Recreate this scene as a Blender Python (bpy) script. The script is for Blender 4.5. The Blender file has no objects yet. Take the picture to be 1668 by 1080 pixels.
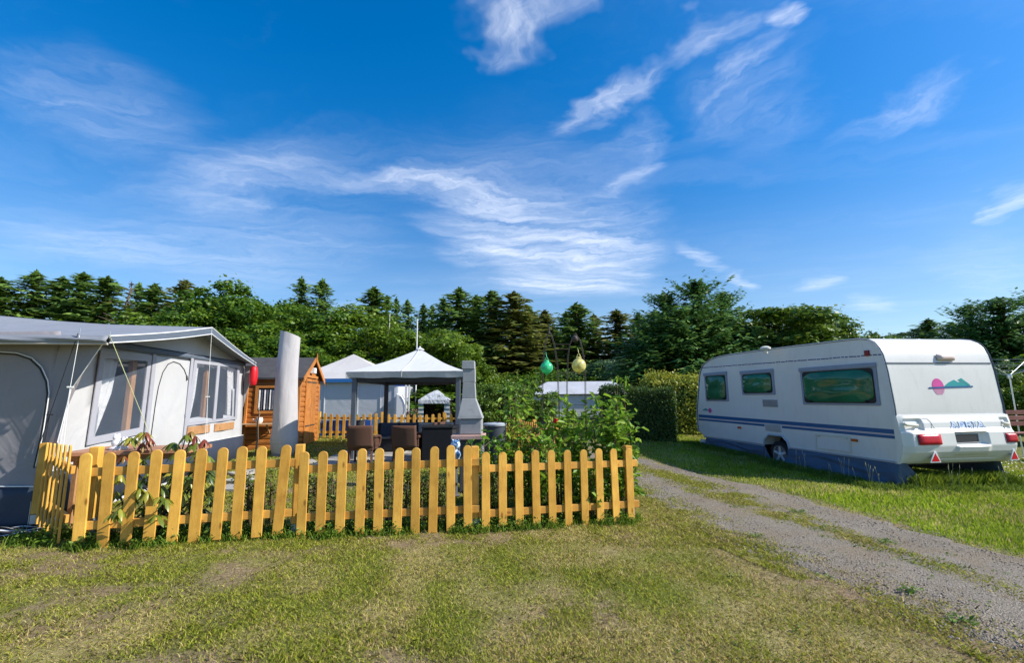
import bpy, bmesh, math, random
import numpy as np
from mathutils import Vector, Matrix
SC = bpy.context.scene
COL = SC.collection
PI = math.pi
rnd = random.Random(7)
RNG = np.random.default_rng(11)

# ------------------------------------------------------------------ camera model (used to read real positions off the site survey)
F, CX, CY, CZ = 741.0, 834.0, 540.0, 1.5
PT, RL = math.radians(8.29), math.radians(-0.5)
_fwd = np.array([0, math.cos(PT), math.sin(PT)])
_up0 = np.array([0, -math.sin(PT), math.cos(PT)])
_r0 = np.array([1.0, 0, 0])
_rc = math.cos(RL)*_r0 + math.sin(RL)*_up0
_uc = -math.sin(RL)*_r0 + math.cos(RL)*_up0

def g(x, y):
    """height of the ground"""
    return -(0.26 if x < 0 else 0.50)*math.tanh(x*0.0667) + 0.03*min(max(y-7, 0), 12)
def gnp(x, y):
    return -np.where(x < 0, 0.26, 0.50)*np.tanh(x*0.0667) + 0.03*np.clip(y-7, 0, 12)
def ray(u, v):
    return _fwd + _rc*(u-CX)/F + _uc*(CY-v)/F
def at(u, v, Y):
    d = ray(u, v); t = Y/d[1]
    return Vector((d[0]*t, Y, CZ+d[2]*t))
def ground(u, v):
    d = ray(u, v); t = 1.5/-d[2]
    for i in range(60):
        t = (CZ-g(d[0]*t, d[1]*t))/-d[2]
    return Vector((d[0]*t, d[1]*t, g(d[0]*t, d[1]*t)))
def xat(u, Y):
    return at(u, 650, Y).x

# ------------------------------------------------------------------ node helpers / materials
def new_mat(name):
    m = bpy.data.materials.new(name); m.use_nodes = True
    nt = m.node_tree; nt.nodes.clear()
    out = nt.nodes.new('ShaderNodeOutputMaterial')
    return m, nt, out
def nd(nt, typ, **kw):
    n = nt.nodes.new('ShaderNode'+typ)
    for k, v in kw.items():
        if k in n.inputs.keys() if hasattr(n.inputs, 'keys') else False:
            n.inputs[k].default_value = v
        else:
            setattr(n, k, v)
    return n
def c4(c): return (c[0], c[1], c[2], 1.0)
def mulc(c, f): return tuple(min(1.0, max(0.0, x*f)) for x in c)

def principled(nt, out, rough=0.6, spec=0.4, metal=0.0):
    p = nt.nodes.new('ShaderNodeBsdfPrincipled')
    p.inputs['Roughness'].default_value = rough
    p.inputs['Specular IOR Level'].default_value = spec
    p.inputs['Metallic'].default_value = metal
    nt.links.new(p.outputs[0], out.inputs[0])
    return p

def noise_node(nt, vec, scale, detail=4, rough=0.55, dist=0.0):
    n = nt.nodes.new('ShaderNodeTexNoise')
    n.inputs['Scale'].default_value = scale; n.inputs['Detail'].default_value = detail
    n.inputs['Roughness'].default_value = rough; n.inputs['Distortion'].default_value = dist
    if vec is not None: nt.links.new(vec, n.inputs['Vector'])
    return n
def ramp(nt, fac, stops):
    r = nt.nodes.new('ShaderNodeValToRGB')
    el = r.color_ramp.elements
    while len(el) < len(stops): el.new(0.5)
    for e, (p, c) in zip(el, stops):
        e.position = p; e.color = c4(c)
    if fac is not None: nt.links.new(fac, r.inputs[0])
    return r
def mixc(nt, fac, a, b, blend='MIX'):
    m = nt.nodes.new('ShaderNodeMix'); m.data_type = 'RGBA'; m.blend_type = blend
    for sock, val in ((0, fac), (6, a), (7, b)):
        if isinstance(val, (int, float)): m.inputs[sock].default_value = val
        elif isinstance(val, tuple): m.inputs[sock].default_value = c4(val)
        else: nt.links.new(val, m.inputs[sock])
    return m.outputs[2]
def bump(nt, h, strength, dist, p):
    b = nt.nodes.new('ShaderNodeBump'); b.inputs['Strength'].default_value = strength
    b.inputs['Distance'].default_value = dist
    nt.links.new(h, b.inputs['Height']); nt.links.new(b.outputs[0], p.inputs['Normal'])
    return b
def pos(nt, scale=(1, 1, 1), rotz=0.0):
    ge = nt.nodes.new('ShaderNodeNewGeometry')
    mp = nt.nodes.new('ShaderNodeMapping')
    mp.inputs['Scale'].default_value = scale
    mp.inputs['Rotation'].default_value = (0, 0, rotz)
    nt.links.new(ge.outputs['Position'], mp.inputs['Vector'])
    return mp.outputs[0]

def mat(name, col, rough=0.6, var=0.12, scale=3.0, bs=0.0, bscale=40.0, bd=0.01, spec=0.35, metal=0.0, dirt=None, stretch=(1, 1, 1), detail=5):
    """a surface with its own colour, mottled by noise, with a fine relief"""
    m, nt, out = new_mat(name)
    p = principled(nt, out, rough, spec, metal)
    v = pos(nt, stretch)
    n = noise_node(nt, v, scale, detail)
    r = ramp(nt, n.outputs[0], [(0.28, mulc(col, 1-var)), (0.72, mulc(col, 1+var))])
    c = r.outputs[0]
    if dirt:
        n2 = noise_node(nt, v, scale*2.7, 6, 0.65)
        r2 = ramp(nt, n2.outputs[0], [(0.52, (0, 0, 0)), (0.75, (1, 1, 1))])
        mm = nt.nodes.new('ShaderNodeMath'); mm.operation = 'MULTIPLY'; mm.inputs[1].default_value = dirt[1]
        nt.links.new(r2.outputs[0], mm.inputs[0])
        c = mixc(nt, mm.outputs[0], c, dirt[0])
    nt.links.new(c, p.inputs['Base Color'])
    if bs > 0:
        n3 = noise_node(nt, v, bscale, 4)
        bump(nt, n3.outputs[0], bs, bd, p)
    return m

def wood(name, a, b, knot, rough=0.55, axis='z', sc=1.0, seedoff=0.0):
    """planed timber: grain stretched along one axis, knots, darker streaks"""
    m, nt, out = new_mat(name)
    p = principled(nt, out, rough, 0.3)
    st = {'z': (14*sc, 14*sc, 1.1*sc), 'x': (1.1*sc, 14*sc, 14*sc), 'y': (14*sc, 1.1*sc, 14*sc)}[axis]
    v = pos(nt, st)
    n = noise_node(nt, v, 3.2, 6, 0.6, 1.4)
    r = ramp(nt, n.outputs[0], [(0.3, mulc(a, .86)), (0.5, b), (0.62, a), (0.78, mulc(b, 1.1))])
    v2 = pos(nt, (1, 1, 1))
    n2 = noise_node(nt, v2, 5.0, 3)
    big = ramp(nt, n2.outputs[0], [(0.3, mulc(a, 0.72)), (0.7, mulc(b, 1.15))])
    c = mixc(nt, 0.45, r.outputs[0], big.outputs[0])
    stk = {'z': (9, 9, 3.6), 'x': (3.6, 9, 9), 'y': (9, 3.6, 9)}[axis]
    vk = nt.nodes.new('ShaderNodeTexVoronoi'); vk.inputs['Scale'].default_value = 1.0
    nt.links.new(pos(nt, stk), vk.inputs['Vector'])
    rk = ramp(nt, vk.outputs['Distance'], [(0.06, (1, 1, 1)), (0.17, (0, 0, 0))])
    mm = nt.nodes.new('ShaderNodeMath'); mm.operation = 'MULTIPLY'; mm.inputs[1].default_value = 0.8
    nt.links.new(rk.outputs[0], mm.inputs[0])
    c = mixc(nt, mm.outputs[0], c, knot)
    oi = nt.nodes.new('ShaderNodeObjectInfo')      # every board a little lighter or darker than the next
    c = mixc(nt, 1.0, c, ramp(nt, oi.outputs['Random'], [(0, (.80, .77, .74)), (1, (1.12, 1.12, 1.14))]).outputs[0], 'MULTIPLY')
    nt.links.new(c, p.inputs['Base Color'])
    bump(nt, n.outputs[0], 0.25, 0.004, p)
    return m

def fabric(name, col, rough=0.75, var=0.06, wr=0.5, wscale=2.2, trans=0.0, dirt=None, stretch=(1, 1, 1)):
    m, nt, out = new_mat(name)
    p = nt.nodes.new('ShaderNodeBsdfPrincipled')
    p.inputs['Roughness'].default_value = rough; p.inputs['Specular IOR Level'].default_value = 0.25
    v = pos(nt, stretch)
    n = noise_node(nt, v, 1.7, 5)
    c = ramp(nt, n.outputs[0], [(0.3, mulc(col, 1-var)), (0.7, mulc(col, 1+var))]).outputs[0]
    if dirt:
        n2 = noise_node(nt, v, 5.0, 6, 0.7)
        r2 = ramp(nt, n2.outputs[0], [(0.5, (0, 0, 0)), (0.8, (dirt[1],)*3)])
        c = mixc(nt, r2.outputs[0], c, dirt[0])
    nt.links.new(c, p.inputs['Base Color'])
    n3 = noise_node(nt, v, wscale, 3, 0.5, 1.2)
    n4 = noise_node(nt, v, 220.0, 2)
    ad = nt.nodes.new('ShaderNodeMath'); ad.operation = 'MULTIPLY_ADD'; ad.inputs[1].default_value = 0.02
    nt.links.new(n4.outputs[0], ad.inputs[0]); nt.links.new(n3.outputs[0], ad.inputs[2])
    bump(nt, ad.outputs[0], wr, 0.06, p)
    if trans > 0:
        t = nt.nodes.new('ShaderNodeBsdfTranslucent'); nt.links.new(c, t.inputs[0])
        mx = nt.nodes.new('ShaderNodeMixShader'); mx.inputs[0].default_value = trans
        nt.links.new(p.outputs[0], mx.inputs[1]); nt.links.new(t.outputs[0], mx.inputs[2])
        nt.links.new(mx.outputs[0], out.inputs[0])
    else:
        nt.links.new(p.outputs[0], out.inputs[0])
    return m

def leafmat(name, stops, trans=0.3, rough=0.45, spec=0.35):
    """foliage coloured leaf by leaf through the mesh's own 'var' value"""
    m, nt, out = new_mat(name)
    p = nt.nodes.new('ShaderNodeBsdfPrincipled')
    p.inputs['Roughness'].default_value = rough; p.inputs['Specular IOR Level'].default_value = spec
    a = nt.nodes.new('ShaderNodeAttribute'); a.attribute_name = 'var'
    c = ramp(nt, a.outputs['Fac'], stops).outputs[0]
    nt.links.new(c, p.inputs['Base Color'])
    t = nt.nodes.new('ShaderNodeBsdfTranslucent')
    hs = nt.nodes.new('ShaderNodeHueSaturation'); hs.inputs['Value'].default_value = 1.25; hs.inputs['Hue'].default_value = 0.49
    nt.links.new(c, hs.inputs['Color']); nt.links.new(hs.outputs[0], t.inputs[0])
    mx = nt.nodes.new('ShaderNodeMixShader'); mx.inputs[0].default_value = trans
    nt.links.new(p.outputs[0], mx.inputs[1]); nt.links.new(t.outputs[0], mx.inputs[2])
    nt.links.new(mx.outputs[0], out.inputs[0])
    return m

def glassy(name, col, rough=0.06, alpha=1.0, spec=0.6):
    """acrylic or vinyl pane: tinted, glossy, part of the light passes"""
    m, nt, out = new_mat(name)
    p = nt.nodes.new('ShaderNodeBsdfPrincipled')
    p.inputs['Roughness'].default_value = rough; p.inputs['Specular IOR Level'].default_value = spec
    n = noise_node(nt, pos(nt), 1.2, 3)
    nt.links.new(ramp(nt, n.outputs[0], [(0.3, mulc(col, 0.75)), (0.7, mulc(col, 1.25))]).outputs[0], p.inputs['Base Color'])
    n3 = noise_node(nt, pos(nt), 1.8, 2, 0.5, 0.8)
    bump(nt, n3.outputs[0], 0.25, 0.03, p)
    if alpha < 1:
        t = nt.nodes.new('ShaderNodeBsdfTransparent')
        mx = nt.nodes.new('ShaderNodeMixShader'); mx.inputs[0].default_value = alpha
        nt.links.new(t.outputs[0], mx.inputs[1]); nt.links.new(p.outputs[0], mx.inputs[2])
        nt.links.new(mx.outputs[0], out.inputs[0])
    else:
        nt.links.new(p.outputs[0], out.inputs[0])
    return m

# ------------------------------------------------------------------ objects
def tag(o, label=None, cat=None, group=None, kind=None):
    if label: o['label'] = label
    if cat: o['category'] = cat
    if group: o['group'] = group
    if kind: o['kind'] = kind
    return o
def thing(name, label, cat, loc=(0, 0, 0), group=None, rz=0.0):
    o = bpy.data.objects.new(name, None); COL.objects.link(o)
    o.location = loc; o.rotation_euler = (0, 0, rz); o.empty_display_size = 0.1
    return tag(o, label, cat, group)
def copy_tree(o, parent=None):
    c = o.copy(); COL.objects.link(c)
    if parent is not None: c.parent = parent
    for ch in list(o.children): copy_tree(ch, c)
    return c
def link_mesh(name, me, material, parent=None, local=False):
    """parent: the thing (or part); vertices are in world space unless local"""
    o = bpy.data.objects.new(name, me); COL.objects.link(o)
    if material is not None:
        for m in (material if isinstance(material, (list, tuple)) else [material]): me.materials.append(m)
    if parent is not None:
        o.parent = parent
        if not local:
            w = Vector((0, 0, 0)); q = parent
            while q is not None: w += Vector(q.location); q = q.parent
            o.location = -w
    return o

class MB:
    def __init__(s): s.v = []; s.f = []; s.mi = []; s.cur = 0
    def add(s, vs, fs):
        b = len(s.v); s.v += [tuple(x) for x in vs]
        s.f += [tuple(i+b for i in f) for f in fs]; s.mi += [s.cur]*len(fs)
        return s
    def hexa(s, p):
        """eight corners: bottom ring 0-3, top ring 4-7"""
        return s.add(p, [(3, 2, 1, 0), (4, 5, 6, 7), (0, 1, 5, 4), (1, 2, 6, 5), (2, 3, 7, 6), (3, 0, 4, 7)])
    def box(s, c, d, rz=0.0, tilt=None):
        hx, hy, hz = d[0]/2, d[1]/2, d[2]/2
        M = Matrix.Rotation(rz, 3, 'Z')
        if tilt is not None: M = M @ tilt
        c = Vector(c)
        ps = [c + M @ Vector((sx*hx, sy*hy, sz*hz)) for sz in (-1, 1) for sx, sy in ((-1, -1), (1, -1), (1, 1), (-1, 1))]
        return s.hexa(ps)
    def beam(s, a, b, w, h, up=(0, 0, 1)):
        a, b, up = Vector(a), Vector(b), Vector(up)
        d = (b-a).normalized(); sd = d.cross(up).normalized(); u2 = sd.cross(d)
        ps = []
        for q in (a, b):
            ps.append([q + sd*sx*w/2 + u2*sy*h/2 for sx, sy in ((-1, -1), (1, -1), (1, 1), (-1, 1))])
        return s.hexa(ps[0]+ps[1])
    def prism(s, poly, off):
        """closed 3-D polygon swept along the vector off"""
        off = Vector(off); n = len(poly)
        vs = [Vector(p) for p in poly] + [Vector(p)+off for p in poly]
        fs = [tuple(range(n-1, -1, -1)), tuple(range(n, 2*n))] + [(i, (i+1) % n, n+(i+1) % n, n+i) for i in range(n)]
        return s.add(vs, fs)
    def tube(s, pts, r, n=8, cap=True, closed=False):
        pts = [Vector(p) for p in pts]; rs = r if isinstance(r, (list, tuple)) else [r]*len(pts)
        rings = []; prev = None
        L = len(pts)
        for i, p in enumerate(pts):
            if closed: d = pts[(i+1) % L]-pts[i-1]
            else: d = (pts[min(i+1, L-1)]-pts[max(i-1, 0)])
            d.normalize()
            if prev is None:
                a = d.orthogonal().normalized()
            else:
                a = prev - d*prev.dot(d)
                a = a.normalized() if a.length > 1e-6 else d.orthogonal().normalized()
            prev = a; b = d.cross(a)
            rings.append([p + (a*math.cos(2*PI*k/n) + b*math.sin(2*PI*k/n))*rs[i] for k in range(n)])
        vs = [q for rg in rings for q in rg]; fs = []
        m = L if closed else L-1
        for i in range(m):
            j = (i+1) % L
            for k in range(n):
                fs.append((i*n+k, i*n+(k+1) % n, j*n+(k+1) % n, j*n+k))
        if cap and not closed:
            fs.append(tuple(range(n-1, -1, -1))); fs.append(tuple((L-1)*n+k for k in range(n)))
        return s.add(vs, fs)
    def lathe(s, c, prof, n=20, axis='z'):
        c = Vector(c); vs = []
        for r, z in prof:
            for k in range(n):
                a = 2*PI*k/n; x, y = r*math.cos(a), r*math.sin(a)
                vs.append(c + (Vector((x, y, z)) if axis == 'z' else Vector((z, x, y)) if axis == 'x' else Vector((x, z, y))))
        fs = []
        for i in range(len(prof)-1):
            for k in range(n):
                fs.append((i*n+k, i*n+(k+1) % n, (i+1)*n+(k+1) % n, (i+1)*n+k))
        fs.append(tuple(range(n-1, -1, -1))); fs.append(tuple((len(prof)-1)*n+k for k in range(n)))
        return s.add(vs, fs)
    def ball(s, c, r, n=14, m=9, sx=1, sy=1, sz=1):
        return s.lathe2(c, [(math.sin(PI*(i+0.02)/(m+0.04))*r, -math.cos(PI*(i+0.02)/(m+0.04))*r) for i in range(m+1)], n, sx, sy, sz)
    def lathe2(s, c, prof, n, sx, sy, sz):
        c = Vector(c); vs = []
        for r, z in prof:
            for k in range(n):
                a = 2*PI*k/n; vs.append(c + Vector((r*math.cos(a)*sx, r*math.sin(a)*sy, z*sz)))
        fs = []
        for i in range(len(prof)-1):
            for k in range(n):
                fs.append((i*n+k, i*n+(k+1) % n, (i+1)*n+(k+1) % n, (i+1)*n+k))
        fs.append(tuple(range(n-1, -1, -1))); fs.append(tuple((len(prof)-1)*n+k for k in range(n)))
        return s.add(vs, fs)
    def grid(s, fn, nu, nv):
        vs = [fn(i/nu, j/nv) for j in range(nv+1) for i in range(nu+1)]
        fs = [(j*(nu+1)+i, j*(nu+1)+i+1, (j+1)*(nu+1)+i+1, (j+1)*(nu+1)+i) for j in range(nv) for i in range(nu)]
        return s.add(vs, fs)
    def build(s, name, material, parent=None, smooth=False, bevel=0.0, solid=0.0, local=False, segs=2):
        me = bpy.data.meshes.new(name)
        me.from_pydata([tuple(v) for v in s.v], [], s.f); me.update()
        bm = bmesh.new(); bm.from_mesh(me); bmesh.ops.recalc_face_normals(bm, faces=bm.faces); bm.to_mesh(me); bm.free()
        if smooth:
            me.polygons.foreach_set('use_smooth', [True]*len(me.polygons)); me.set_sharp_from_angle(angle=math.radians(42))
        o = link_mesh(name, me, material, parent, local)
        if isinstance(material, (list, tuple)): me.polygons.foreach_set('material_index', s.mi)
        if solid:
            md = o.modifiers.new('solid', 'SOLIDIFY'); md.thickness = solid; md.offset = -1
        if bevel:
            md = o.modifiers.new('bevel', 'BEVEL'); md.width = bevel; md.segments = segs; md.limit_method = 'ANGLE'; md.angle_limit = math.radians(40)
        return o

def fast_mesh(name, verts, quads, var=None, nper=4, col=None):
    me = bpy.data.meshes.new(name)
    nv, nf = len(verts), len(quads)
    me.vertices.add(nv); me.vertices.foreach_set('co', np.ascontiguousarray(verts, dtype=np.float32).ravel())
    me.loops.add(nf*nper); me.loops.foreach_set('vertex_index', np.ascontiguousarray(quads, dtype=np.int32).ravel())
    me.polygons.add(nf); me.polygons.foreach_set('loop_start', np.arange(0, nf*nper, nper, dtype=np.int32))
    me.polygons.foreach_set('loop_total', np.full(nf, nper, dtype=np.int32))
    me.update(calc_edges=True)
    if var is not None:
        a = me.attributes.new('var', 'FLOAT', 'POINT'); a.data.foreach_set('value', np.ascontiguousarray(var, dtype=np.float32))
    if col is not None:
        a = me.attributes.new('col', 'FLOAT_COLOR', 'POINT'); a.data.foreach_set('color', np.ascontiguousarray(col, dtype=np.float32).ravel())
    return me

# value noise
_TAB = np.random.default_rng(5).random((256, 256))
def vnoise(x, y, s=1.0, off=0):
    x = x*s+off*17.3; y = y*s+off*9.1
    xi = np.floor(x).astype(int); yi = np.floor(y).astype(int); fx = x-xi; fy = y-yi
    fx = fx*fx*(3-2*fx); fy = fy*fy*(3-2*fy)
    T = lambda i, j: _TAB[i & 255, j & 255]
    return (T(xi, yi)*(1-fx)+T(xi+1, yi)*fx)*(1-fy)+(T(xi, yi+1)*(1-fx)+T(xi+1, yi+1)*fx)*fy
def fbm(x, y, s=1.0, o=4, off=0):
    t = 0; a = 0.5; n = 0
    for k in range(o):
        t = t+a*vnoise(x, y, s, off+k*3); n += a; a *= 0.55; s *= 2.1
    return t/n

def unit(v): return v/np.maximum(np.linalg.norm(v, axis=1, keepdims=True), 1e-9)
def leaf_quads(cent, nrm, length, width, var, tip=None, fold=0.0):
    """diamond leaves: cent (n,3), nrm (n,3), length (n,), width (n,). tip: preferred direction of the leaf axis"""
    n = len(cent)
    nrm = unit(nrm)
    a = RNG.normal(size=(n, 3)) if tip is None else tip+RNG.normal(size=(n, 3))*0.25
    a = unit(a-nrm*np.sum(a*nrm, 1, keepdims=True)); b = np.cross(nrm, a)
    L = length[:, None]; W = width[:, None]
    if fold == 0.0:
        p0 = cent-a*L*0.5; p2 = cent+a*L*0.5; p1 = cent+b*W*0.5-a*L*0.08; p3 = cent-b*W*0.5-a*L*0.08
        v = np.stack([p0, p1, p2, p3], 1).reshape(-1, 3)
        q = np.arange(n*4).reshape(n, 4)
        return v, q, np.repeat(var, 4)
    up = nrm*W*fold
    p0 = cent-a*L*0.5; p3 = cent+a*L*0.5-up*0.8
    p1 = cent+b*W*0.5-a*L*0.15+up; p2 = cent+b*W*0.36+a*L*0.2+up*0.6
    p5 = cent-b*W*0.5-a*L*0.15+up; p4 = cent-b*W*0.36+a*L*0.2+up*0.6
    v = np.stack([p0, p1, p2, p3, p4, p5], 1).reshape(-1, 3)
    base = np.arange(n)[:, None]*6
    q = np.concatenate([base+np.array([[0, 1, 2, 3]]), base+np.array([[0, 3, 4, 5]])], 0)
    return v, q, np.repeat(var, 6)
# ================================================================== camera, light, sky
cam_d = bpy.data.cameras.new('camera'); cam_d.sensor_width = 36.0; cam_d.lens = F/1668*36.0
cam_d.clip_start = 0.05; cam_d.clip_end = 2000
cam = bpy.data.objects.new('camera', cam_d); COL.objects.link(cam); SC.camera = cam
M = Matrix(((_rc[0], _uc[0], -_fwd[0], 0), (_rc[1], _uc[1], -_fwd[1], 0), (_rc[2], _uc[2], -_fwd[2], CZ), (0, 0, 0, 1)))
cam.matrix_world = M

SUN_AZ, SUN_EL = math.radians(79), math.radians(37.5)
to_sun = Vector((math.sin(SUN_AZ)*math.cos(SUN_EL), -math.cos(SUN_AZ)*math.cos(SUN_EL), math.sin(SUN_EL)))
sd = bpy.data.lights.new('sun', 'SUN'); sd.energy = 4.9; sd.angle = math.radians(0.5); sd.color = (1.0, 0.95, 0.86)
so = bpy.data.objects.new('sun', sd); COL.objects.link(so); so.rotation_euler = to_sun.to_track_quat('Z', 'Y').to_euler()
so.location = to_sun*60

W = bpy.data.worlds.new('World'); SC.world = W; W.use_nodes = True
nt = W.node_tree; nt.nodes.clear()
wout = nt.nodes.new('ShaderNodeOutputWorld'); bg = nt.nodes.new('ShaderNodeBackground')
nt.links.new(bg.outputs[0], wout.inputs[0]); bg.inputs[1].default_value = 0.15
sky = nt.nodes.new('ShaderNodeTexSky'); sky.sky_type = 'NISHITA'; sky.sun_disc = False
sky.sun_elevation = SUN_EL; sky.sun_rotation = math.atan2(to_sun.x, to_sun.y)
sky.altitude = 300; sky.air_density = 1.0; sky.dust_density = 0.6; sky.ozone_density = 3.0
hs = nt.nodes.new('ShaderNodeHueSaturation'); hs.inputs['Saturation'].default_value = 1.42; hs.inputs['Value'].default_value = 1.0; hs.inputs['Hue'].default_value = 0.502
nt.links.new(sky.outputs[0], hs.inputs['Color'])
tc = nt.nodes.new('ShaderNodeTexCoord')
sep = nt.nodes.new('ShaderNodeSeparateXYZ'); nt.links.new(tc.outputs['Generated'], sep.inputs[0])
def mth(op, a, b=None, c=None, clamp=False):
    n = nt.nodes.new('ShaderNodeMath'); n.operation = op; n.use_clamp = clamp
    for i, x in enumerate((a, b, c)):
        if x is None: continue
        if isinstance(x, (int, float)): n.inputs[i].default_value = x
        else: nt.links.new(x, n.inputs[i])
    return n.outputs[0]
zc = mth('MAXIMUM', sep.outputs[2], 0.04)
qx, qy = mth('DIVIDE', sep.outputs[0], zc), mth('DIVIDE', sep.outputs[1], zc)
comb = nt.nodes.new('ShaderNodeCombineXYZ'); nt.links.new(qx, comb.inputs[0]); nt.links.new(qy, comb.inputs[1])
q = comb.outputs[0]
def vm(op, a, b=None, s=None):
    n = nt.nodes.new('ShaderNodeVectorMath'); n.operation = op
    for i, x in enumerate((a, b)):
        if x is None: continue
        if isinstance(x, tuple): n.inputs[i].default_value = x
        else: nt.links.new(x, n.inputs[i])
    if s is not None: n.inputs['Scale'].default_value = s
    return n.outputs['Value'] if op in ('DOT_PRODUCT', 'LENGTH') else n.outputs[0]
def wnoise(vec, scale, detail, rough, dist, col=False):
    n = nt.nodes.new('ShaderNodeTexNoise'); n.inputs['Scale'].default_value = scale; n.inputs['Detail'].default_value = detail
    n.inputs['Roughness'].default_value = rough; n.inputs['Distortion'].default_value = dist
    nt.links.new(vec, n.inputs['Vector']); return n.outputs[1] if col else n.outputs[0]
wob = vm('SUBTRACT', wnoise(q, 1.6, 5, 0.6, 0.3, True), (0.5, 0.5, 0.5))
wob2 = vm('SUBTRACT', wnoise(q, 7.0, 5, 0.6, 0.3, True), (0.5, 0.5, 0.5))
qw = vm('ADD', q, vm('SCALE', wob, s=0.7))
qw = vm('ADD', qw, vm('SCALE', wob2, s=0.05))
def streaks(rot, along, across, seed, lo, hi, src=None):
    mp = nt.nodes.new('ShaderNodeMapping'); mp.vector_type = 'TEXTURE'
    mp.inputs['Rotation'].default_value = (0, 0, rot); mp.inputs['Scale'].default_value = (along, across, 1)
    mp.inputs['Location'].default_value = (seed, seed*0.7, 0)
    nt.links.new(src or qw, mp.inputs['Vector'])
    f = wnoise(mp.outputs[0], 1.0, 9, 0.60, 0.12)
    r = nt.nodes.new('ShaderNodeMapRange'); r.interpolation_type = 'SMOOTHSTEP'
    r.inputs['From Min'].default_value = lo; r.inputs['From Max'].default_value = hi
    nt.links.new(f, r.inputs['Value']); return r.outputs[0]
def qd(u, v):
    d = ray(u, v); return np.array([d[0]/d[2], d[1]/d[2]])
def qang(u1, v1, u2, v2):
    d = qd(u2, v2)-qd(u1, v1); return math.atan2(d[1], d[0])
# thin cirrus: each bank has a place in the sky (azimuth/height), a size and a streak direction
BANKS = [  # u1,v1,u2,v2 (ends of the bank), half width, strength, streaks
    (660, 330, 1050, 460, 66, .80, 0), (600, 290, 960, 345, 28, .60, 0), (900, 400, 1075, 440, 40, .55, 0), (690, 385, 900, 415, 36, .55, 0),
    (775, 45, 985, -35, 46, .72, 1), (800, 100, 900, 20, 40, .9, 1), (905, 215, 1080, 110, 30, .95, 1), (1060, 110, 1200, 10, 30, .55, 1),
    (1240, -10, 1225, 60, 42, .95, 1), (1150, 180, 1235, 50, 30, .55, 1), (1010, 290, 1060, 190, 36, .35, 1), (1130, 235, 1330, 120, 75, .26, 1),
    (-20, 120, 330, 250, 60, .38, 0), (250, 330, 640, 250, 45, .45, 0), (150, 400, 640, 420, 60, .36, 0), (-40, 380, 300, 420, 30, .42, 0), (520, 300, 760, 300, 16, .6, 0),
    (1090, 400, 1180, 440, 14, .8, 0), (1180, 445, 1240, 470, 10, .8, 0), (1290, 465, 1390, 452, 9, .75, 0), (1590, 360, 1690, 300, 22, .8, 1), (1360, 230, 1620, 100, 26, .45, 1),
    (1380, 490, 1460, 500, 14, .55, 0), (950, 310, 1070, 290, 12, .6, 0), (720, 455, 1100, 475, 14, .6, 0), (1500, 420, 1700, 470, 40, .28, 0),
]
st = [streaks(qang(650, 400, 1000, 440), 1.5, 0.20, 3.1, .24, .92), streaks(qang(905, 215, 1100, 95), 0.62, 0.10, 8.4, .24, .92)]
fine = [streaks(qang(650, 420, 1000, 400), 0.55, 0.07, 1.3, .16, .95), streaks(qang(1180, 170, 1250, 30), 0.30, 0.055, 5.5, .16, .95)]
st = [mth('ADD', mth('MULTIPLY', a, 0.55), mth('MULTIPLY', b, 0.42)) for a, b in zip(st, fine)]
dens = None
for (u1, v1, u2, v2, hw, amp, k) in BANKS:
    c = (qd(u1, v1)+qd(u2, v2))/2
    um, vm_ = (u1+u2)/2, (v1+v2)/2
    L = math.hypot(u2-u1, v2-v1); nx, ny = -(v2-v1)/L, (u2-u1)/L
    A = np.array([(qd(u2, v2)-qd(u1, v1))/2*1.15, qd(um+nx*hw*1.35, vm_+ny*hw*1.35)-qd(um, vm_)]).T
    Mi = np.linalg.inv(A)
    dlt = vm('SUBTRACT', qw, (float(c[0]), float(c[1]), 0.0))
    e1 = vm('DOT_PRODUCT', dlt, (float(Mi[0, 0]), float(Mi[0, 1]), 0.0)); e2 = vm('DOT_PRODUCT', dlt, (float(Mi[1, 0]), float(Mi[1, 1]), 0.0))
    r2 = mth('ADD', mth('MULTIPLY', e1, e1), mth('MULTIPLY', e2, e2))
    fall = mth('SUBTRACT', 1.0, r2, clamp=True)
    d = mth('MULTIPLY', mth('MULTIPLY', mth('POWER', fall, 1.7), amp), st[k])
    dens = d if dens is None else mth('ADD', dens, d)
veil = mth('MULTIPLY', streaks(qang(200, 420, 600, 380), 2.4, 0.55, 6.2, .42, .85), 0.10)
dens = mth('ADD', dens, veil)
dens = mth('MULTIPLY', mth('MINIMUM', dens, 0.93), 0.92, clamp=True)
up = nt.nodes.new('ShaderNodeMapRange'); up.inputs['From Min'].default_value = 0.02; up.inputs['From Max'].default_value = 0.08
nt.links.new(sep.outputs[2], up.inputs['Value'])
dens = mth('MULTIPLY', dens, up.outputs[0])
lowr = nt.nodes.new('ShaderNodeMapRange'); lowr.interpolation_type = 'SMOOTHSTEP'; lowr.inputs['From Min'].default_value = 0.08; lowr.inputs['From Max'].default_value = 0.62; lowr.inputs['To Min'].default_value = 0.74; lowr.inputs['To Max'].default_value = 1.0
nt.links.new(sep.outputs[2], lowr.inputs['Value'])
pale = nt.nodes.new('ShaderNodeMapRange'); pale.interpolation_type = 'SMOOTHSTEP'; pale.inputs['From Min'].default_value = 0.05; pale.inputs['From Max'].default_value = 0.45; pale.inputs['To Min'].default_value = 0.24; pale.inputs['To Max'].default_value = 0.0
nt.links.new(sep.outputs[2], pale.inputs['Value'])
pm = nt.nodes.new('ShaderNodeMix'); pm.data_type = 'RGBA'; nt.links.new(pale.outputs[0], pm.inputs[0]); nt.links.new(hs.outputs[0], pm.inputs[6]); pm.inputs[7].default_value = (5.6, 6.2, 6.8, 1)
sky_c = vm('SCALE', pm.outputs[2], s=1.0)
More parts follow.
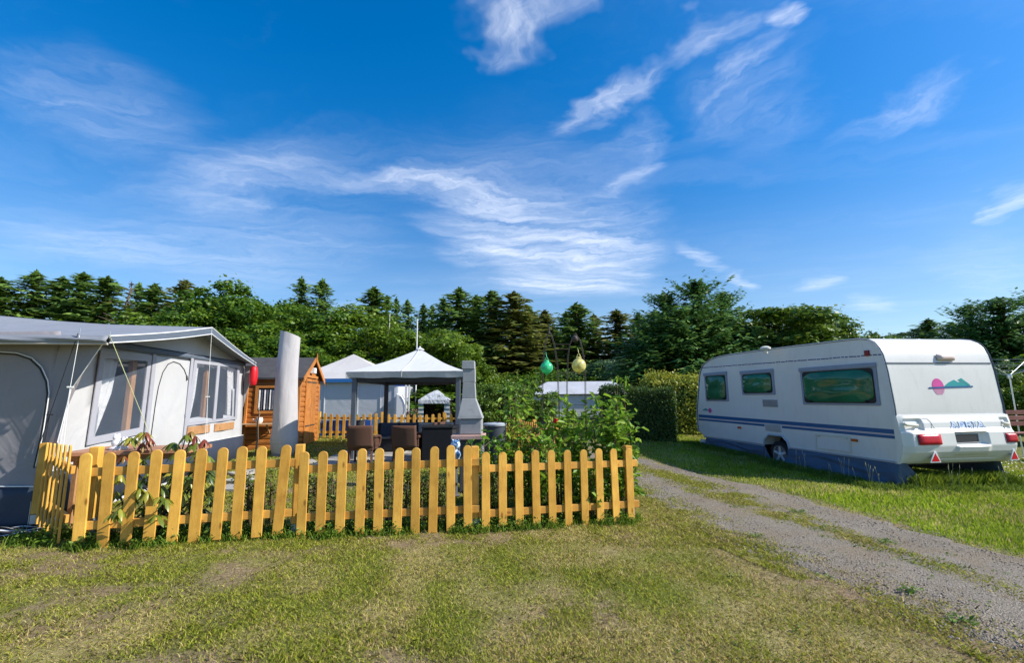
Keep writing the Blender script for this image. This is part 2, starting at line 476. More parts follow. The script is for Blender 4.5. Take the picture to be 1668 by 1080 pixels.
nt.links.new(lowr.outputs[0], sky_c.node.inputs['Scale'])
mx = nt.nodes.new('ShaderNodeMix'); mx.data_type = 'RGBA'
nt.links.new(dens, mx.inputs[0]); nt.links.new(sky_c, mx.inputs[6]); mx.inputs[7].default_value = (5.6, 5.9, 6.5, 1)
nt.links.new(mx.outputs[2], bg.inputs[0])

vs = SC.view_settings; vs.view_transform = 'Standard'; vs.look = 'None'; vs.exposure = 0.5; vs.gamma = 1.0
SC.render.engine = 'CYCLES'; SC.cycles.use_denoising = True
SC.cycles.max_bounces = 7; SC.cycles.diffuse_bounces = 3; SC.cycles.transparent_max_bounces = 12; SC.cycles.transmission_bounces = 4
SC.cycles.sample_clamp_indirect = 4.0

# ================================================================== ground, track, grass
_Y = np.array([2.0, 3.04, 3.24, 3.55, 4.04, 4.36, 5.2, 6.49, 7.69, 9, 11.6, 14, 20])
_XA = np.array([3.2, 3.12, 2.95, 2.88, 2.84, 2.66, 2.41, 2.21, 2.0, 1.75, 1.3, .9, -.2])
_YB = np.array([2.0, 4.52, 4.93, 5.43, 6.04, 6.98, 7.73, 9.26, 12, 14, 20]); _XB = np.array([4.6, 3.98, 3.79, 3.63, 3.44, 3.24, 2.88, 2.50, 2.0, 1.6, .5])
_YC = np.array([2.0, 4.65, 5.26, 5.84, 6.57, 7.54, 8.33, 9.07, 10.25, 12, 14, 20]); _XC = np.array([4.4, 4.05, 4.04, 3.98, 3.93, 3.9, 3.68, 3.34, 2.76, 2.3, 1.9, .8])
_YD = np.array([2.0, 3.5, 4.9, 5.38, 5.87, 6.68, 7.49, 8.37, 8.77, 9.72, 11.47, 14, 20]); _XD = np.array([6.1, 5.55, 5.18, 5.02, 4.9, 4.84, 4.7, 4.4, 4.12, 3.62, 3.05, 2.45, 1.2])
def xa(y): return np.interp(y, _Y, _XA)
def xb(y): return np.interp(y, _YB, _XB)
def xc(y): return np.interp(y, _YC, _XC)
def xd(y): return np.interp(y, _YD, _XD)
def on_track(x, y, m=0.0):
    low = (x > xa(y)+m) & (x < xb(y)-m); upp = (x > xc(y)+m) & (x < xd(y)-m)
    return low | upp
def soil_at(x, y):
    """bare earth where the turf is worn, chiefly along the track and in scuffed patches"""
    n = fbm(x, y, 1.1, 4, 2); n2 = fbm(x, y, 3.7, 3, 5)
    s = np.clip((n-0.525)*6.0, 0, 1)*np.clip((n2-0.36)*4, 0, 1)
    d = xa(y)-x
    edge = np.clip(1-np.abs(d-0.15)/0.75, 0, 1)*np.clip((n2-0.30)*3.4, 0, 1)*np.clip((6.2-y)/2.0, 0, 1)
    return np.clip(np.maximum(s*0.85, edge), 0, 1)
def dry_at(x, y):
    n = fbm(x, y, 0.75, 4, 8); n2 = fbm(x, y, 2.6, 3, 1)
    d = np.clip((n*0.55+n2*0.45-0.44)*5.0, 0, 1)
    lush = np.clip((x-xd(y)-0.1)/0.5, 0, 1)
    return np.clip(d*(1-0.75*lush)*np.where(y > 6.0, 0.7, 1.0)+np.clip(1-np.abs(xa(y)-x-0.5)/1.0, 0, 1)*0.35, 0, 1)

def axis_pts(lo, hi, step, far_lo, far_hi):
    a = list(np.arange(lo, hi, step)); s = step; x = hi
    while x < far_hi: a.append(x); s *= 1.28; x += s
    a.append(far_hi); s = step; x = lo-step; b = []
    while x > far_lo: b.append(x); s *= 1.28; x -= s
    b.append(far_lo); return np.array(b[::-1]+a)
gx = axis_pts(-7, 9.5, 0.085, -260, 260); gy = axis_pts(2.0, 13, 0.085, -60, 320)
X, Y = np.meshgrid(gx, gy); Z = gnp(X, Y)
near = np.clip((16-Y)/4, 0, 1)
Z = Z + (fbm(X, Y, 1.6, 3, 4)-0.5)*0.035*near*np.where(on_track(X, Y, -0.1), 0.0, 1.0)
Z = Z + np.where(Y > 22, (fbm(X, Y, 0.05, 2, 3)-.5)*0.6*np.clip((Y-22)/20, 0, 1), 0)
nxg, nyg = len(gx), len(gy)
idx = np.arange(nxg*nyg).reshape(nyg, nxg)
quads = np.stack([idx[:-1, :-1], idx[:-1, 1:], idx[1:, 1:], idx[1:, :-1]], -1).reshape(-1, 4)
me = fast_mesh('ground', np.stack([X, Y, Z], -1).reshape(-1, 3), quads)
for nm, fn in (('soil', soil_at), ('dry', dry_at)):
    a = me.attributes.new(nm, 'FLOAT', 'POINT'); a.data.foreach_set('value', fn(X, Y).astype(np.float32).ravel())
me.polygons.foreach_set('use_smooth', [True]*len(me.polygons))
m, nt, out = new_mat('turf'); p = principled(nt, out, 0.9, 0.12)
v = pos(nt)
n1 = noise_node(nt, v, 26, 5, 0.65); n2 = noise_node(nt, v, 95, 4, 0.6)
gr = ramp(nt, n1.outputs[0], [(0.3, (.085, .105, .016)), (0.52, (.16, .185, .030)), (0.7, (.27, .27, .06))]).outputs[0]
dr = ramp(nt, n1.outputs[0], [(0.3, (.18, .145, .05)), (0.5, (.34, .275, .11)), (0.7, (.50, .41, .19))]).outputs[0]
sl = ramp(nt, n1.outputs[0], [(0.3, (.16, .108, .062)), (0.55, (.31, .22, .135)), (0.72, (.43, .325, .21))]).outputs[0]
a1 = nt.nodes.new('ShaderNodeAttribute'); a1.attribute_name = 'dry'; a2 = nt.nodes.new('ShaderNodeAttribute'); a2.attribute_name = 'soil'
c = mixc(nt, a1.outputs['Fac'], gr, dr); c = mixc(nt, a2.outputs['Fac'], c, sl)
spk = ramp(nt, n2.outputs[0], [(0.32, (.35, .35, .35)), (0.55, (1, 1, 1)), (0.75, (1.3, 1.3, 1.3))]).outputs[0]
c = mixc(nt, 0.75, c, spk, 'MULTIPLY')
nt.links.new(c, p.inputs['Base Color'])
bump(nt, n2.outputs[0], 0.9, 0.02, p)
tag(link_mesh('ground', me, m), kind='structure')

# gravel track: two wheel lanes
m, nt, out = new_mat('gravel'); p = principled(nt, out, 0.85, 0.2)
v = pos(nt)
vo = nt.nodes.new('ShaderNodeTexVoronoi'); vo.inputs['Scale'].default_value = 85; nt.links.new(v, vo.inputs['Vector'])
n1 = noise_node(nt, v, 1.6, 5, 0.6); n2 = noise_node(nt, v, 60, 4, 0.65)
st1 = ramp(nt, vo.outputs['Color'], [(0.1, (.13, .11, .082)), (0.5, (.255, .22, .172)), (0.9, (.45, .40, .33))]).outputs[0]
st2 = ramp(nt, n1.outputs[0], [(0.3, (.235, .19, .13)), (0.7, (.36, .305, .23))]).outputs[0]
c = mixc(nt, 0.5, st1, st2)
n3 = noise_node(nt, v, 1.1, 6, 0.68, .4)
c = mixc(nt, ramp(nt, n3.outputs[0], [(.47, (0, 0, 0)), (.66, (.8, .8, .8))]).outputs[0], c, (.275, .21, .13))
sp2 = ramp(nt, n2.outputs[0], [(0.3, (.5, .5, .5)), (0.6, (1.05, 1.05, 1.05))]).outputs[0]
c = mixc(nt, 0.8, c, sp2, 'MULTIPLY')
nt.links.new(c, p.inputs['Base Color']); bump(nt, vo.outputs['Distance'], 0.8, 0.02, p)
GRAVEL = m
mb_v, mb_q = [], []
ys = np.arange(1.2, 20, 0.045); nc = 30
for lo, hi, sdd in ((xa, xd, 1),):
    L = lo(ys)+(fbm(ys, ys*0+sdd, 3.5, 4, sdd)-.5)*0.42; R = hi(ys)+(fbm(ys, ys*0+sdd*7, 3.5, 4, sdd+4)-.5)*0.42
    t = np.linspace(0, 1, nc)[None, :]
    Xr = L[:, None]*(1-t)+R[:, None]*t; Yr = np.repeat(ys[:, None], nc, 1)
    crown = 0.010+0.010*np.sin(PI*t)
    Zr = gnp(Xr, Yr)+crown+(fbm(Xr, Yr, 5, 3, 9)-.5)*0.012
    Zr[:, 0] -= 0.035; Zr[:, -1] -= 0.035
    b = len(mb_v) and sum(len(k) for k in mb_v)
    i2 = np.arange(len(ys)*nc).reshape(len(ys), nc)+(b or 0)
    mb_v.append(np.stack([Xr, Yr, Zr], -1).reshape(-1, 3))
    mb_q.append(np.stack([i2[:-1, :-1], i2[:-1, 1:], i2[1:, 1:], i2[1:, :-1]], -1).reshape(-1, 4))
me = fast_mesh('gravel_track', np.concatenate(mb_v), np.concatenate(mb_q)); me.polygons.foreach_set('use_smooth', [True]*len(me.polygons))
tag(link_mesh('gravel_track', me, GRAVEL), kind='structure')

# loose stones on the track
def pebbles(n):
    y = 2.3+RNG.random(n)**1.7*9.5; x = xa(y)-0.35+RNG.random(n)*(xd(y)-xa(y)+0.5)
    k = on_track(x, y, -0.16) & ((RNG.random(n) < 0.9)); x, y = x[k], y[k]; n = len(x)
    base = np.array([[1, 0, 0], [0, 1, 0], [-1, 0, 0], [0, -1, 0], [0, 0, .8], [0, 0, -.6]], float)
    s = 0.003+0.008*RNG.random(n)**2.8
    a = RNG.random(n)*6.28; ca, sa = np.cos(a), np.sin(a)
    pts = base[None]*s[:, None, None]*(0.65+0.7*RNG.random((n, 6, 1)))
    px = pts[..., 0]*ca[:, None]-pts[..., 1]*sa[:, None]; py = pts[..., 0]*sa[:, None]+pts[..., 1]*ca[:, None]
    zz = gnp(x, y)+0.018
    v = np.stack([px+x[:, None], py+y[:, None], pts[..., 2]+zz[:, None]], -1).reshape(-1, 3)
    f = np.array([[0, 1, 4], [1, 2, 4], [2, 3, 4], [3, 0, 4], [1, 0, 5], [2, 1, 5], [3, 2, 5], [0, 3, 5]])
    q = (np.arange(n)[:, None, None]*6+f[None]).reshape(-1, 3)
    return fast_mesh('gravel', v, q, np.repeat(RNG.random(n), 6), 3)
tag(link_mesh('gravel', pebbles(30000), leafmat('stones', [(0.0, (.10, .082, .066)), (0.5, (.25, .21, .175)), (1.0, (.50, .44, .38))], 0.0, 0.8, 0.2)), kind='stuff')

# turf blades
def blades(n, xr, yr, ypow, hfn, keep, colfn, wscale=1.0, lean=0.5):
    y = yr[0]+RNG.random(n)**ypow*(yr[1]-yr[0]); x = xr[0]+RNG.random(n)*(xr[1]-xr[0])
    k = keep(x, y); x, y = x[k], y[k]; n = len(x)
    h = hfn(x, y)*(0.5+0.8*RNG.random(n)); a = RNG.random(n)*6.283; w = (0.0022+0.0022*RNG.random(n))*wscale*(1+0.10*np.clip(y-4, 0, 12))
    z = gnp(x, y)-0.004
    ln = lean*(0.3+RNG.random(n))*h; b = RNG.random(n)*6.283
    tx, ty = np.cos(b)*ln, np.sin(b)*ln
    dx, dy = np.cos(a)*w, np.sin(a)*w
    v0 = np.stack([x-dx, y-dy, z], -1); v1 = np.stack([x+dx, y+dy, z], -1)
    m0 = np.stack([x-dx*.8+tx*.35, y-dy*.8+ty*.35, z+h*.6], -1); m1 = np.stack([x+dx*.8+tx*.35, y+dy*.8+ty*.35, z+h*.6], -1)
    tp = np.stack([x+tx, y+ty, z+h*0.97], -1)
    v = np.stack([v0, v1, m1, tp, m0], 1).reshape(-1, 3)
    q = np.arange(n*5).reshape(n, 5)
    c = colfn(x, y); c = np.concatenate([c, np.ones((n, 1))], 1)
    return v, q, np.repeat(c, 5, 0)
def turf_col(x, y):
    n = len(x); d = dry_at(x, y)
    g1 = np.array([.20, .24, .020]); g2 = np.array([.46, .47, .055]); s1 = np.array([.46, .37, .125]); s2 = np.array([.62, .505, .21]); b1 = np.array([.26, .18, .08])
    t = RNG.random((n, 1)); gcol = g1*(1-t)+g2*t; scol = s1*(1-t)+s2*t
    isd = (RNG.random(n) < 0.10+d*0.46)[:, None]; br = (RNG.random(n) < 0.10+0.25*soil_at(x, y))[:, None]
    return np.where(br, b1*(.6+.8*t), np.where(isd, scol, gcol))
def lawn_keep(x, y):
    n = len(x)
    s = soil_at(x, y)
    return (~on_track(x, y, 0.05+0.16*RNG.random(n)-0.1)) & (RNG.random(n) > s*0.88) & (RNG.random(n) < 0.45+0.75*fbm(x, y, 6, 2, 3)) & (np.abs(x) < y*1.25+0.6)
def lush(x, y): return np.clip((x-xd(y)-0.05)/0.6, 0, 1)
def hf(x, y): return 0.014+0.020*fbm(x, y, 3, 2, 7)+0.016*np.clip(y-5, 0, 3)/3+lush(x, y)*0.022
def lush_col(x, y):
    n = len(x); t = RNG.random((n, 1)); a = np.array([.15, .24, .012]); b = np.array([.40, .48, .04]); s = np.array([.50, .43, .16])
    br = (.62+.75*fbm(x, y, .9, 3, 14))[:, None]
    return np.where((RNG.random(n) < 0.06+.45*np.clip((fbm(x, y, 1.2, 3, 21)-.42)*4, 0, 1))[:, None], s*(.7+.5*t), a*(1-t)+b*t)*br
V1 = blades(470000, (-6.2, 4.6), (2.45, 7.2), 1.55, hf, lambda x, y: lawn_keep(x, y) & (x < xd(y)), turf_col, 0.72, 1.25)
V2 = blades(120000, (-6.5, 6.5), (5.0, 15), 1.3, hf, lambda x, y: lawn_keep(x, y) & (x < xd(y)), turf_col, 1.5, 1.0)
_O = at(1466, 762, 8.6); _d = np.array([-.229, .973]); _d /= np.linalg.norm(_d); _n = np.array([-_d[1], _d[0]])
def under_van(x, y):
    l = (x-_O.x)*_d[0]+(y-_O.y)*_d[1]; o = (x-_O.x)*_n[0]+(y-_O.y)*_n[1]
    return (l > -.15) & (l < 5.8) & (o < .34) & (o > -2.3)
V3 = blades(190000, (2.5, 13), (3.5, 17), 1.35, lambda x, y: hf(x, y)*(0.5+.85*fbm(x, y, 1.3, 3, 6)), lambda x, y: (x > xd(y)+0.02+0.1*RNG.random(len(x))) & (x < y*1.25+0.6) & ~under_van(x, y), lush_col, 1.5, 0.45)
def strip(x, y):
    c_ = (xb(y)+xc(y))/2; hw = np.maximum((xc(y)-xb(y))/2, .16)+.10
    return np.clip(1.15-np.abs(x-c_)/hw, 0, 1)*np.clip((fbm(x, y, 2.6, 3, 4)-.36)*5, 0.04, 1)*np.clip((y-2.6)/3.5, .22, 1)
V5 = blades(260000, (-.55, .55), (3.0, 12.5), 1.25, lambda x, y: 0.014+0.024*RNG.random(len(x)), lambda x, y: RNG.random(len(x)) < .62*strip(x+(xb(y)+xc(y))/2, y)**1.5, turf_col, 1.1, 1.3)
_off = np.repeat((xb(V5[0][::5, 1])+xc(V5[0][::5, 1]))/2, 5); V5[0][:, 0] += _off; V5[0][:, 2] += gnp(V5[0][:, 0], V5[0][:, 1])-gnp(V5[0][:, 0]-_off, V5[0][:, 1])+.012
V6 = blades(120000, (-.35, .6), (2.4, 11), 1.3, lambda x, y: 0.012+0.020*RNG.random(len(x)), lambda x, y: RNG.random(len(x)) < .9*np.clip(1-(x+.35)/.95, 0, 1)*np.clip((fbm(x+xa(y), y, 4, 3, 2)-.33)*4, 0, 1), turf_col, 1.0, 1.3)
_off = np.repeat(xa(V6[0][::5, 1]), 5); V6[0][:, 0] += _off; V6[0][:, 2] += gnp(V6[0][:, 0], V6[0][:, 1])-gnp(V6[0][:, 0]-_off, V6[0][:, 1])+.012
V4 = blades(120000, (1.0, 6), (2.4, 13), 1.35, lambda x, y: 0.014+0.022*RNG.random(len(x)), lambda x, y: (x > xa(y)-.05) & (x < xd(y)+.05) & (RNG.random(len(x)) < np.maximum(strip(x, y), np.maximum(.022+.25*np.clip((fbm(x, y, 1.5, 4, 12)-.58)*6, 0, 1), .55*np.clip(1-(x-xa(y))/.55, 0, 1)*np.clip((fbm(x, y, 4, 3, 2)-.42)*4, 0, 1)))), turf_col, 1.05, 1.35)
vs_, qs_, cs_, off = [], [], [], 0
for v, q_, c in (V1, V2, V3, V4, V5, V6):
    vs_.append(v); qs_.append(q_+off); cs_.append(c); off += len(v)
me = fast_mesh('grass', np.concatenate(vs_), np.concatenate(qs_), None, 5, np.concatenate(cs_))
m, nt, out = new_mat('grass_blades')
p = nt.nodes.new('ShaderNodeBsdfPrincipled'); p.inputs['Roughness'].default_value = 0.6; p.inputs['Specular IOR Level'].default_value = 0.2
a = nt.nodes.new('ShaderNodeAttribute'); a.attribute_name = 'col'; nt.links.new(a.outputs['Color'], p.inputs['Base Color'])
t = nt.nodes.new('ShaderNodeBsdfTranslucent'); nt.links.new(a.outputs['Color'], t.inputs[0])
mx = nt.nodes.new('ShaderNodeMixShader'); mx.inputs[0].default_value = 0.35
nt.links.new(p.outputs[0], mx.inputs[1]); nt.links.new(t.outputs[0], mx.inputs[2]); nt.links.new(mx.outputs[0], out.inputs[0])
BLADE = m
tag(link_mesh('grass', me, BLADE), kind='stuff')
# ================================================================== front picket fence
PINE = wood('picket_pine', (.58, .285, .042), (.77, .435, .080), (.20, .075, .014), 0.5, 'z')
PINE_R = wood('rail_pine', (.48, .225, .038), (.64, .34, .065), (.20, .08, .018), 0.55, 'x')
GALV = mat('galvanised_steel', (.42, .46, .50), 0.45, 0.15, 8, metal=0.75)
fA, fB, fC, fD = ground(121, 894), ground(470, 876), ground(776, 866), ground(1040, 851)
fE = ground(49, 862)
fence = thing('picket_fence', 'yellow pine picket fence with rounded tops along the mown lawn in front of the garden', 'fence', fA)
def picket(b, t, n, w, th, parent, name='picket', lean=0.0, mt=None, rnds=7):
    """round-topped board from b (foot) to t (tip); n: outward normal"""
    b, t, n = Vector(b), Vector(t), Vector(n).normalized()
    up = (t-b); h = up.length; up.normalize(); sd = up.cross(n).normalized()
    up = (up+sd*lean).normalized()
    r = w/2
    pl = [b-sd*r, b+sd*r]
    for k in range(rnds+1):
        a = PI*k/rnds; pl.append(b+up*(h-r*0.9)+sd*r*math.cos(a)+up*r*0.9*math.sin(a))
    mb = MB(); mb.prism([q+n*th for q in pl], -n*th)
    return mb.build(name, mt or PINE, parent, bevel=0.003, segs=1)
def line_y(P, Q, u):
    """point on the vertical plane through P,Q at picture column u"""
    d = ray(u, 800); a = np.array([[d[0], P.x-Q.x], [d[1], P.y-Q.y]]); s = np.linalg.solve(a, np.array([P.x, P.y]))
    return s[0]*d[1], s[1]
panels = [
    (fA, fB, [127.6, 167, 205, 242, 280, 315.6, 351, 384, 418, 451.5], (895, 873), (737, 725), .112, (-.06, 1.02)),
    (fB, fC, [490, 521, 553, 585, 615.5, 646, 676, 704.5, 734, 762], (880, 863.5), (735, 725), .106, (-.03, 1.05)),
    (fC, fD, [791, 818.6, 846, 874, 900, 926, 953, 978, 1004, 1028], (868, 851), (736, 729.5), .102, (-.03, 1.06)),
]
for pi_, (P, Q, us, vb, vt, w, ext) in enumerate(panels):
    n = Vector((Q.y-P.y, -(Q.x-P.x), 0)).normalized()
    ends = []
    for i, u in enumerate(us):
        f = i/(len(us)-1)
        Yp, s = line_y(P, Q, u)
        b = at(u, vb[0]*(1-f)+vb[1]*f, Yp); tz = at(u, vt[0]*(1-f)+vt[1]*f, Yp).z
        b.z += rnd.uniform(-.012, .012)
        tp = Vector((b.x, b.y, tz+rnd.uniform(-.008, .008)))
        tw = Vector((n.x, n.y, 0)); tw.rotate(Matrix.Rotation(rnd.uniform(-.05, .05), 3, 'Z'))
        ln = rnd.uniform(-.012, .012) + (0.035 if (pi_, i) in ((0, 0), (0, 1)) else 0) + (-.05 if (pi_, i) == (0, 9) else 0)
        picket(b, tp, tw, w*rnd.uniform(.89, .97), .02, fence, lean=-ln)
        if i in (0, len(us)-1): ends.append((b, tp))
    for fr in (.21, .765):
        a = ends[0][0].lerp(ends[0][1], 1-fr); c = ends[1][0].lerp(ends[1][1], 1-fr)
        d = c-a; L = d.length
        mb = MB(); mb.beam(a-d*(0.075/L*1.0)-n*.021, c+d*(0.13/L)-n*.021, .04, .082)
        mb.build('rail', PINE_R, fence, bevel=.004, segs=1)
def post(x, y, z0, z1, parent, s=.09, mt=None):
    mb = MB(); mb.box((x, y, (z0+z1)/2), (s, s, z1-z0), rz=0.2); mb.build('post', mt or PINE, parent, bevel=.006, segs=1)
    mb = MB()
    for k in (-1, 1):
        mb.box((x+k*(s/2+.006)*math.cos(.2), y+k*(s/2+.006)*math.sin(.2), z0-.01), (.006, s*.9, .30), rz=.2)
    mb.box((x, y, z0-.055), (s*.9, s*.9, .1), rz=.2)
    mb.build('post_anchor', GALV, parent)
def fpt(u, P, Q, back):
    Yp, s = line_y(P, Q, u); n = Vector((Q.y-P.y, -(Q.x-P.x), 0)).normalized()
    p = P.lerp(Q, s); return p-n*back
for (u, P, Q, v) in ((140, fA, fB, 728), (482, fA, fB, 724), (774, fB, fC, 727), (1031, fC, fD, 726)):
    p = fpt(u, P, Q, .092); top = at(u, v, p.y).z
    post(p.x, p.y, g(p.x, p.y)+.12, top, fence)
# short return of the fence to the awning
fS, fE2 = ground(98, 890), ground(62, 863)
n = Vector((fE2.y-fS.y, -(fE2.x-fS.x), 0)).normalized()*-1
dA = fE2-fS
for i in range(7):
    f = i/6
    p = fS+dA*f+n*.01; p.z = g(p.x, p.y)+.03+.03*f
    picket(p, Vector((p.x, p.y, at(119-48*f, 725-4*f, p.y).z)), n, .040, .018, fence, lean=rnd.uniform(-.015, .015))
for zf in (.24, .74):
    a = fS-dA*.04; c = fS+dA*1.06
    mb = MB(); mb.beam(a+Vector((0, 0, .95*zf+.03))-n*.02, c+Vector((0, 0, .95*zf+.06))-n*.02, .04, .08); mb.build('rail', PINE_R, fence, bevel=.004, segs=1)
post(fE.x+.04, fE.y+.02, g(fE.x, fE.y)+.16, at(62, 722, fE.y).z, fence)

# ================================================================== awning tent
TW = fabric('awning_white', (.54, .537, .54), 0.7, .04, .35, 1.6, .12, dirt=((.55, .53, .48), .25))
TG = fabric('awning_grey', (.27, .25, .26), 0.75, .06, .5, 1.5)
TR = fabric('awning_roof', (.27, .285, .315), 0.7, .06, .4, 1.4, .1, dirt=((.38, .38, .38), .35))
TN = fabric('awning_navy', (.035, .045, .068), 0.6, .12, .45, 1.8)
TFR = fabric('awning_frame_grey', (.36, .36, .40), 0.7, .05, .2, 2.5)
TF = fabric('awning_fascia', (.115, .14, .18), 0.7, .06, .3, 2.0)
PIPE_W = mat('white_piping', (.78, .78, .76), .6, .05)
PIPE_B = mat('beige_piping', (.50, .44, .36), .6, .08)
ZIP = mat('zip_black', (.02, .02, .022), .6)
ROPE_W = mat('rope_white', (.75, .75, .72), .7)
ROPE_Y = mat('rope_yellow', (.55, .58, .28), .7)
ROPE_K = mat('rope_black', (.02, .02, .025), .7)
VINYL = glassy('awning_window', (.24, .30, .40), .12, .24)
CURT = fabric('curtain_white', (.86, .85, .85), .8, .05, .5, 9, .35)
WOODI = wood('inner_wood', (.32, .16, .07), (.46, .25, .11), (.15, .06, .02))
KT = 1.10      # the awning stands this much farther off than the first estimate of its corner
def tat(u, v, Y): return at(u, v, Y*KT)
Tt = Vector((-.153, .988, 0)); Tn = Vector((.988, .153, 0)); NB = tat(60, 862, 4.95); NZ = NB.z
def gp(l, z, o=0.0):
    q = NB+Tt*l*KT+Tn*o; q.z = NZ+z*KT; return q
tent = thing('awning_tent', 'large grey and white awning tent with clear windows and pitched roof beside the fence', 'tent', (NB.x, NB.y, g(NB.x, NB.y)))
def slab(name, pts, m, off, parent=tent, **k):
    mb = MB(); mb.prism(pts, off); return mb.build(name, m, parent, **k)
# gable wall
mb = MB()
def wallfn(u, v):
    l0 = .0+.16*v; l1 = 4.88-.16*v
    l = l0+(l1-l0)*u
    top = 2.02 if False else 2.05+.44*max(0, 1-abs(l-3.0)/(2.85 if l < 3 else 1.85))
    z = -.02+(top+.02)*v
    return gp(l, z, -.04*v+.012*math.sin(l*9+v*3)*math.sin(v*PI))
mb.grid(wallfn, 40, 24); gw = mb.build('gable_wall', TW, tent, smooth=True, solid=.01)
# openings sit proud of the wall as sewn-in panels
def framed(name, c, w, parent=tent, m=TFR, o=.012, sills=None):
    """frame strips along four corners c (l,z) anticlockwise from bottom left"""
    p = [gp(l, z, o) for l, z in c]; cen = sum(p, Vector())/4
    inn = [q+(cen-q).normalized()*w*1.35 for q in p]
    mb = MB()
    for i in range(4):
        j = (i+1) % 4
        mb.prism([p[i], p[j], inn[j], inn[i]], Tn*.012)
    return mb.build(name, m, parent), inn
def pane(inn, parent, m=VINYL):
    mb = MB(); mb.add([q+Tn*.004 for q in inn], [(0, 1, 2, 3)])
    return mb.build('pane', m, parent)
# the wall is cut open behind the windows
def cut(obj, boxes):
    bm = bmesh.new(); bm.from_mesh(obj.data)
    off = Vector(obj.location)+Vector(tent.location)
    kill = []
    for f in bm.faces:
        c = f.calc_center_median()+off-NB; l = c.dot(Tt)/KT; z = c.z/KT
        if any(a < l < b and e < z < d for a, b, e, d in boxes): kill.append(f)
    bmesh.ops.delete(bm, geom=kill, context='FACES'); bm.to_mesh(obj.data); bm.free()
cut(gw, [(.62, 1.5, .86, 1.86), (2.72, 4.36, .98, 1.93)])
w1, in1 = framed('window_frame', [(.52, .79), (1.53, .85), (1.555, 1.95), (.56, 1.92)], .10)
pane(in1, w1)
w2, in2 = framed('window_frame', [(2.61, .89), (4.50, .92), (4.44, 2.01), (2.70, 1.98)], .085)
pane(in2, w2)
mb = MB(); mb.prism([gp(3.50, .93, .013), gp(3.60, .93, .013), gp(3.60, 1.98, .013), gp(3.50, 1.98, .013)], Tn*.014); mb.build('mullion', TFR, w2)
def curtain(name, poly_l, par):
    """hanging cloth between left and right edges given as (l, z) lists top->bottom"""
    L, R = poly_l
    def fn(u, v):
        i = v*(len(L)-1); a = min(int(i), len(L)-2); f = i-a
        l = (L[a][0]*(1-f)+L[a+1][0]*f); r = (R[a][0]*(1-f)+R[a+1][0]*f); z = (L[a][1]*(1-f)+L[a+1][1]*f)
        return gp(l+(r-l)*u, z, -.075+.022*math.sin(u*19+v*2))
    mb = MB(); mb.grid(fn, 26, 14); return mb.build(name, CURT, par, smooth=True, solid=.004)
curtain('curtain', ([(.62, 1.95), (.61, 1.4), (.60, .86)], [(1.02, 1.95), (.93, 1.4), (.72, .86)]), w1)
curtain('curtain', ([(2.72, 1.98), (2.71, 1.4), (2.68, .92)], [(3.02, 1.98), (2.95, 1.4), (2.83, .92)]), w2)
curtain('curtain', ([(4.08, 1.98), (4.14, 1.5), (4.22, .95)], [(4.40, 1.98), (4.40, 1.5), (4.41, .95)]), w2)
slab('inner_pole', [gp(1.34, .5, -.10), gp(1.43, .5, -.10), gp(1.45, 1.98, -.10), gp(1.36, 1.98, -.10)], WOODI, Tn*-.06)
slab('inner_pole', [gp(3.36, .5, -.10), gp(3.44, .5, -.10), gp(3.46, 1.98, -.10), gp(3.38, 1.98, -.10)], WOODI, Tn*-.06)
# dark header strip painting in the gable shadow, low wooden panels seen under the windows, skirt
def band(name, l0, l1, za, zb, m, o, th=.008, n=24):
    mb = MB(); mb.grid(lambda u, v: gp(l0+(l1-l0)*u, (za(l0+(l1-l0)*u))*(1-v)+(zb(l0+(l1-l0)*u))*v, o+.006*math.sin(u*40)), n, 2)
    return mb.build(name, m, tent, smooth=True, solid=th)
band('header_band', .16, 4.72, lambda l: 1.955+.012*l, lambda l: 2.055+.008*l, TF, .011)
mb = MB(); mb.tube([gp(.16, 2.05, .02), gp(2.6, 2.065, .02), gp(4.7, 2.08, .02)], .008, 6); mb.build('seam', ZIP, tent)
for l0_, l1_ in ((2.68, 3.42), (3.60, 4.40)): slab('wood_panel', [gp(l0_, .735, .012), gp(l1_, .735, .012), gp(l1_, .872, .012), gp(l0_, .872, .012)], WOODI, Tn*.008)
band('wood_panel', .56, 1.50, lambda l: .60, lambda l: .745, WOODI, .013)
band('skirt', 0.02, 4.87, lambda l: .02, lambda l: .565, TN, .016)
band('hem', 0.02, 4.88, lambda l: -.05, lambda l: .075, TW, .022)
mb = MB(); mb.tube([gp(.02, .57, .022), gp(4.86, .575, .022)], .007, 6); mb.build('seam', PIPE_W, tent)
# door with its zip
dp = slab('door', [gp(1.66, .56, .012), gp(2.54, .56, .012), gp(2.56, 1.945, .012), gp(1.66, 1.94, .012)], TW, Tn*.01)
z_ = [(1.70, .60), (1.72, .9), (1.74, 1.25), (1.77, 1.5), (1.84, 1.72), (1.95, 1.85), (2.09, 1.90), (2.26, 1.88), (2.40, 1.80), (2.49, 1.70)]
mb = MB(); mb.tube([gp(l, z, .026) for l, z in z_], .0075, 6); mb.tube([gp(2.49, 1.70, .03), gp(2.50, 1.63, .035)], .014, 6); mb.build('zip', ZIP, dp)
slab('door_post', [gp(2.555, .56, .014), gp(2.63, .56, .014), gp(2.66, 2.0, .014), gp(2.58, 2.0, .014)], TFR, Tn*.016)
slab('door_post', [gp(1.57, .56, .014), gp(1.655, .56, .014), gp(1.655, 1.97, .014), gp(1.575, 1.97, .014)], TFR, Tn*.016)
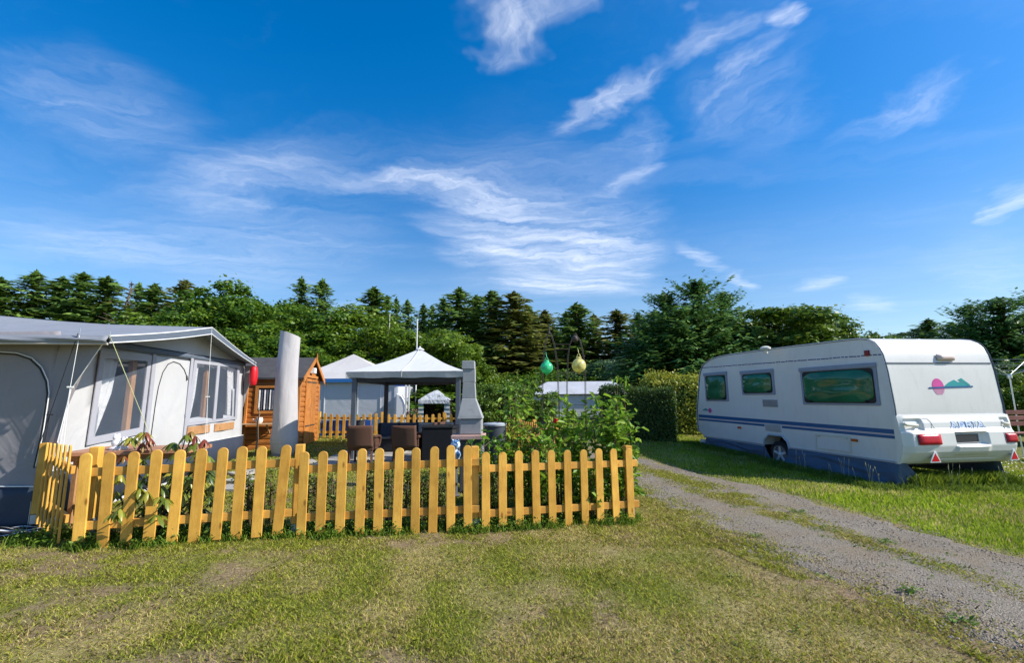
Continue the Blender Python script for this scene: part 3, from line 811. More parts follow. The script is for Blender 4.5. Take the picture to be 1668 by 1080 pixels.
# roof
P1, P2, P3 = tat(179, 548, 4.74), tat(345, 534, 7.45), tat(417, 592, 9.72)
rid = [P2, tat(260, 531.5, 7.5), tat(175, 529, 7.5), tat(100, 524, 7.5), tat(0, 515, 7.5), tat(-130, 503, 7.5), tat(-420, 490, 7.5)]
eav = [P1, tat(130, 545, 4.72), tat(90, 546, 4.72), tat(50, 547, 4.72), tat(0, 548, 4.72), tat(-130, 551, 4.72), tat(-420, 557, 4.72)]
xs = [p.x-P2.x for p in rid]
eav[1:] = [Vector((P1.x+(rid[i].x-P2.x), P1.y-.02, P1.z+.012*i)) for i in range(1, 7)]
far = [Vector((P3.x+(rid[i].x-P2.x), P3.y, P3.z+.02*i)) for i in range(7)]
def lerpc(arr, t):
    t *= len(arr)-1; a = min(int(t), len(arr)-2); return arr[a].lerp(arr[a+1], t-a)
mb = MB()
def roofn(u, v):
    q = lerpc(rid, u).lerp(lerpc(eav, u), v)
    q.z -= .05*math.sin(PI*v)*(1 if u < .05 else .7) ; q.z += .012*math.sin(u*60+v*4)*v*v*math.sin(PI*min(1, v*1.05))
    return q
mb.grid(roofn, 60, 20)
def roofs(u, v):
    q = lerpc(rid, u).lerp(lerpc(far, u), v); q.z -= .05*math.sin(PI*v); return q
mb.grid(roofs, 30, 12); mb.build('roof', TR, tent, smooth=True, solid=.008)
# wrinkled valance over the near eave with its piping
mb = MB()
mb.grid(lambda u, v: lerpc(eav, u)+Vector((.02*math.sin(u*70)*(v*(1-v))*2, .045*math.sin(u*38+v*6)*v*(1-v)-.01-.03*math.sin(PI*v), -.085*v)), 90, 8)
mb.build('valance', TR, tent, smooth=True, solid=.004)
mb = MB(); mb.tube([p+Vector((0, -.018, -.09)) for p in eav], .012, 8); mb.build('eave_piping', PIPE_B, tent)
# fascia of the gable overhang
for A, B, n_, d0, d1 in ((P1, P2, 14, .075, .115), (P2, P3, 14, .115, .06)):
    mb = MB(); mb.grid(lambda u, v: A.lerp(B, u)+Vector((.004, 0, -(d0*(1-u)+d1*u)*v-.02*math.sin(PI*u))), n_, 2)
    mb.build('fascia', TF, tent, solid=.006)
    mb = MB(); mb.tube([A.lerp(B, k/10)+Vector((.006, 0, -.02*math.sin(PI*k/10)+.004)) for k in range(11)], .009, 6)
    mb.tube([A.lerp(B, k/10)+Vector((.008, 0, -.02*math.sin(PI*k/10)-(d0*(1-k/10)+d1*k/10))) for k in range(11)], .009, 6)
    mb.build('fascia_piping', PIPE_W, tent, smooth=True)
# soffit poles
mb = MB(); mb.beam(gp(3.0, 2.44, -.3), gp(3.0, 2.44, .22), .06, .09); mb.build('ridge_pole', WOODI, tent)
# near side wall with its arched zip door, wing, skirt
SWX = NB.x
def sw(x, z, o=0): return Vector((x, NB.y-.01-o, NZ+z*KT))
mb = MB()
def sidefn(u, v):
    x = SWX-.02-4.6*u; z = -.05+2.12*v
    return sw(x+.16*v*(1-u)*1.0*-Tt.x*0+(.0), z, .02*math.sin(x*6+v*5)*math.sin(PI*v)+.0)
mb.grid(sidefn, 60, 24); mb.build('side_wall', TG, tent, smooth=True, solid=.008)
wing = [tat(60, 862, 4.93), tat(95, 721, 4.90), tat(117, 635, 4.87), tat(172, 556, 4.80), tat(160, 556, 4.90), tat(100, 556, 4.93), tat(20, 862, 4.94)]
mb = MB(); mb.prism([wing[0], wing[1], wing[2], wing[3], wing[4], wing[5], wing[6]], Vector((0, -.006, 0))); mb.build('side_wing', TG, tent)
mb = MB(); mb.tube([wing[1]+Vector((0, -.012, 0)), wing[2]+Vector((0, -.012, 0)), wing[3]+Vector((0, -.012, 0))], .005, 6); mb.build('wing_piping', PIPE_W, tent)
zz = [(-60, 571), (0, 573), (28, 575), (52, 583), (68, 598), (78, 620), (80, 640), (76, 668), (71, 700), (66, 725), (58, 760)]
mb = MB(); mb.tube([tat(u, v, 4.90) for u, v in zz], .0055, 6); mb.build('zip', PIPE_W, tent, smooth=True)
mb = MB(); mb.tube([tat(u-3, v+2.5, 4.905) for u, v in zz], .008, 6); mb.build('zip', ZIP, tent, smooth=True)
mb = MB(); mb.grid(lambda u, v: Vector((SWX+.0-4.6*u, NB.y-.028-.03*(1-v)+.012*math.sin(u*50)*(1-v), tat(20, 868, 4.92).z*(1-v)+tat(20, 793, 4.92).z*v)), 50, 4); mb.build('side_skirt', TN, tent, smooth=True, solid=.006)
mb = MB(); mb.tube([tat(55, 793, 4.915), tat(20, 793, 4.915), tat(-200, 795, 4.915)], .007, 6); mb.build('seam', PIPE_W, tent)
# far wing under the far eave corner
fw = [P3+Vector((-.02, -.02, -.05)), gp(4.74, 2.02, .0), gp(4.80, 1.15, .0)]
mb = MB(); mb.prism(fw, Vector((0, .006, 0))); mb.build('side_wing', TG, tent)
# back of the awning: the inside wall that closes it towards the caravan it hangs on
mb = MB(); mb.box((-9.9, 8.2, NZ+1.2), (.04, 5.4, 2.5)); mb.build('inner_wall', TW, tent)
mb = MB(); mb.grid(lambda u, v: Vector((gp(4.86, 0).x-.07-3.4*u, gp(4.86, 0).y, NZ+.1+2.2*v)), 10, 6); mb.build('side_wall', TG, tent, solid=.008)
# guy ropes with sliders
def guy(a, b, m, slider=None, r=.0034):
    mb = MB(); mb.tube([a, b], r, 5); 
    if slider is not None:
        c = a.lerp(b, slider); d = (b-a).normalized()
        mb.box(c, (.06, .012, .016), rz=.3)
        mb.tube([c, c.lerp(b, .98)+Vector((.05, 0, 0))], r*.8, 5)
    mb.build('guy_rope', m, tent)
ea = tat(130, 543, 4.70); guy(ea, Vector((ea.x-.02, ea.y-.05, NZ+.75)), ROPE_W, .42)
guy(P1+Vector((0, -.01, .02)), Vector((P1.x+.33, 6.0, g(-4, 6)+.30)), ROPE_Y)
guy(P2+Vector((.01, -.01, .0)), Vector((P2.x+.13, P2.y-.1, g(-5, 8)+.3)), ROPE_W, .52)
guy(ea+Vector((-.01, -.01, 0)), tat(66, 720, 4.86), ROPE_K, .75, .004)
for p in (ea, P1):
    mb = MB(); mb.tube([p+Vector((0, 0, -.02)), p+Vector((0, 0, .055))], .006, 6); mb.build('pole_spike', GALV, tent)

# things around the awning
RED = mat('red_paper', (.62, .012, .02), .45, .08, 9)
ln = thing('lantern', 'red barrel shaped lantern hanging from the far eave corner of the awning', 'lantern', at(413, 612, 10.55))
c = at(413, 612, 10.55)
mb = MB(); prof = [(.05, -.22), (.07, -.20), (.084, -.1), (.088, 0), (.084, .1), (.07, .18), (.05, .21)]
mb.lathe(c, prof, 18); mb.build('shade', RED, ln, smooth=True)
mb = MB(); mb.tube([c+Vector((0, 0, .2)), c+Vector((-.0, 0, .34))], .006, 5); mb.build('cord', ROPE_K, ln)

TBL = wood('garden_table_top', (.36, .16, .085), (.47, .24, .14), (.2, .08, .04), axis='x')
tb = thing('garden_table', 'reddish brown wooden table between the awning window and the fence', 'table', (-3.35, 5.45, g(-3.35, 5.45)))
ta, tb2 = at(158, 737, 5.15), at(292, 726, 5.75)
zt = (ta.z+tb2.z)/2
cx_, cy_ = (at(158, 735, 5.3).x+at(290, 730, 5.6).x)/2, 5.5
tb.location = (cx_, cy_, g(cx_, cy_))
mb = MB(); mb.box((cx_, cy_, zt-.02), (1.25, .62, .045), rz=.22); mb.build('table_top', TBL, tb, bevel=.006)
mb = MB(); mb.box((cx_, cy_, zt-.075), (1.1, .5, .06), rz=.22); mb.build('apron', WOODI, tb)
for sx in (-1, 1):
    for sy in (-1, 1):
        q = Matrix.Rotation(.22, 3, 'Z') @ Vector((sx*.5, sy*.22, 0))
        mb = MB(); mb.box((cx_+q.x, cy_+q.y, (zt-.05+g(cx_, cy_))/2), (.05, .05, zt-.05-g(cx_, cy_))); mb.build('leg', WOODI, tb)
CER = mat('white_ceramic', (.78, .76, .74), .3, .05, 6, dirt=((.35, .18, .15), .6))
fg = thing('garden_figurine', 'small white speckled ceramic figurine standing on the wooden garden table', 'figurine', (at(194, 727, 5.35).x, 5.35, zt))
c = Vector((at(194, 727, 5.35).x, 5.35, zt+.0025))
mb = MB(); mb.lathe(c, [(.085, 0), (.09, .02), (.07, .035), (.06, .04)], 16); mb.build('base', CER, fg, smooth=True)
mb = MB(); mb.ball(c+Vector((-.025, 0, .075)), .055, sz=.9); mb.ball(c+Vector((-.035, -.005, .135)), .036); mb.ball(c+Vector((.05, -.01, .065)), .04); mb.ball(c+Vector((.06, -.015, .105)), .026)
for dx, dz in ((-.06, .165), (-.015, .168), (.04, .128), (.078, .128)): mb.ball(c+Vector((dx, 0, dz)), .013, 8, 6)
mb.build('figure', CER, fg, smooth=True)
LOG = wood('weathered_block', (.16, .12, .09), (.26, .2, .15), (.08, .06, .05))
p = ground(153, 856)
bl = MB(); q = Vector((fpt(153, fA, fB, .30))); bl.box((q.x, q.y, g(q.x, q.y)+.1), (.10, .10, .22), rz=.3)
tag(bl.build('wood_block', LOG, None, bevel=.008), 'short weathered wooden block behind the corner pickets of the fence', 'block')
STRP = None
m, nt, out = new_mat('striped_groundsheet'); pp = principled(nt, out, .8, .2)
wv = nt.nodes.new('ShaderNodeTexWave'); wv.inputs['Scale'].default_value = 4.2; wv.inputs['Distortion'].default_value = 1.5; wv.bands_direction = 'Y'
nt.links.new(pos(nt), wv.inputs['Vector'])
nt.links.new(ramp(nt, wv.outputs[0], [(.80, (.018, .018, .024)), (.88, (.6, .6, .6))]).outputs[0], pp.inputs['Base Color'])
mb = MB(); c = ground(15, 868)
mb.grid(lambda u, v: Vector((c.x-.75+1.15*u, c.y-.22+.36*v, g(c.x, c.y)+.02+.022*math.sin(u*14+v*5)*math.sin(v*9)+.02*math.sin(PI*v))), 40, 20)
tag(mb.build('groundsheet', m, None, smooth=True, solid=.004), 'crumpled dark groundsheet with white stripes at the foot of the awning', 'groundsheet')
# ================================================================== garden shed
SH = wood('shed_boards', (.40, .135, .028), (.54, .21, .05), (.16, .05, .012), .5, 'x')
SHZ = wood('shed_trim', (.44, .16, .035), (.58, .24, .06), (.18, .06, .015), .5, 'z')
FELT = mat('roof_felt', (.060, .058, .060), .9, .2, 5, bs=.5, bscale=160, bd=.006)
sc = Vector((xat(487, 11.9), 11.9, 0)); sc.z = g(sc.x, 12)
sf = Vector((xat(518, 13.7), 13.7, 0))
se = (sf-sc); se.z = 0; sl = se.length; se.normalize(); sn = Vector((se.y, -se.x, 0)); sw_ = -sn  # se: along the gable, sn: outward
shed = thing('garden_shed', 'orange stained wooden garden shed with black felt roof and curtained window', 'shed', sc)
EV, RG = 1.85, 2.38     # eave and ridge above ground
LS = 3.3                # length away from the gable
def sp(a, b, z): return sc+se*a+sw_*b+Vector((0, 0, z))    # a along gable, b back from the gable
nb = 14
mb = MB()
for i in range(nb):      # half-round log boards on the long side
    z0, z1 = EV*i/nb, EV*(i+1)/nb
    prof = [(0.0, z0), (-.018, z0+.02), (-.024, (z0+z1)/2), (-.018, z1-.02), (0.0, z1), (.03, z1), (.03, z0)]
    mb.prism([sp(a, 0.03, z) for a, z in prof], sw_*(LS-.03))
mb.build('wall', SH, shed)
mb = MB()
for i in range(nb+5):
    z0, z1 = EV*i/nb, EV*(i+1)/nb
    if z1 > RG-.06: break
    def half(z): return sl/2*(1 if z <= EV else max(0.02, 1-(z-EV)/(RG-EV)))
    h0 = half(z1)
    prof = [(0.0, z0), (-.018, z0+.02), (-.024, (z0+z1)/2), (-.018, z1-.02), (0.0, z1), (.03, z1), (.03, z0)]
    mb.prism([sp(sl/2-h0+.002, b, z) for b, z in prof], se*(2*h0-.004))
mb.build('gable', SH, shed)
for a, b, w_ in ((0, 0, .07), (sl, 0, .07), (-.035, 1.25, .055)):
    mb = MB(); mb.box(sp(a, b, EV/2), (w_, w_, EV), rz=math.atan2(se.y, se.x)); mb.build('corner_trim', SHZ, shed, bevel=.004)
mb = MB()
ov = .12
for s_ in (0, 1):
    a0 = -ov if s_ == 0 else sl+ov
    zz_ = EV-(RG-EV)/(sl/2)*ov
    mb.prism([sp(a0, -ov, zz_), sp(sl/2, -ov, RG), sp(sl/2, -ov, RG+.045), sp(a0, -ov, zz_+.045)], sw_*(LS+2*ov))
mb.build('roof', FELT, shed)
for s_ in (0, 1):
    a0 = -ov-.01 if s_ == 0 else sl+ov+.01
    zz_ = EV-(RG-EV)/(sl/2)*(ov+.01)
    mb = MB(); mb.prism([sp(a0, -ov-.003, zz_-.09), sp(sl/2, -ov-.003, RG-.06), sp(sl/2, -ov-.003, RG+.055), sp(a0, -ov-.003, zz_+.05)], sn*.025); mb.build('barge_board', SHZ, shed)
mb = MB(); mb.prism([sp(sl/2-.05, -ov-.03, RG-.08), sp(sl/2+.05, -ov-.03, RG-.08), sp(sl/2, -ov-.03, RG+.17)], sn*.022); mb.build('finial', SHZ, shed)
# double door
for k in (0, 1):
    a0 = sl*.24+k*sl*.27; a1 = a0+sl*.255
    mb = MB(); mb.prism([sp(a0, -.027, .06), sp(a1, -.027, .06), sp(a1, -.027, EV-.03), sp(a0, -.027, EV-.03)], sn*.018)
    for i in range(4): mb.prism([sp(a0+(a1-a0)*i/4+.008, -.045, .07), sp(a0+(a1-a0)*(i+1)/4-.008, -.045, .07), sp(a0+(a1-a0)*(i+1)/4-.008, -.045, EV-.04), sp(a0+(a1-a0)*i/4+.008, -.045, EV-.04)], sn*.01)
    d = mb.build('door', SHZ, shed)
    mb = MB()
    for z in (EV-.12, .55): mb.prism([sp(a0+.02, -.056, z-.02), sp(a1-.03, -.056, z-.015), sp(a1-.03, -.056, z+.015), sp(a0+.02, -.056, z+.02)], sn*.006)
    mb.build('hinge', mat('hinge_iron', (.05, .045, .04), .6), d)
mb = MB(); mb.prism([sp(sl*.2, -.05, EV-.0), sp(sl*.8, -.05, EV-.0), sp(sl*.8, -.05, EV+.06), sp(sl*.2, -.05, EV+.06)], sn*.02); mb.build('door_lintel', SHZ, shed)
LAMPW = mat('white_plastic', (.75, .75, .73), .35, .04)
mb = MB(); mb.box(sp(sl*.47, -.09, 2.05), (.17, .13, .16), rz=math.atan2(se.y, se.x)); mb.build('wall_lamp', LAMPW, shed, bevel=.015)
# window with curtain on the long side
b0, b1, z0, z1 = .42, .98, .98, 1.56
mb = MB()
for q in ([(b0-.07, z0-.07), (b1+.07, z0-.07), (b1+.07, z0), (b0-.07, z0)], [(b0-.07, z1), (b1+.07, z1), (b1+.07, z1+.06), (b0-.07, z1+.06)], [(b0-.07, z0), (b0, z0), (b0, z1), (b0-.07, z1)], [(b1, z0), (b1+.07, z0), (b1+.07, z1), (b1, z1)]):
    mb.prism([sp(-.05, b, z) for b, z in q], se*.03)
wf = mb.build('window', SHZ, shed)
mb = MB(); mb.prism([sp(-.03, b0, z0), sp(-.03, b1, z0), sp(-.03, b1, z1), sp(-.03, b0, z1)], se*.004); mb.build('pane', mat('dark_glass', (.02, .025, .03), .1, .1, spec=.6), wf)
STC = fabric('shed_curtain', (.62, .62, .63), .8, .1, .4, 8)
mb = MB(); mb.grid(lambda u, v: sp(-.036-.008*math.sin(u*26), b0+.02+(b1-b0-.04)*u, z0+.03+(z1-z0-.08)*v), 44, 3)
bm_o = mb.build('curtain', STC, wf, smooth=True)
# keep gaps between the four hanging strips
bm = bmesh.new(); bm.from_mesh(bm_o.data)
bmesh.ops.delete(bm, geom=[f for i, f in enumerate(bm.faces) if (i % 44) % 11 in (0, 1, 2)], context='FACES'); bm.to_mesh(bm_o.data); bm.free()
BLU = mat('sign_blue', (.02, .22, .55), .4, .05)
mb = MB(); c = sp(-.07, 1.62, 1.42); mb.box(c, (.20, .012, .12), rz=math.atan2(sw_.y, sw_.x)); 
tag(mb.build('wall_sign', BLU, None, bevel=.003), 'small bright blue sign fixed to the shed wall below the red lantern', 'sign')
# shelf with pots and a stick
SHV = wood('shelf_wood', (.45, .28, .15), (.56, .38, .22), (.3, .17, .08), axis='x')
sv = thing('wall_shelf', 'rough wooden shelf board on brackets against the shed wall', 'shelf', sp(-.15, 1.05, 0))
mb = MB(); c = sp(-.19, .98, .66); mb.box(c, (1.0, .26, .03), rz=math.atan2(sw_.y, sw_.x)); mb.build('board', SHV, sv, bevel=.004)
for b in (.65, 1.32):
    mb = MB(); mb.beam(sp(-.04, b, .42), sp(-.26, b, .635), .03, .03); mb.build('bracket', SHV, sv)
pt = MB(); c = sp(-.2, .85, .6765)
pt.lathe(c, [(.05, 0), (.075, .03), (.085, .09), (.07, .14), (.075, .15), (.06, .15), (.05, .13)], 16)
pt.tube([c+Vector((-.07, 0, .05)), c+Vector((-.13, 0, .07)), c+Vector((-.16, 0, .11))], [.02, .015, .012], 8)
tag(pt.build('white_pot', CER, None, smooth=True), 'white ceramic pot with a spout standing on the shed shelf', 'pot')
st_ = MB(); a = ground(426, 726); a = Vector((xat(423, 11.3), 11.3, g(-6, 11.3)))
st_.tube([a, a+Vector((.02, 0, .35)), a+Vector((-.01, 0, .7)), a+Vector((.02, 0, .95)), a+Vector((-.02, 0, 1.05)), a+Vector((.01, .0, 1.08))], [.03, .022, .02, .015, .012, .01], 8)
tag(st_.build('driftwood_stick', mat('bare_branch', (.42, .29, .17), .8, .2, 14), None, smooth=True), 'bare crooked branch stuck upright in the ground before the shed shelf', 'stick')

# ================================================================== parasol in its cover
PC = fabric('parasol_cover', (.45, .43, .43), .75, .05, .3, 3.0, 0, dirt=((.40, .34, .34), .4), stretch=(1.6, 1.6, .5))
pb = Vector((xat(466, 10.9), 10.9, g(-5.4, 10.9)))
par = thing('covered_parasol', 'tall parasol wrapped in a pale grey protective cover in front of the shed', 'parasol', pb)
HT = at(478, 541, 10.9).z-pb.z
mb = MB()
def parfn(u, v):
    a = u*2*PI; z = .02+v*(HT-.02)
    r = .285-.055*v+.012*math.sin(v*7+a)+.009*math.sin(4*a+v*4)*(1-.4*v)+.004*math.sin(9*a-v*8)*(1-v*.6)+.010*math.exp(-((v-.12)/.03)**2)
    if v < .09: r *= .80+.2*math.sin(v/.09*PI/2)
    tilt = .13*math.cos(a-2.6)*v**8 if v > .8 else 0
    s = 1.0 if v < .975 else max(.01, 1-(v-.975)/.025)
    zc_ = min(z, HT*.97)+.01*(1-s)-.16*s*math.cos(a-.5)*max(0, v-.7)/.3*.55+.04
    return pb+Vector((r*s*math.cos(a), r*s*math.sin(a)*.9, zc_))
mb.grid(parfn, 40, 60); mb.build('cover', PC, par, smooth=True)
mb = MB(); mb.tube([parfn(.62, .02+.93*k/30) for k in range(31)], .006, 5); mb.build('zip', PC, par, smooth=True)
mb = MB(); mb.tube([parfn(k/40, .085)+Vector((0, 0, 0)) for k in range(40)], .008, 5, closed=True); mb.build('drawstring', PC, par, smooth=True)
mb = MB(); mb.lathe(pb, [(.24, -.02), (.24, .05), (.05, .07), (.03, .12)], 20); mb.build('base', mat('concrete_base', (.2, .2, .2), .8), par)

# ================================================================== neighbour's awning with blue trim behind the back fence
NW = fabric('neighbour_wall', (.50, .515, .55), .7, .05, .3, 1.2)
NR = fabric('neighbour_roof', (.52, .49, .465), .7, .05, .4, 1.0, dirt=((.5, .47, .42), .4))
BT = mat('blue_trim', (.035, .16, .42), .5, .08)
Yn = 16.6
xl, xr = xat(470, Yn), xat(648, Yn); zb = g(-5, Yn); ze = at(575, 617, Yn).z; zap = at(573, 577, Yn+1.3).z
nb_ = thing('static_awning', 'grey walled awning with cream pitched roof and blue trim behind the back picket fence', 'awning', (xl, Yn, zb))
mb = MB(); mb.box(((xl+xr)/2, Yn+1.4, (zb+ze)/2), (xr-xl, 2.8, ze-zb)); mb.build('wall', NW, nb_)
mb = MB(); ap = Vector((xat(573, Yn+1.3), Yn+1.3, zap)); o_ = .14
cr = [Vector((xl-o_, Yn-o_, ze)), Vector((xr+o_, Yn-o_, ze)), Vector((xr+o_, Yn+2.95, ze)), Vector((xl-o_, Yn+2.95, ze))]
ap2 = ap+Vector((.02, .15, 0))
for i in range(4):
    a, b = cr[i], cr[(i+1) % 4]
    mb.grid(lambda u, v: a.lerp(b, u).lerp(ap, v)-Vector((0, 0, .06*math.sin(PI*v))), 10, 10)
mb.build('roof', NR, nb_, smooth=True)
mb = MB()
for i in range(4): mb.beam(cr[i]-Vector((0, 0, .065)), cr[(i+1) % 4]-Vector((0, 0, .065)), .03, .14)
mb.build('trim', BT, nb_)
mb = MB()
for x in (xl+1.3, xl+2.5, xr-.08, xr-.62): mb.box((x, Yn-.012, (zb+ze)/2), (.03 if x < xr-.1 else .10, .02, ze-zb-.15))
mb.build('seam', mat('pale_seam', (.62, .63, .66), .6), nb_)
# white rounded nose of the caravan that stands beside it
cn = Vector((xat(652, 16.2), 16.2, 0)); cn.z = g(cn.x, 16.2)
nose = thing('white_caravan', 'rounded white end of a caravan showing beside the grey awning', 'caravan', cn)
mb = MB()
zt_, zb2 = at(655, 641, 16.2).z, at(655, 682, 16.2).z
prof = [(0, zb2-.15), (.18, zb2-.05), (.28, zb2+.2), (.30, zb2+.42), (.24, zb2+.65), (.12, zt_-.05), (.0, zt_)]
mb.prism([Vector((cn.x-.12+dx, 16.2, z)) for dx, z in prof]+[Vector((cn.x-.16, 16.2, zt_)), Vector((cn.x-.16, 16.2, zb2-.15))], Vector((0, .36, 0)))
mb.build('body', mat('caravan_white_far', (.78, .78, .78), .35, .03), nose, bevel=.05, segs=3)
mb = MB(); mb.tube([Vector((cn.x-.05+dx*.9, 16.19, z)) for dx, z in prof[1:-1]], .012, 6); mb.build('seam', mat('dark_seam', (.06, .06, .08)), nose)
mb = MB(); mb.box((cn.x-.05, 16.45, (zb2-.15+cn.z)/2), (.12, .1, zb2-.1-cn.z)); mb.build('support', GALV, nose)

# poles and small sign
POLE = mat('white_pole', (.72, .72, .72), .35, .05)
def pole(u, vt, vb, Y, name, label, cat, r=.028, lean=0.0):
    b = at(u, vb, Y); t = at(u, vt, Y); gz = g(b.x, Y)
    th = thing(name, label, cat, (b.x, Y, gz))
    mb = MB(); mb.tube([(b.x, Y, gz), (b.x+lean, Y, t.z)], [r, r*.75], 8); mb.build('pole', POLE, th, smooth=True)
    mb = MB(); mb.ball((b.x+lean, Y, t.z+.02), r*1.3, 8, 6); mb.build('finial', POLE, th, smooth=True)
    return th
pole(677, 522, 655, 18.5, 'flagpole', 'tall thin white flagpole rising behind the gazebo roof peak', 'flagpole', .03)
pole(633.5, 513, 560, 22.6, 'antenna_mast', 'thin pale antenna mast in front of the beech left of the flagpole', 'mast', .022)
sp1 = at(664, 622, 15.4); s0 = at(645, 622, 15.4)
sg = thing('sign_post', 'white posts carrying a small blue and white sign under the gazebo roof', 'sign', (sp1.x, 15.4, g(sp1.x, 15.4)))
for u, w in ((661, .055), (666, .04)):
    x = xat(u, 15.4); mb = MB(); mb.box((x, 15.4, (g(x, 15.4)+sp1.z)/2), (w, .05, sp1.z-g(x, 15.4))); mb.build('post', POLE, sg)
a, b = at(643, 630, 15.36), at(661, 621.5, 15.36)
mb = MB(); mb.box(((a.x+b.x)/2, 15.36, (a.z+b.z)/2), (b.x-a.x, .02, b.z-a.z)); pl = mb.build('panel', POLE, sg)
mb = MB(); mb.box(((a.x+b.x)/2, 15.346, (a.z+b.z)/2-.02), ((b.x-a.x)*.96, .004, .085)); mb.build('band', mat('sign_band_blue', (.03, .12, .5), .4), pl)

# small silver pavilion
SIL = fabric('silver_tarp', (.50, .52, .54), .35, .12, .9, 5)
Yp = 17.5
pa, pe = xat(683, Yp), xat(731, Yp); pz = g(-3, Yp)
z_e, z_p = at(705, 652, Yp).z, at(705, 639, Yp+.4).z
pv = thing('party_tent', 'small silver grey party tent with dark open front and striped legs', 'tent', ((pa+pe)/2, Yp, pz))
mb = MB(); apx = Vector(((pa+pe)/2+.02, Yp+.55, z_p+.1))
cr = [Vector((pa-.05, Yp-.05, z_e)), Vector((pe+.05, Yp-.05, z_e)), Vector((pe+.05, Yp+1.2, z_e)), Vector((pa-.05, Yp+1.2, z_e))]
mids = [(cr[0]*.72+cr[1]*.28)+Vector((0, .12, .23)), (cr[0]*.28+cr[1]*.72)+Vector((0, .12, .23))]
mb.add([cr[0], cr[1], cr[2], cr[3], apx, mids[0], mids[1]], [(0, 5, 4), (5, 6, 4), (6, 1, 4), (0, 1, 6, 5), (1, 2, 4), (2, 3, 4), (3, 0, 4)])
mb.build('roof', SIL, pv)
mb = MB(); mb.box(((pa+pe)/2, Yp-.06, z_e-.07), (pe-pa+.05, .03, .12)); mb.build('valance', SIL, pv)
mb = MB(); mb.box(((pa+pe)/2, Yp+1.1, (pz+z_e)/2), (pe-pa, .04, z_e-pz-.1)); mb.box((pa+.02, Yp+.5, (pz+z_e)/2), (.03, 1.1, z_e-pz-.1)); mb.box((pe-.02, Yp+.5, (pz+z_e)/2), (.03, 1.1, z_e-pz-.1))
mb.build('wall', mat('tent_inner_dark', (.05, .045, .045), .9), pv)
m, nt, out = new_mat('striped_leg'); pp = principled(nt, out, .7, .2)
wv = nt.nodes.new('ShaderNodeTexWave'); wv.inputs['Scale'].default_value = 1.9; wv.bands_direction = 'Z'; nt.links.new(pos(nt), wv.inputs['Vector'])
nt.links.new(ramp(nt, wv.outputs[0], [(.35, (.60, .62, .66)), (.55, (.07, .14, .17))]).outputs[0], pp.inputs['Base Color'])
for x in (pa+.07, pe-.07):
    mb = MB(); mb.box((x, Yp-.03, (pz+z_e-.12)/2), (.19, .05, z_e-.12-pz)); mb.build('leg', m, pv)

# ================================================================== back picket fence and the fence along the neighbour
def run_fence(name, label, u0, v0, Y0, u1, v1, Y1, h, sp_, w=.085, drop=.45):
    A, B = at(u0, v0, Y0), at(u1, v1, Y1)
    th = thing(name, label, 'fence', (A.x, A.y, g(A.x, A.y)))
    d = Vector((B.x-A.x, B.y-A.y, 0)); L = d.length; d.normalize(); n = Vector((d.y, -d.x, 0))
    N = min(int(L/sp_), 60)
    for i in range(N+1):
        f = i/N; tp = A.lerp(B, f)+Vector((0, 0, -.05*abs(math.sin(f*PI*3))+rnd.uniform(-.008, .008)))
        b = Vector((tp.x, tp.y, tp.z-h))
        picket(b, tp, n, w, .018, th, lean=rnd.uniform(-.015, .015), rnds=5)
    for z in (.16, h-.16):
        mb = MB(); mb.beam(A-n*.02-Vector((0, 0, z)), B-n*.02-Vector((0, 0, z)), .035, .065); mb.build('rail', PINE_R, th)
    for k in range(int(L/1.9)+1):
        p = A+d*min(L, k*1.9)-n*.07
        mb = MB(); mb.box((p.x, p.y, (g(p.x, p.y)+tzz(A, B, k*1.9/L)+.03)/2), (.085, .085, tzz(A, B, k*1.9/L)+.03-g(p.x, p.y)), rz=math.atan2(d.y, d.x)); mb.build('post', PINE, th)
    return th
def tzz(A, B, f): return A.z*(1-f)+B.z*f
bf = run_fence('back_fence', 'low pine picket fence closing the garden behind the gazebo', 519, 672.5, 14.1, 815, 674, 14.6, .74, .19)
run_fence('side_fence', 'pine picket fence running from the back corner along the bushes', 822, 675, 14.4, 912, 697, 8.4, .80, .20)
a, b = at(519, 686, 14.13), at(603, 709, 14.2)
bp = MB(); bp.box(((a.x+b.x)/2, 14.22, (a.z+b.z)/2), (b.x-a.x, .012, a.z-b.z+.02))
tag(bp.build('blue_board', mat('board_blue', (.02, .11, .46), .5, .1), None), 'bright blue board standing behind the pickets of the back fence', 'board')

# ================================================================== gazebo
GZ = fabric('gazebo_roof', (.66, .66, .665), .7, .03, .3, 1.2, .12)
GV = fabric('gazebo_valance', (.50, .50, .49), .7, .05, .3, 3)
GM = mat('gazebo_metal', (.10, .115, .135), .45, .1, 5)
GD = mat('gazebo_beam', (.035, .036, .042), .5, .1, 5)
Yg = 10.3
gl, gr_ = xat(577, Yg), xat(746, Yg); gd = 2.6
zg = g(-2, Yg); zev = at(665, 605, Yg-.12).z
gaz = thing('gazebo', 'garden gazebo with cream pyramid roof on dark metal posts', 'gazebo', ((gl+gr_)/2, Yg+gd/2, zg))
o_ = .16
cr = [Vector((gl-o_, Yg-o_, zev)), Vector((gr_+o_, Yg-o_, zev)), Vector((gr_+o_, Yg+gd+o_, zev)), Vector((gl-o_, Yg+gd+o_, zev))]
ap = at(674, 568.5, Yg+gd/2); ap.x = (gl+gr_)/2+.02
mb = MB()
for i in range(4):
    a, b = cr[i], cr[(i+1) % 4]
    mb.grid(lambda u, v: a.lerp(b, u).lerp(ap, v)-Vector((0, 0, .055*math.sin(PI*v))), 16, 16)
mb.build('roof', GZ, gaz, smooth=True)
mb = MB()
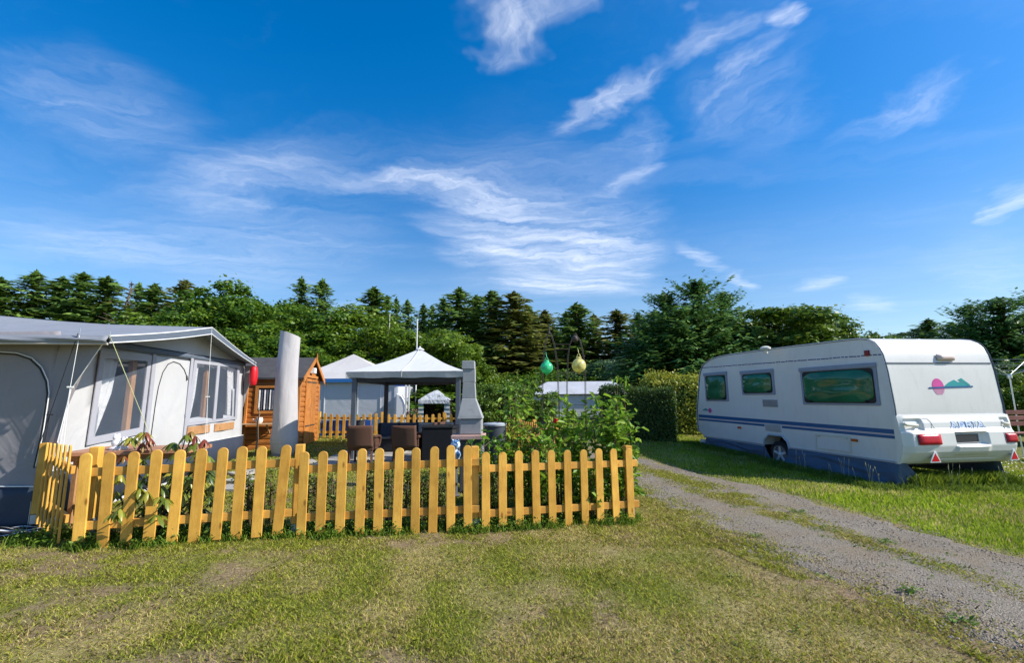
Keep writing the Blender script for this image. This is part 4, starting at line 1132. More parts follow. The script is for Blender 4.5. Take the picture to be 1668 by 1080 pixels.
for i in range(4):
    a, b = cr[i], cr[(i+1) % 4]; i_ = ((ap-a).normalized()+(ap-b).normalized()); i_.z = 0; i_.normalize()
    mb.grid(lambda u, v: a.lerp(b, u)+i_*.03*v+Vector((0, 0, -.01-.13*v+.008*math.sin(u*20)*v)), 24, 2)
mb.build('valance', GV, gaz, smooth=True)
mb = MB(); s_ = Vector((cr[0]+cr[1])/2); mb.tube([s_+Vector((-.08, -.004, -.12)), s_+Vector((-.08, -.004, .01))]+[s_.lerp(ap, k/6)+Vector((-.08*(1-k/6), -.006, .016-.055*math.sin(PI*k/6))) for k in range(1, 7)], .008, 6); mb.build('seam', GV, gaz)
mb = MB(); mb.lathe(ap+Vector((0, 0, -.03)), [(.12, 0), (.09, .03), (.03, .06), (.015, .1)], 12); mb.build('cap', GZ, gaz, smooth=True)
mb = MB()
pc = [Vector((gl, Yg, 0)), Vector((gr_, Yg, 0)), Vector((gr_, Yg+gd, 0)), Vector((gl, Yg+gd, 0))]
for i in range(4):
    a, b = pc[i].copy(), pc[(i+1) % 4].copy(); a.z = b.z = zev-.17
    mb.beam(a, b, .05, .11)
mb.build('beam', GD, gaz)
for i, p in enumerate(pc):
    gz = g(p.x, p.y); mb = MB(); mb.box((p.x, p.y, (gz+zev-.1)/2), (.10, .10, zev-.1-gz)); mb.box((p.x, p.y, gz+.012), (.2, .2, .02))
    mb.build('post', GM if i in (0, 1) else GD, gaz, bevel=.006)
for i, p in enumerate(pc):
    mb = MB(); mb.beam(Vector((p.x, p.y, zev-.06)), ap-Vector((0, 0, .1)), .03, .03); mb.build('rafter', GD, gaz)
# paving under it
PAV = mat('paving_slab', (.36, .34, .31), .85, .15, 4, .4, 60)
mb = MB()
for i in range(7):
    for j in range(7):
        x, y = gl-.35+i*.52, Yg-.45+j*.52
        mb.box((x, y, g(x, y)+.012), (.505, .505, .05))
tag(mb.build('patio_paving', PAV, None, bevel=.006, segs=1), kind='structure')
mb = MB()
for i in range(6):
    q = [(-5.2, 9.4), (-4.85, 9.7), (-4.5, 10.0), (-5.0, 8.8), (-4.7, 8.2), (-4.5, 7.6)][i]
    mb.box((q[0], q[1], g(*q)+.012), (.5, .42, .05), rz=.3*i)
tag(mb.build('path_slabs', PAV, None, bevel=.006, segs=1), kind='structure')

# wicker chairs
m, nt, out = new_mat('brown_wicker'); pp = principled(nt, out, .5, .35)
wv = nt.nodes.new('ShaderNodeTexWave'); wv.inputs['Scale'].default_value = 22; wv.bands_direction = 'Z'; wv.inputs['Distortion'].default_value = 1; nt.links.new(pos(nt), wv.inputs['Vector'])
nt.links.new(ramp(nt, wv.outputs[0], [(.2, (.085, .038, .022)), (.7, (.19, .092, .058))]).outputs[0], pp.inputs['Base Color']); bump(nt, wv.outputs[0], .8, .01, pp)
WICK = m
m, nt, out = new_mat('black_rattan'); pp = principled(nt, out, .5, .35)
wv = nt.nodes.new('ShaderNodeTexWave'); wv.inputs['Scale'].default_value = 18; wv.bands_direction = 'Z'; wv.inputs['Distortion'].default_value = 1; nt.links.new(pos(nt), wv.inputs['Vector'])
nt.links.new(ramp(nt, wv.outputs[0], [(.2, (.004, .004, .005)), (.8, (.013, .014, .018))]).outputs[0], pp.inputs['Base Color']); bump(nt, wv.outputs[0], .6, .01, pp)
RAT = m
def chair(x, y, rz, label, group=None):
    t = thing('wicker_chair', label, 'chair', (x, y, g(x, y)+.04), group, rz)
    H, D, Wd = .78, .50, .52
    mb = MB(); mb.grid(lambda u, v: Vector((-Wd/2+Wd*u, -D/2-.08*v-.03*math.sin(PI*u), .34+(H-.34)*v)), 10, 8); mb.build('backrest', WICK, t, smooth=True, solid=.05, local=True)
    mb = MB(); mb.box((0, 0, .32), (Wd, D, .08)); mb.build('seat', WICK, t, bevel=.02, local=True)
    mb = MB(); mb.box((0, .03, .39), (Wd-.1, D-.08, .06)); mb.build('cushion', fabric('chair_cushion', (.18, .13, .1)), t, bevel=.02, local=True)
    for s in (-1, 1):
        mb = MB(); mb.tube([(s*(Wd/2+.02), -D/2-.03, .56), (s*(Wd/2+.03), 0, .56), (s*(Wd/2+.03), D/2-.03, .53), (s*(Wd/2+.02), D/2, .42), (s*Wd/2, D/2-.02, .32)], .028, 8); mb.build('armrest', WICK, t, smooth=True, local=True)
        mb = MB(); mb.box((s*(Wd/2), 0, .44), (.025, D-.08, .18)); mb.build('side_panel', WICK, t, local=True)
        for fy in (-1, 1):
            mb = MB(); mb.beam((s*(Wd/2-.04), fy*(D/2-.04), .32), (s*(Wd/2-.03), fy*(D/2-.01), 0), .045, .045); mb.build('leg', WICK, t, local=True)
    return t
chair(xat(595, 9.75), 9.75, .06, 'brown wicker armchair beside the left front post of the gazebo')
chair(xat(667, 9.8), 9.8, -.10, 'brown wicker armchair near the middle of the gazebo front')
chair(xat(697, 10.6), 10.6, 1.25, 'brown wicker armchair turned sideways before the black sofa')
# rattan corner sofa
sx0, sx1 = xat(612, 12.3), xat(745, 12.3); gz = g(-2.5, 12)+.04
so_ = thing('corner_sofa', 'black rattan corner sofa with dark cushions at the back of the gazebo', 'sofa', ((sx0+sx1)/2, 12.3, gz))
CUSH = fabric('dark_cushion', (.03, .045, .07), .8, .1, .5, 5)
mb = MB(); mb.box(((sx0+sx1)/2, 12.62, gz+.31), (sx1-sx0, .16, .62)); mb.build('backrest', RAT, so_, bevel=.04)
mb = MB(); mb.box(((sx0+sx1)/2, 12.2, gz+.15), (sx1-sx0, .72, .3)); mb.build('seat', RAT, so_, bevel=.03)
mb = MB(); mb.box((sx1+.0, 11.9, gz+.28), (.16, 1.5, .56)); mb.build('armrest', RAT, so_, bevel=.04)
n_ = 4
for i in range(n_):
    w_ = (sx1-sx0-.2)/n_
    mb = MB(); mb.box((sx0+.1+w_*(i+.5), 12.47, gz+.44), (w_-.03, .14, .34), tilt=Matrix.Rotation(-.18, 3, 'X')); mb.build('cushion', CUSH, so_, bevel=.05, segs=3)
lb = thing('rattan_tub_sofa', 'black rattan sofa end with a rounded back next to the stone barbecue', 'sofa', (xat(718, 9.9), 9.9, g(-1.6, 9.9)+.04))
c = Vector((xat(718, 9.9), 9.9, g(-1.6, 9.9)+.04))
zt1 = at(718, 694, 9.7).z-c.z
pts = [(-.34, -.30), (.30, -.30), (.36, -.22), (.37, .3), (.30, .42), (.1, .5), (-.25, .5), (-.36, .42)]
mb = MB(); mb.prism([c+Vector((x, y, 0)) for x, y in pts], Vector((0, 0, zt1-.06))); mb.build('body', RAT, lb, bevel=.02)
mb = MB(); mb.prism([c+Vector((x*1.03, y*1.03, zt1-.056)) for x, y in pts], Vector((0, 0, .05))); mb.build('rim', RAT, lb, bevel=.02)
lt = thing('rattan_table', 'low black rattan table with a glass top between chairs and sofa', 'table', (xat(640, 11.6), 11.6, gz))
mb = MB(); mb.box((xat(640, 11.6), 11.55, gz+.32), (.85, .5, .03)); mb.build('table_top', mat('smoked_glass', (.12, .13, .14), .08, spec=.6), lt)
mb = MB(); mb.box((xat(640, 11.6), 11.55, gz+.15), (.78, .44, .30)); mb.build('body', RAT, lt, bevel=.02)
# pots on the back fence
def flowers(name, label, cat, c, r, n, cols, pot=None, leafc=None, size=.05):
    th = thing(name, label, cat, c)
    c = Vector(c)
    if pot:
        mb = MB(); mb.lathe(c, [(r*.5, 0), (r*.75, pot), (r*.8, pot), (r*.8, pot+.02), (r*.6, pot)], 14); mb.build('pot', mat('plant_pot', (.05, .05, .055), .6), th, smooth=True)
    k = n*3
    P_ = RNG.normal(size=(k, 3)); P_ = unit(P_)*RNG.random((k, 1))**.4*r; P_[:, 2] = np.abs(P_[:, 2])*.9+(pot or 0)
    v, q, w = leaf_quads(P_+np.array(c), P_+RNG.normal(size=(k, 3))*r, np.full(k, size*1.3), np.full(k, size*.7), RNG.random(k))
    link_mesh('foliage', fast_mesh('foliage', v, q, w), leafc or LEAF_G, th)
    P_ = RNG.normal(size=(n, 3)); P_ = unit(P_)*r*(.75+.3*RNG.random((n, 1))); P_[:, 2] = np.abs(P_[:, 2])+(pot or 0)
    v, q, w = leaf_quads(P_+np.array(c), P_, size*(.7+.5*RNG.random(n)), size*(.6+.4*RNG.random(n)), RNG.random(n))
    link_mesh('blossom', fast_mesh('blossom', v, q, w), cols, th)
    return th
LEAF_G = leafmat('leaf_mid', [(0, (.03, .075, .012)), (.5, (.065, .13, .018)), (1, (.13, .20, .03))])
c = at(672, 672, 14.9); flowers('potted_flowers', 'pink flowers in a dark pot behind the back fence', 'flowers', (c.x, 14.9, c.z-.28), .22, 60, leafmat('petal_pink', [(0, (.5, .08, .14)), (.5, (.75, .22, .30)), (1, (.85, .5, .5))]), .2)
c = at(585, 684, 13.6); flowers('fence_plant', 'dark leafy plant in a blue pot beside the rear gazebo post', 'plant', (c.x, 13.6, c.z-.25), .22, 10, leafmat('petal_white', [(0, (.5, .5, .45)), (1, (.7, .7, .6))]), .22)

# ================================================================== stone barbecue
CON = mat('cast_concrete', (.30, .31, .315), .85, .10, 2.5, .5, 90, .006, dirt=((.17, .175, .18), .5))
COND = mat('dark_concrete', (.085, .09, .10), .85, .15, 3, .4, 80)
SLB = mat('pink_slab', (.48, .30, .25), .8, .12, 6, .4, 90)
Yb = 7.55
bx = xat(766, Yb); gb = g(bx, Yb)
bbq = thing('stone_barbecue', 'grey cast concrete barbecue with tall chimney and pink slab shelf', 'barbecue', (bx, Yb, gb))
def zb_(v): return at(766, v, Yb-.12).z
def frust(w0, d0, z0, w1, d1, z1, x0=bx, x1=bx, y0=Yb, y1=Yb):
    return [Vector((x0+sx*w0/2, y0+sy*d0/2, z0)) for sx, sy in ((-1, -1), (1, -1), (1, 1), (-1, 1))]+[Vector((x1+sx*w1/2, y1+sy*d1/2, z1)) for sx, sy in ((-1, -1), (1, -1), (1, 1), (-1, 1))]
def xb_(u): return xat(u, Yb-.12)
px = Yb/741
mb = MB(); cx1 = xb_(762); mb.hexa(frust(21*px, .2, zb_(601), 20*px, .2, zb_(587.5), cx1, cx1)); mb.build('chimney_cap', CON, bbq, bevel=.008)
mb = MB(); mb.hexa(frust(20*px, .17, zb_(623), 19.5*px, .17, zb_(601), cx1+.012, cx1+.012)); mb.build('chimney', CON, bbq, bevel=.006)
mb = MB(); mb.hexa(frust(22*px, .18, zb_(649), 19*px, .18, zb_(623.5), cx1+.012, cx1+.012)); mb.build('chimney', CON, bbq, bevel=.006)
mb = MB(); mb.hexa(frust(38*px, .36, zb_(679), 22*px, .2, zb_(649.2), xb_(766), cx1+.012)); mb.hexa(frust(40*px, .38, zb_(682.5), 39*px, .37, zb_(679), xb_(766), xb_(766))); mb.build('hood', CON, bbq, bevel=.008)
mb = MB(); mb.hexa(frust(35*px, .33, zb_(708), 35*px, .33, zb_(682.7), xb_(767), xb_(767))); mb.build('firebox', CON, bbq, bevel=.02)
mb = MB(); mb.hexa(frust(51*px, .52, zb_(715), 51*px, .52, zb_(708.3), xb_(763.5), xb_(763.5), Yb-.04, Yb-.04)); mb.build('shelf', SLB, bbq, bevel=.008)
mb = MB(); mb.hexa(frust(33*px, .34, gb-.02, 33*px, .34, zb_(715.3), xb_(767), xb_(767))); mb.build('base', COND, bbq, bevel=.01)
# figurine at its foot
BW = None
m, nt, out = new_mat('blue_white_glaze'); pp = principled(nt, out, .2, .5)
n1 = noise_node(nt, pos(nt), 11, 3); nt.links.new(ramp(nt, n1.outputs[0], [(.46, (.62, .70, .78)), (.53, (.10, .25, .45)), (.62, (.04, .10, .22))]).outputs[0], pp.inputs['Base Color'])
gx_ = xat(741.5, 7.15); zt2 = at(741, 716, 7.15).z
gn = thing('ceramic_figure', 'blue and white glazed ceramic figure standing left of the barbecue base', 'figurine', (gx_, 7.15, g(gx_, 7.15)))
gz2 = g(gx_, 7.15); hh = zt2-gz2
mb = MB(); mb.lathe((gx_, 7.15, gz2), [(.08, 0), (.085, .03), (.05, .05), (.045, hh-.42), (.085, hh-.40), (.085, hh-.37)], 16); mb.build('pedestal', COND, gn, smooth=True)
mb = MB(); mb.ball((gx_, 7.15, zt2-.25), .095, 14, 10, .85, .85, 1.25); mb.ball((gx_+.01, 7.14, zt2-.08), .075, 14, 10); mb.ball((gx_-.05, 7.10, zt2-.19), .045, 10, 8, 1, 1, 1.4); mb.ball((gx_+.06, 7.10, zt2-.22), .04, 10, 8, 1, 1, 1.4)
mb.ball((gx_-.035, 7.14, zt2-.015), .02, 8, 6); mb.ball((gx_+.05, 7.14, zt2-.015), .02, 8, 6)
mb.build('figure', m, gn, smooth=True)
# barrel
bxx = xat(806, 8.2); gz = g(bxx, 8.2)
br = thing('rain_barrel', 'dark grey plastic rain barrel with pale lid behind the barbecue shelf', 'barrel', (bxx, 8.2, gz))
zl = at(806, 690, 8.2).z-gz
mb = MB(); mb.lathe((bxx, 8.2, gz), [(.16, 0), (.175, zl*.3), (.185, zl*.6), (.19, zl-.05), (.2, zl-.04)], 20); mb.build('body', mat('barrel_dark', (.05, .06, .075), .5, .1), br, smooth=True)
mb = MB(); mb.lathe((bxx, 8.2, gz+zl-.04), [(.21, 0), (.215, .03), (.19, .05), (.03, .06)], 20); mb.build('lid', mat('barrel_lid', (.35, .38, .42), .45, .1), br, smooth=True)

# ================================================================== wrought iron arch and its glass lanterns
IRON = mat('rusty_iron', (.055, .042, .036), .6, .25, 20)
Ya = 6.5
ar = thing('garden_arch', 'rusty iron garden arch of pointed side frames among the shrubs', 'arch', (xat(915, Ya), Ya, g(.8, Ya)))
def ap_(u, v, Y=Ya): return at(u, v, Y)
def footed(pts, Y):
    P_ = [at(u, v, Y) for u, v in pts]; l = P_[-1].copy(); l.z = g(l.x, Y); return P_+[l]
for pts, Y in (([(894, 540), (890, 551), (886, 572), (884, 605), (883.5, 640), (882.5, 735)], Ya), ([(894, 538), (898, 546), (903, 562), (908, 596), (910, 650)], Ya+.25), ([(936, 543), (928, 562), (925, 582), (923.5, 632)], Ya+.25), ([(937, 543), (945, 555), (950, 577), (953.5, 621), (954, 720)], Ya)):
    P_ = footed(pts, Y); mb = MB()
    for dx in (-.007, .007): mb.tube([p+Vector((dx*(1 if i else 0), 0, 0)) for i, p in enumerate(P_)], .0042, 6)
    mb.build('upright', IRON, ar, smooth=True)
for (u1, v1, u2, v2, Y) in ((904, 561, 928, 561, Ya+.25), (909, 607, 924, 607, Ya+.25), (924, 606, 952, 606, Ya+.1), (904, 569, 928, 569, Ya+.25), (885, 600, 908, 600, Ya+.1), (884, 660, 910, 660, Ya+.1), (924, 660, 954, 660, Ya+.1)):
    mb = MB(); mb.tube([at(u1, v1, Y), at(u2, v2, Y)], .005, 5); mb.build('rung', IRON, ar)
mb = MB(); mb.ball(at(936.5, 552, Ya+.1), .05, 10, 8, 1, 1, 1.1); mb.build('finial', IRON, ar, smooth=True)
mb = MB(); p = at(894, 538, Ya+.1); mb.tube([p-Vector((0, 0, .05)), p+Vector((0, 0, .1))], [.012, .004], 6); mb.build('finial', IRON, ar)
def lamp(u, v, r, col, label):
    c = at(u, v, Ya-.12)
    t = thing('glass_lantern', label, 'lantern', c)
    m, nt, out = new_mat('glass_'+label.split()[0]); p = nt.nodes.new('ShaderNodeBsdfPrincipled'); p.inputs['Roughness'].default_value = .25
    n = noise_node(nt, pos(nt), 18, 4); cc = ramp(nt, n.outputs[0], [(.35, mulc(col, .6)), (.65, mulc(col, 1.25))]).outputs[0]
    nt.links.new(cc, p.inputs['Base Color']); tr = nt.nodes.new('ShaderNodeBsdfTranslucent'); nt.links.new(cc, tr.inputs[0])
    ms = nt.nodes.new('ShaderNodeMixShader'); ms.inputs[0].default_value = .4; nt.links.new(p.outputs[0], ms.inputs[1]); nt.links.new(tr.outputs[0], ms.inputs[2]); nt.links.new(ms.outputs[0], out.inputs[0])
    mb = MB(); mb.ball(c, r, 20, 14); mb.lathe(c+Vector((0, 0, r*.92)), [(r*.4, 0), (r*.38, r*.16), (r*.2, r*.3)], 12); mb.lathe(c-Vector((0, 0, r*1.22)), [(r*.06, 0), (r*.18, r*.1), (r*.3, r*.3)], 10); mb.build('shade', m, t, smooth=True)
    mb = MB(); mb.tube([c+Vector((-r*.35, 0, r*1.1)), c+Vector((-r*.12, 0, r*1.55)), c+Vector((0, 0, r*1.75)), c+Vector((r*.12, 0, r*1.55)), c+Vector((r*.35, 0, r*1.1))], .006, 6)
    mb.tube([c+Vector((0, 0, r*1.7)), c+Vector((0, .03, r*2.2)), c+Vector((0, .11, r*2.6))], .004, 5); mb.build('hanger', m, t)
lamp(890.5, 599, .088, (.10, .74, .38), 'green glass ball lantern hanging from the iron arch')
lamp(943, 595.5, .100, (.86, .76, .30), 'yellow glass ball lantern hanging from the iron arch')

# ================================================================== far caravan between the shrubs
Yc = 20.0
rc_ = thing('old_caravan', 'old pale caravan with weathered light roof half hidden behind garden shrubs', 'caravan', (xat(940, Yc), Yc, g(3.5, Yc)))
gz = g(3.5, Yc)
zt3, zm3 = at(940, 622, Yc+.8).z, at(870, 643, Yc).z
xl, xr = xat(862, Yc), xat(1026, Yc)
mb = MB(); mb.box(((xl+xr)/2, Yc+1.1, (gz+.35+zm3)/2), (xr-xl, 2.2, zm3-gz-.35)); mb.build('body', mat('old_caravan_body', (.50, .52, .52), .5, .08), rc_, bevel=.08, segs=3)
RW = mat('weathered_roof', (.46, .47, .50), .6, .15, 1.4, dirt=((.25, .22, .2), .55))
mb = MB(); o_ = .18
lo = [Vector((xl-o_, Yc-o_, zm3)), Vector((xr+o_, Yc-o_, zm3)), Vector((xr+o_, Yc+2.4, zm3)), Vector((xl-o_, Yc+2.4, zm3))]
hi = [Vector((xat(893, Yc), Yc+.5, zt3)), Vector((xat(1004, Yc), Yc+.5, zt3)), Vector((xat(1004, Yc), Yc+1.7, zt3)), Vector((xat(893, Yc), Yc+1.7, zt3))]
mb.hexa(lo+hi); mb.build('roof', RW, rc_, bevel=.04)
mb = MB(); a, b = at(867, 666, Yc-.02), at(880, 650, Yc-.02); mb.box(((a.x+b.x)/2, Yc-.02, (a.z+b.z)/2), (b.x-a.x, .05, b.z-a.z)); wn = mb.build('window', mat('window_rim', (.4, .42, .42), .5), rc_)
mb = MB(); mb.box(((a.x+b.x)/2, Yc-.05, (a.z+b.z)/2), (b.x-a.x-.12, .03, b.z-a.z-.12)); mb.build('pane', glassy('old_pane', (.05, .09, .07), .08), wn)
mb = MB(); mb.box(((xl+xr)/2, Yc+.1, gz+.2), (xr-xl-.5, .03, .4)); mb.build('skirt', mat('old_skirt', (.08, .08, .09), .8), rc_)

# ================================================================== rotary clothes line and bench on the right
Yq = 12.6
ct = at(1644, 612, Yq); cb = Vector((ct.x+.02, Yq, g(ct.x, Yq)))
cl = thing('clothes_line', 'rotary clothes line with folded out metal arms behind the caravan', 'clothes line', cb)
STL = mat('line_steel', (.55, .60, .64), .35, .1, metal=.6)
mb = MB(); mb.tube([cb, ct], .017, 8); mb.build('pole', STL, cl, smooth=True)
mb = MB(); mb.lathe(ct-Vector((0, 0, .08)), [(.05, 0), (.06, .05), (.05, .12)], 10); mb.build('hub', STL, cl, smooth=True)
for a_ in (.35, 1.9, 3.5, 5.0):
    e = ct+Vector((math.cos(a_)*1.35, math.sin(a_)*1.35, .62 if a_ in (.35,) else .45))
    mb = MB(); mb.tube([ct, e], .009, 6); mb.build('arm', STL, cl)
for r_ in (.45, .85, 1.25):
    for k in range(4):
        A_ = [.35, 1.9, 3.5, 5.0]; a, b = A_[k], A_[(k+1) % 4]
        e1 = ct+Vector((math.cos(a)*r_, math.sin(a)*r_, .45*r_/1.35)); e2 = ct+Vector((math.cos(b)*r_, math.sin(b)*r_, .45*r_/1.35))
        mb = MB(); mb.tube([e1, (e1+e2)/2-Vector((0, 0, .03)), e2], .003, 5); mb.build('line', STL, cl)
BEN = wood('bench_slats', (.22, .085, .065), (.32, .14, .11), (.1, .04, .03), axis='x')
Yz = 11.8
b0 = at(1630, 672, Yz); gz = g(b0.x, Yz)
bn = thing('garden_bench', 'reddish brown slatted garden bench beside the caravan rear', 'bench', (b0.x+.7, Yz, gz))
for i, v in enumerate((672, 681, 690)):
    p = at(1640, v, Yz); mb = MB(); mb.box((b0.x+.62, Yz+.03*i*-1, p.z), (1.6, .025, .105)); mb.build('back_slat', BEN, bn, bevel=.004)
for i in range(3):
    p = at(1640, 704, Yz); mb = MB(); mb.box((b0.x+.62, Yz-.13-.12*i, p.z), (1.6, .10, .025)); mb.build('seat_slat', BEN, bn, bevel=.004)
for x in (b0.x+.05, b0.x+1.2):
    mb = MB(); z1 = at(1640, 704, Yz).z
    mb.beam((x, Yz+.06, gz), (x, Yz-.0, at(1640, 668, Yz).z), .05, .05); mb.beam((x, Yz-.4, gz), (x, Yz-.4, z1), .05, .05); mb.beam((x, Yz-.42, z1-.03), (x, Yz+.05, z1-.03), .05, .05)
    mb.build('leg', mat('bench_iron', (.05, .05, .05), .6), bn)
# ================================================================== the big caravan
O = at(1466, 762, 8.6)
Dl = Vector((-.229, .973, 0)).normalized(); Dr = Vector((.99, .13, 0)).normalized(); So = Vector((-Dl.y, Dl.x, 0)); So = So if So.x < 0 else -So   # So: out of the near side
Ro = -Dl      # out of the rear
Wd = 2.36
def cv(l, w, z): return O+Dl*l+Dr*w+Vector((0, 0, z))
def cs(l, z, o=0.0): return cv(l, 0, z)+So*o       # on the near side
def rear_l(z): return float(np.interp(z, [.08, .4, 1.1, 1.75, 1.9, 2.08, 2.22, 2.33, 2.405, 2.44], [0, -.05, -.045, 0, .02, .05, .10, .18, .30, .46]))
def cr_(w, z, o=0.0): return cv(rear_l(z), w, z)+Ro*o
# the aluminium skin: fine horizontal ribs
m, nt, out = new_mat('caravan_skin'); pp = principled(nt, out, .38, .45)
n1 = noise_node(nt, pos(nt), 1.3, 4); c = ramp(nt, n1.outputs[0], [(.3, (.66, .645, .61)), (.7, (.72, .705, .67))]).outputs[0]
n2 = noise_node(nt, pos(nt, (3, 3, .8)), 3, 6, .7); c = mixc(nt, ramp(nt, n2.outputs[0], [(.52, (0, 0, 0)), (.8, (.35, .35, .35))]).outputs[0], c, (.46, .45, .41))
nt.links.new(c, pp.inputs['Base Color'])
wv = nt.nodes.new('ShaderNodeTexWave'); wv.inputs['Scale'].default_value = 9.0; wv.bands_direction = 'Z'; nt.links.new(pos(nt), wv.inputs['Vector'])
bump(nt, wv.outputs[0], .10, .006, pp)
SKIN = m
GRP = mat('caravan_gelcoat', (.70, .695, .66), .3, .03, 2, spec=.45, dirt=((.5, .5, .46), .15))
CTRIM = mat('caravan_trim', (.10, .115, .14), .45, .1)
CBLUE = mat('stripe_blue', (.015, .10, .25), .4, .06)
CPINK = mat('stripe_pink', (.50, .30, .36), .4)
CFR = mat('window_frame_bluegrey', (.25, .285, .36), .5, .06)
CGL = glassy('green_acrylic', (.024, .135, .066), .07, 1.0, .42)
CREAM = mat('cream_plastic', (.62, .60, .52), .45, .06)
LRED = mat('red_lens', (.50, .012, .03), .28, .12, 30, spec=.3)
LAMB = mat('amber_lens', (.42, .085, .015), .25, .1)
WHT = mat('white_gloss', (.80, .80, .80), .3, .03)
van = thing('touring_caravan', 'large white touring caravan with blue side stripes parked on the grass beside the track', 'caravan', cv(2.8, 1.1, 0))
van.location.z = g(van.location.x, van.location.y)
prof = [(0, .08), (-.05, .4), (-.045, 1.1), (.0, 1.75), (.02, 1.9), (.05, 2.08), (.10, 2.22), (.18, 2.33), (.30, 2.405), (.46, 2.44), (.8, 2.45), (2.0, 2.465), (3.2, 2.475), (4.28, 2.475), (4.75, 2.45), (5.05, 2.41), (5.28, 2.34), (5.45, 2.25), (5.56, 2.12), (5.64, 1.95), (5.80, 1.25), (5.87, .92), (5.90, .5), (5.86, .25), (5.64, .12),
        (3.23, .10), (3.20, .24), (3.05, .36), (2.64, .36), (2.50, .24), (2.46, .09)]
mb = MB(); mb.prism([cv(l, 0, z) for l, z in prof], Dr*Wd)
body = mb.build('body', SKIN, van, smooth=True, bevel=.025, segs=3)
for w_ in (0.0, Wd):
    mb = MB(); mb.tube([cv(l, w_, z)+So*(.006 if w_ == 0 else -.006) for l, z in prof[:24]], .017, 6); mb.build('edge_trim', CTRIM, van, smooth=True)
    mb = MB(); mb.tube([cv(l, w_, z)+So*(.022 if w_ == 0 else -.022) for l, z in prof[:24]], .007, 6); mb.build('edge_trim', GRP, van, smooth=True)
# lower sill rails
for a, b in ((.02, 2.45), (3.24, 5.62)):
    mb = MB(); mb.beam(cs(a, .085, .012), cs(b, .105, .012), .03, .035); mb.build('sill_rail', mat('sill_grey', (.36, .40, .45), .4, metal=.3), van, bevel=.006)
def sstrip(name, l0, l1, za0, za1, zb0, zb1, m, o=.004, th=.003):
    mb = MB(); mb.prism([cs(l0, za0, o), cs(l1, za1, o), cs(l1, zb1, o), cs(l0, zb0, o)], -So*th); return mb.build(name, m, van)
def lz(l, a, b): return a+(b-a)*l/5.82
sstrip('side_stripe', -.035, 5.83, .597, .680, .680, .767, CBLUE)
for a, b in ((-.035, 2.63), (3.18, 5.84)): sstrip('side_stripe', a, b, lz(a, .511, .592), lz(b, .511, .592), lz(a, .567, .642), lz(b, .567, .642), CBLUE)
sstrip('pin_stripe', -.035, 5.83, .578, .657, .588, .667, CPINK)
mb = MB(); k = 0.04
while k < 5.55:
    L = rnd.uniform(.05, .12); z = 2.083+(2.184-2.083)*k/5.5+rnd.uniform(-.004, .004)
    mb.prism([cs(k, z-.012, .004), cs(k+L, z-.010, .004), cs(k+L, z+.013, .004), cs(k, z+.010, .004)], -So*.003); k += L+rnd.uniform(.004, .03)
mb.build('dashed_stripe', mat('dash_blue', (.06, .075, .20), .5), van)
# side windows: moulded frame, bulged tinted pane with rounded corners
def rrect(l0, l1, z0, z1, r, n=5):
    o_ = []
    for cx, cz, a0 in ((l1-r, z1-r, 0), (l0+r, z1-r, 90), (l0+r, z0+r, 180), (l1-r, z0+r, 270)):
        for k in range(n+1):
            a = math.radians(a0+90*k/n); o_.append((cx+r*math.cos(a), cz+r*math.sin(a)))
    return o_
def swindow(l0, l1, z0, z1):
    mb = MB(); mb.prism([cs(l, z, .022) for l, z in rrect(l0, l1, z0, z1, .03, 3)], -So*.03)
    wf = mb.build('window', CFR, van, bevel=.008)
    mb = MB(); mb.prism([cs(l, z, .046) for l, z in ((l0-.01, z1-.075), (l1+.01, z1-.075), (l1+.01, z1+.012), (l0-.01, z1+.012))], -So*.03); mb.build('header', CFR, wf, bevel=.008)
    mb = MB(); mb.prism([cs(l, z, .032) for l, z in rrect(l0+.065, l1-.065, z0+.045, z1-.085, .06)], -So*.02); mb.build('rubber_seal', mat('rubber', (.012, .014, .014), .5), wf)
    a0, a1, c0, c1 = l0+.08, l1-.08, z0+.06, z1-.10
    ph = rnd.uniform(0, 6)
    def fn(u, v):
        x, y = 2*u-1, 2*v-1
        # squircle outline
        f = (1-.13*(abs(x)**6)*(abs(y)**6)*1.6)
        bul = (1-x**4)*(1-y**4)
        warp = .010*math.sin(x*5+ph+y*3)*bul+.006*math.sin(y*7+ph)*bul
        return cs((a0+a1)/2+(a1-a0)/2*x*f, (c0+c1)/2+(c1-c0)/2*y*f, .036+.045*bul+warp)
    mb = MB(); mb.grid(fn, 28, 18); mb.build('pane', CGL, wf, smooth=True, solid=.004)
    mb = MB()
    for fx in (.1, .9): mb.box(cs(a0+(a1-a0)*fx, c0+.02, .05), (.03, .03, .05))
    mb.build('latch', mat('latch_black', (.015, .015, .015), .4), wf)
swindow(4.41, 5.41, 1.17, 2.0); swindow(2.73, 3.86, 1.345, 1.97); swindow(.20, 1.95, 1.115, 1.93)
# vents
def vent(l0, l1, z0, z1, m, fr):
    mb = MB(); mb.prism([cs(l, z, .012) for l, z in ((l0, z0), (l1, z0), (l1, z1), (l0, z1))], -So*.016); v = mb.build('vent', fr, van, bevel=.004)
    mb = MB(); n = 8
    for i in range(n):
        z = z0+.02+(z1-z0-.04)*i/(n-1); mb.beam(cs(l0+.02, z, .016), cs(l1-.02, z+.004, .016), .01, .008)
    mb.build('grille', m, v)
vent(2.69, 3.17, 1.045, 1.225, mat('vent_grey', (.20, .21, .23), .6), mat('vent_shade', (.35, .36, .38), .6))  # grey plate behind darker grey slats
vent(2.655, 3.155, .445, .63, mat('vent_grey_pale', (.30, .31, .33), .6), mat('vent_rim', (.55, .56, .57), .5))
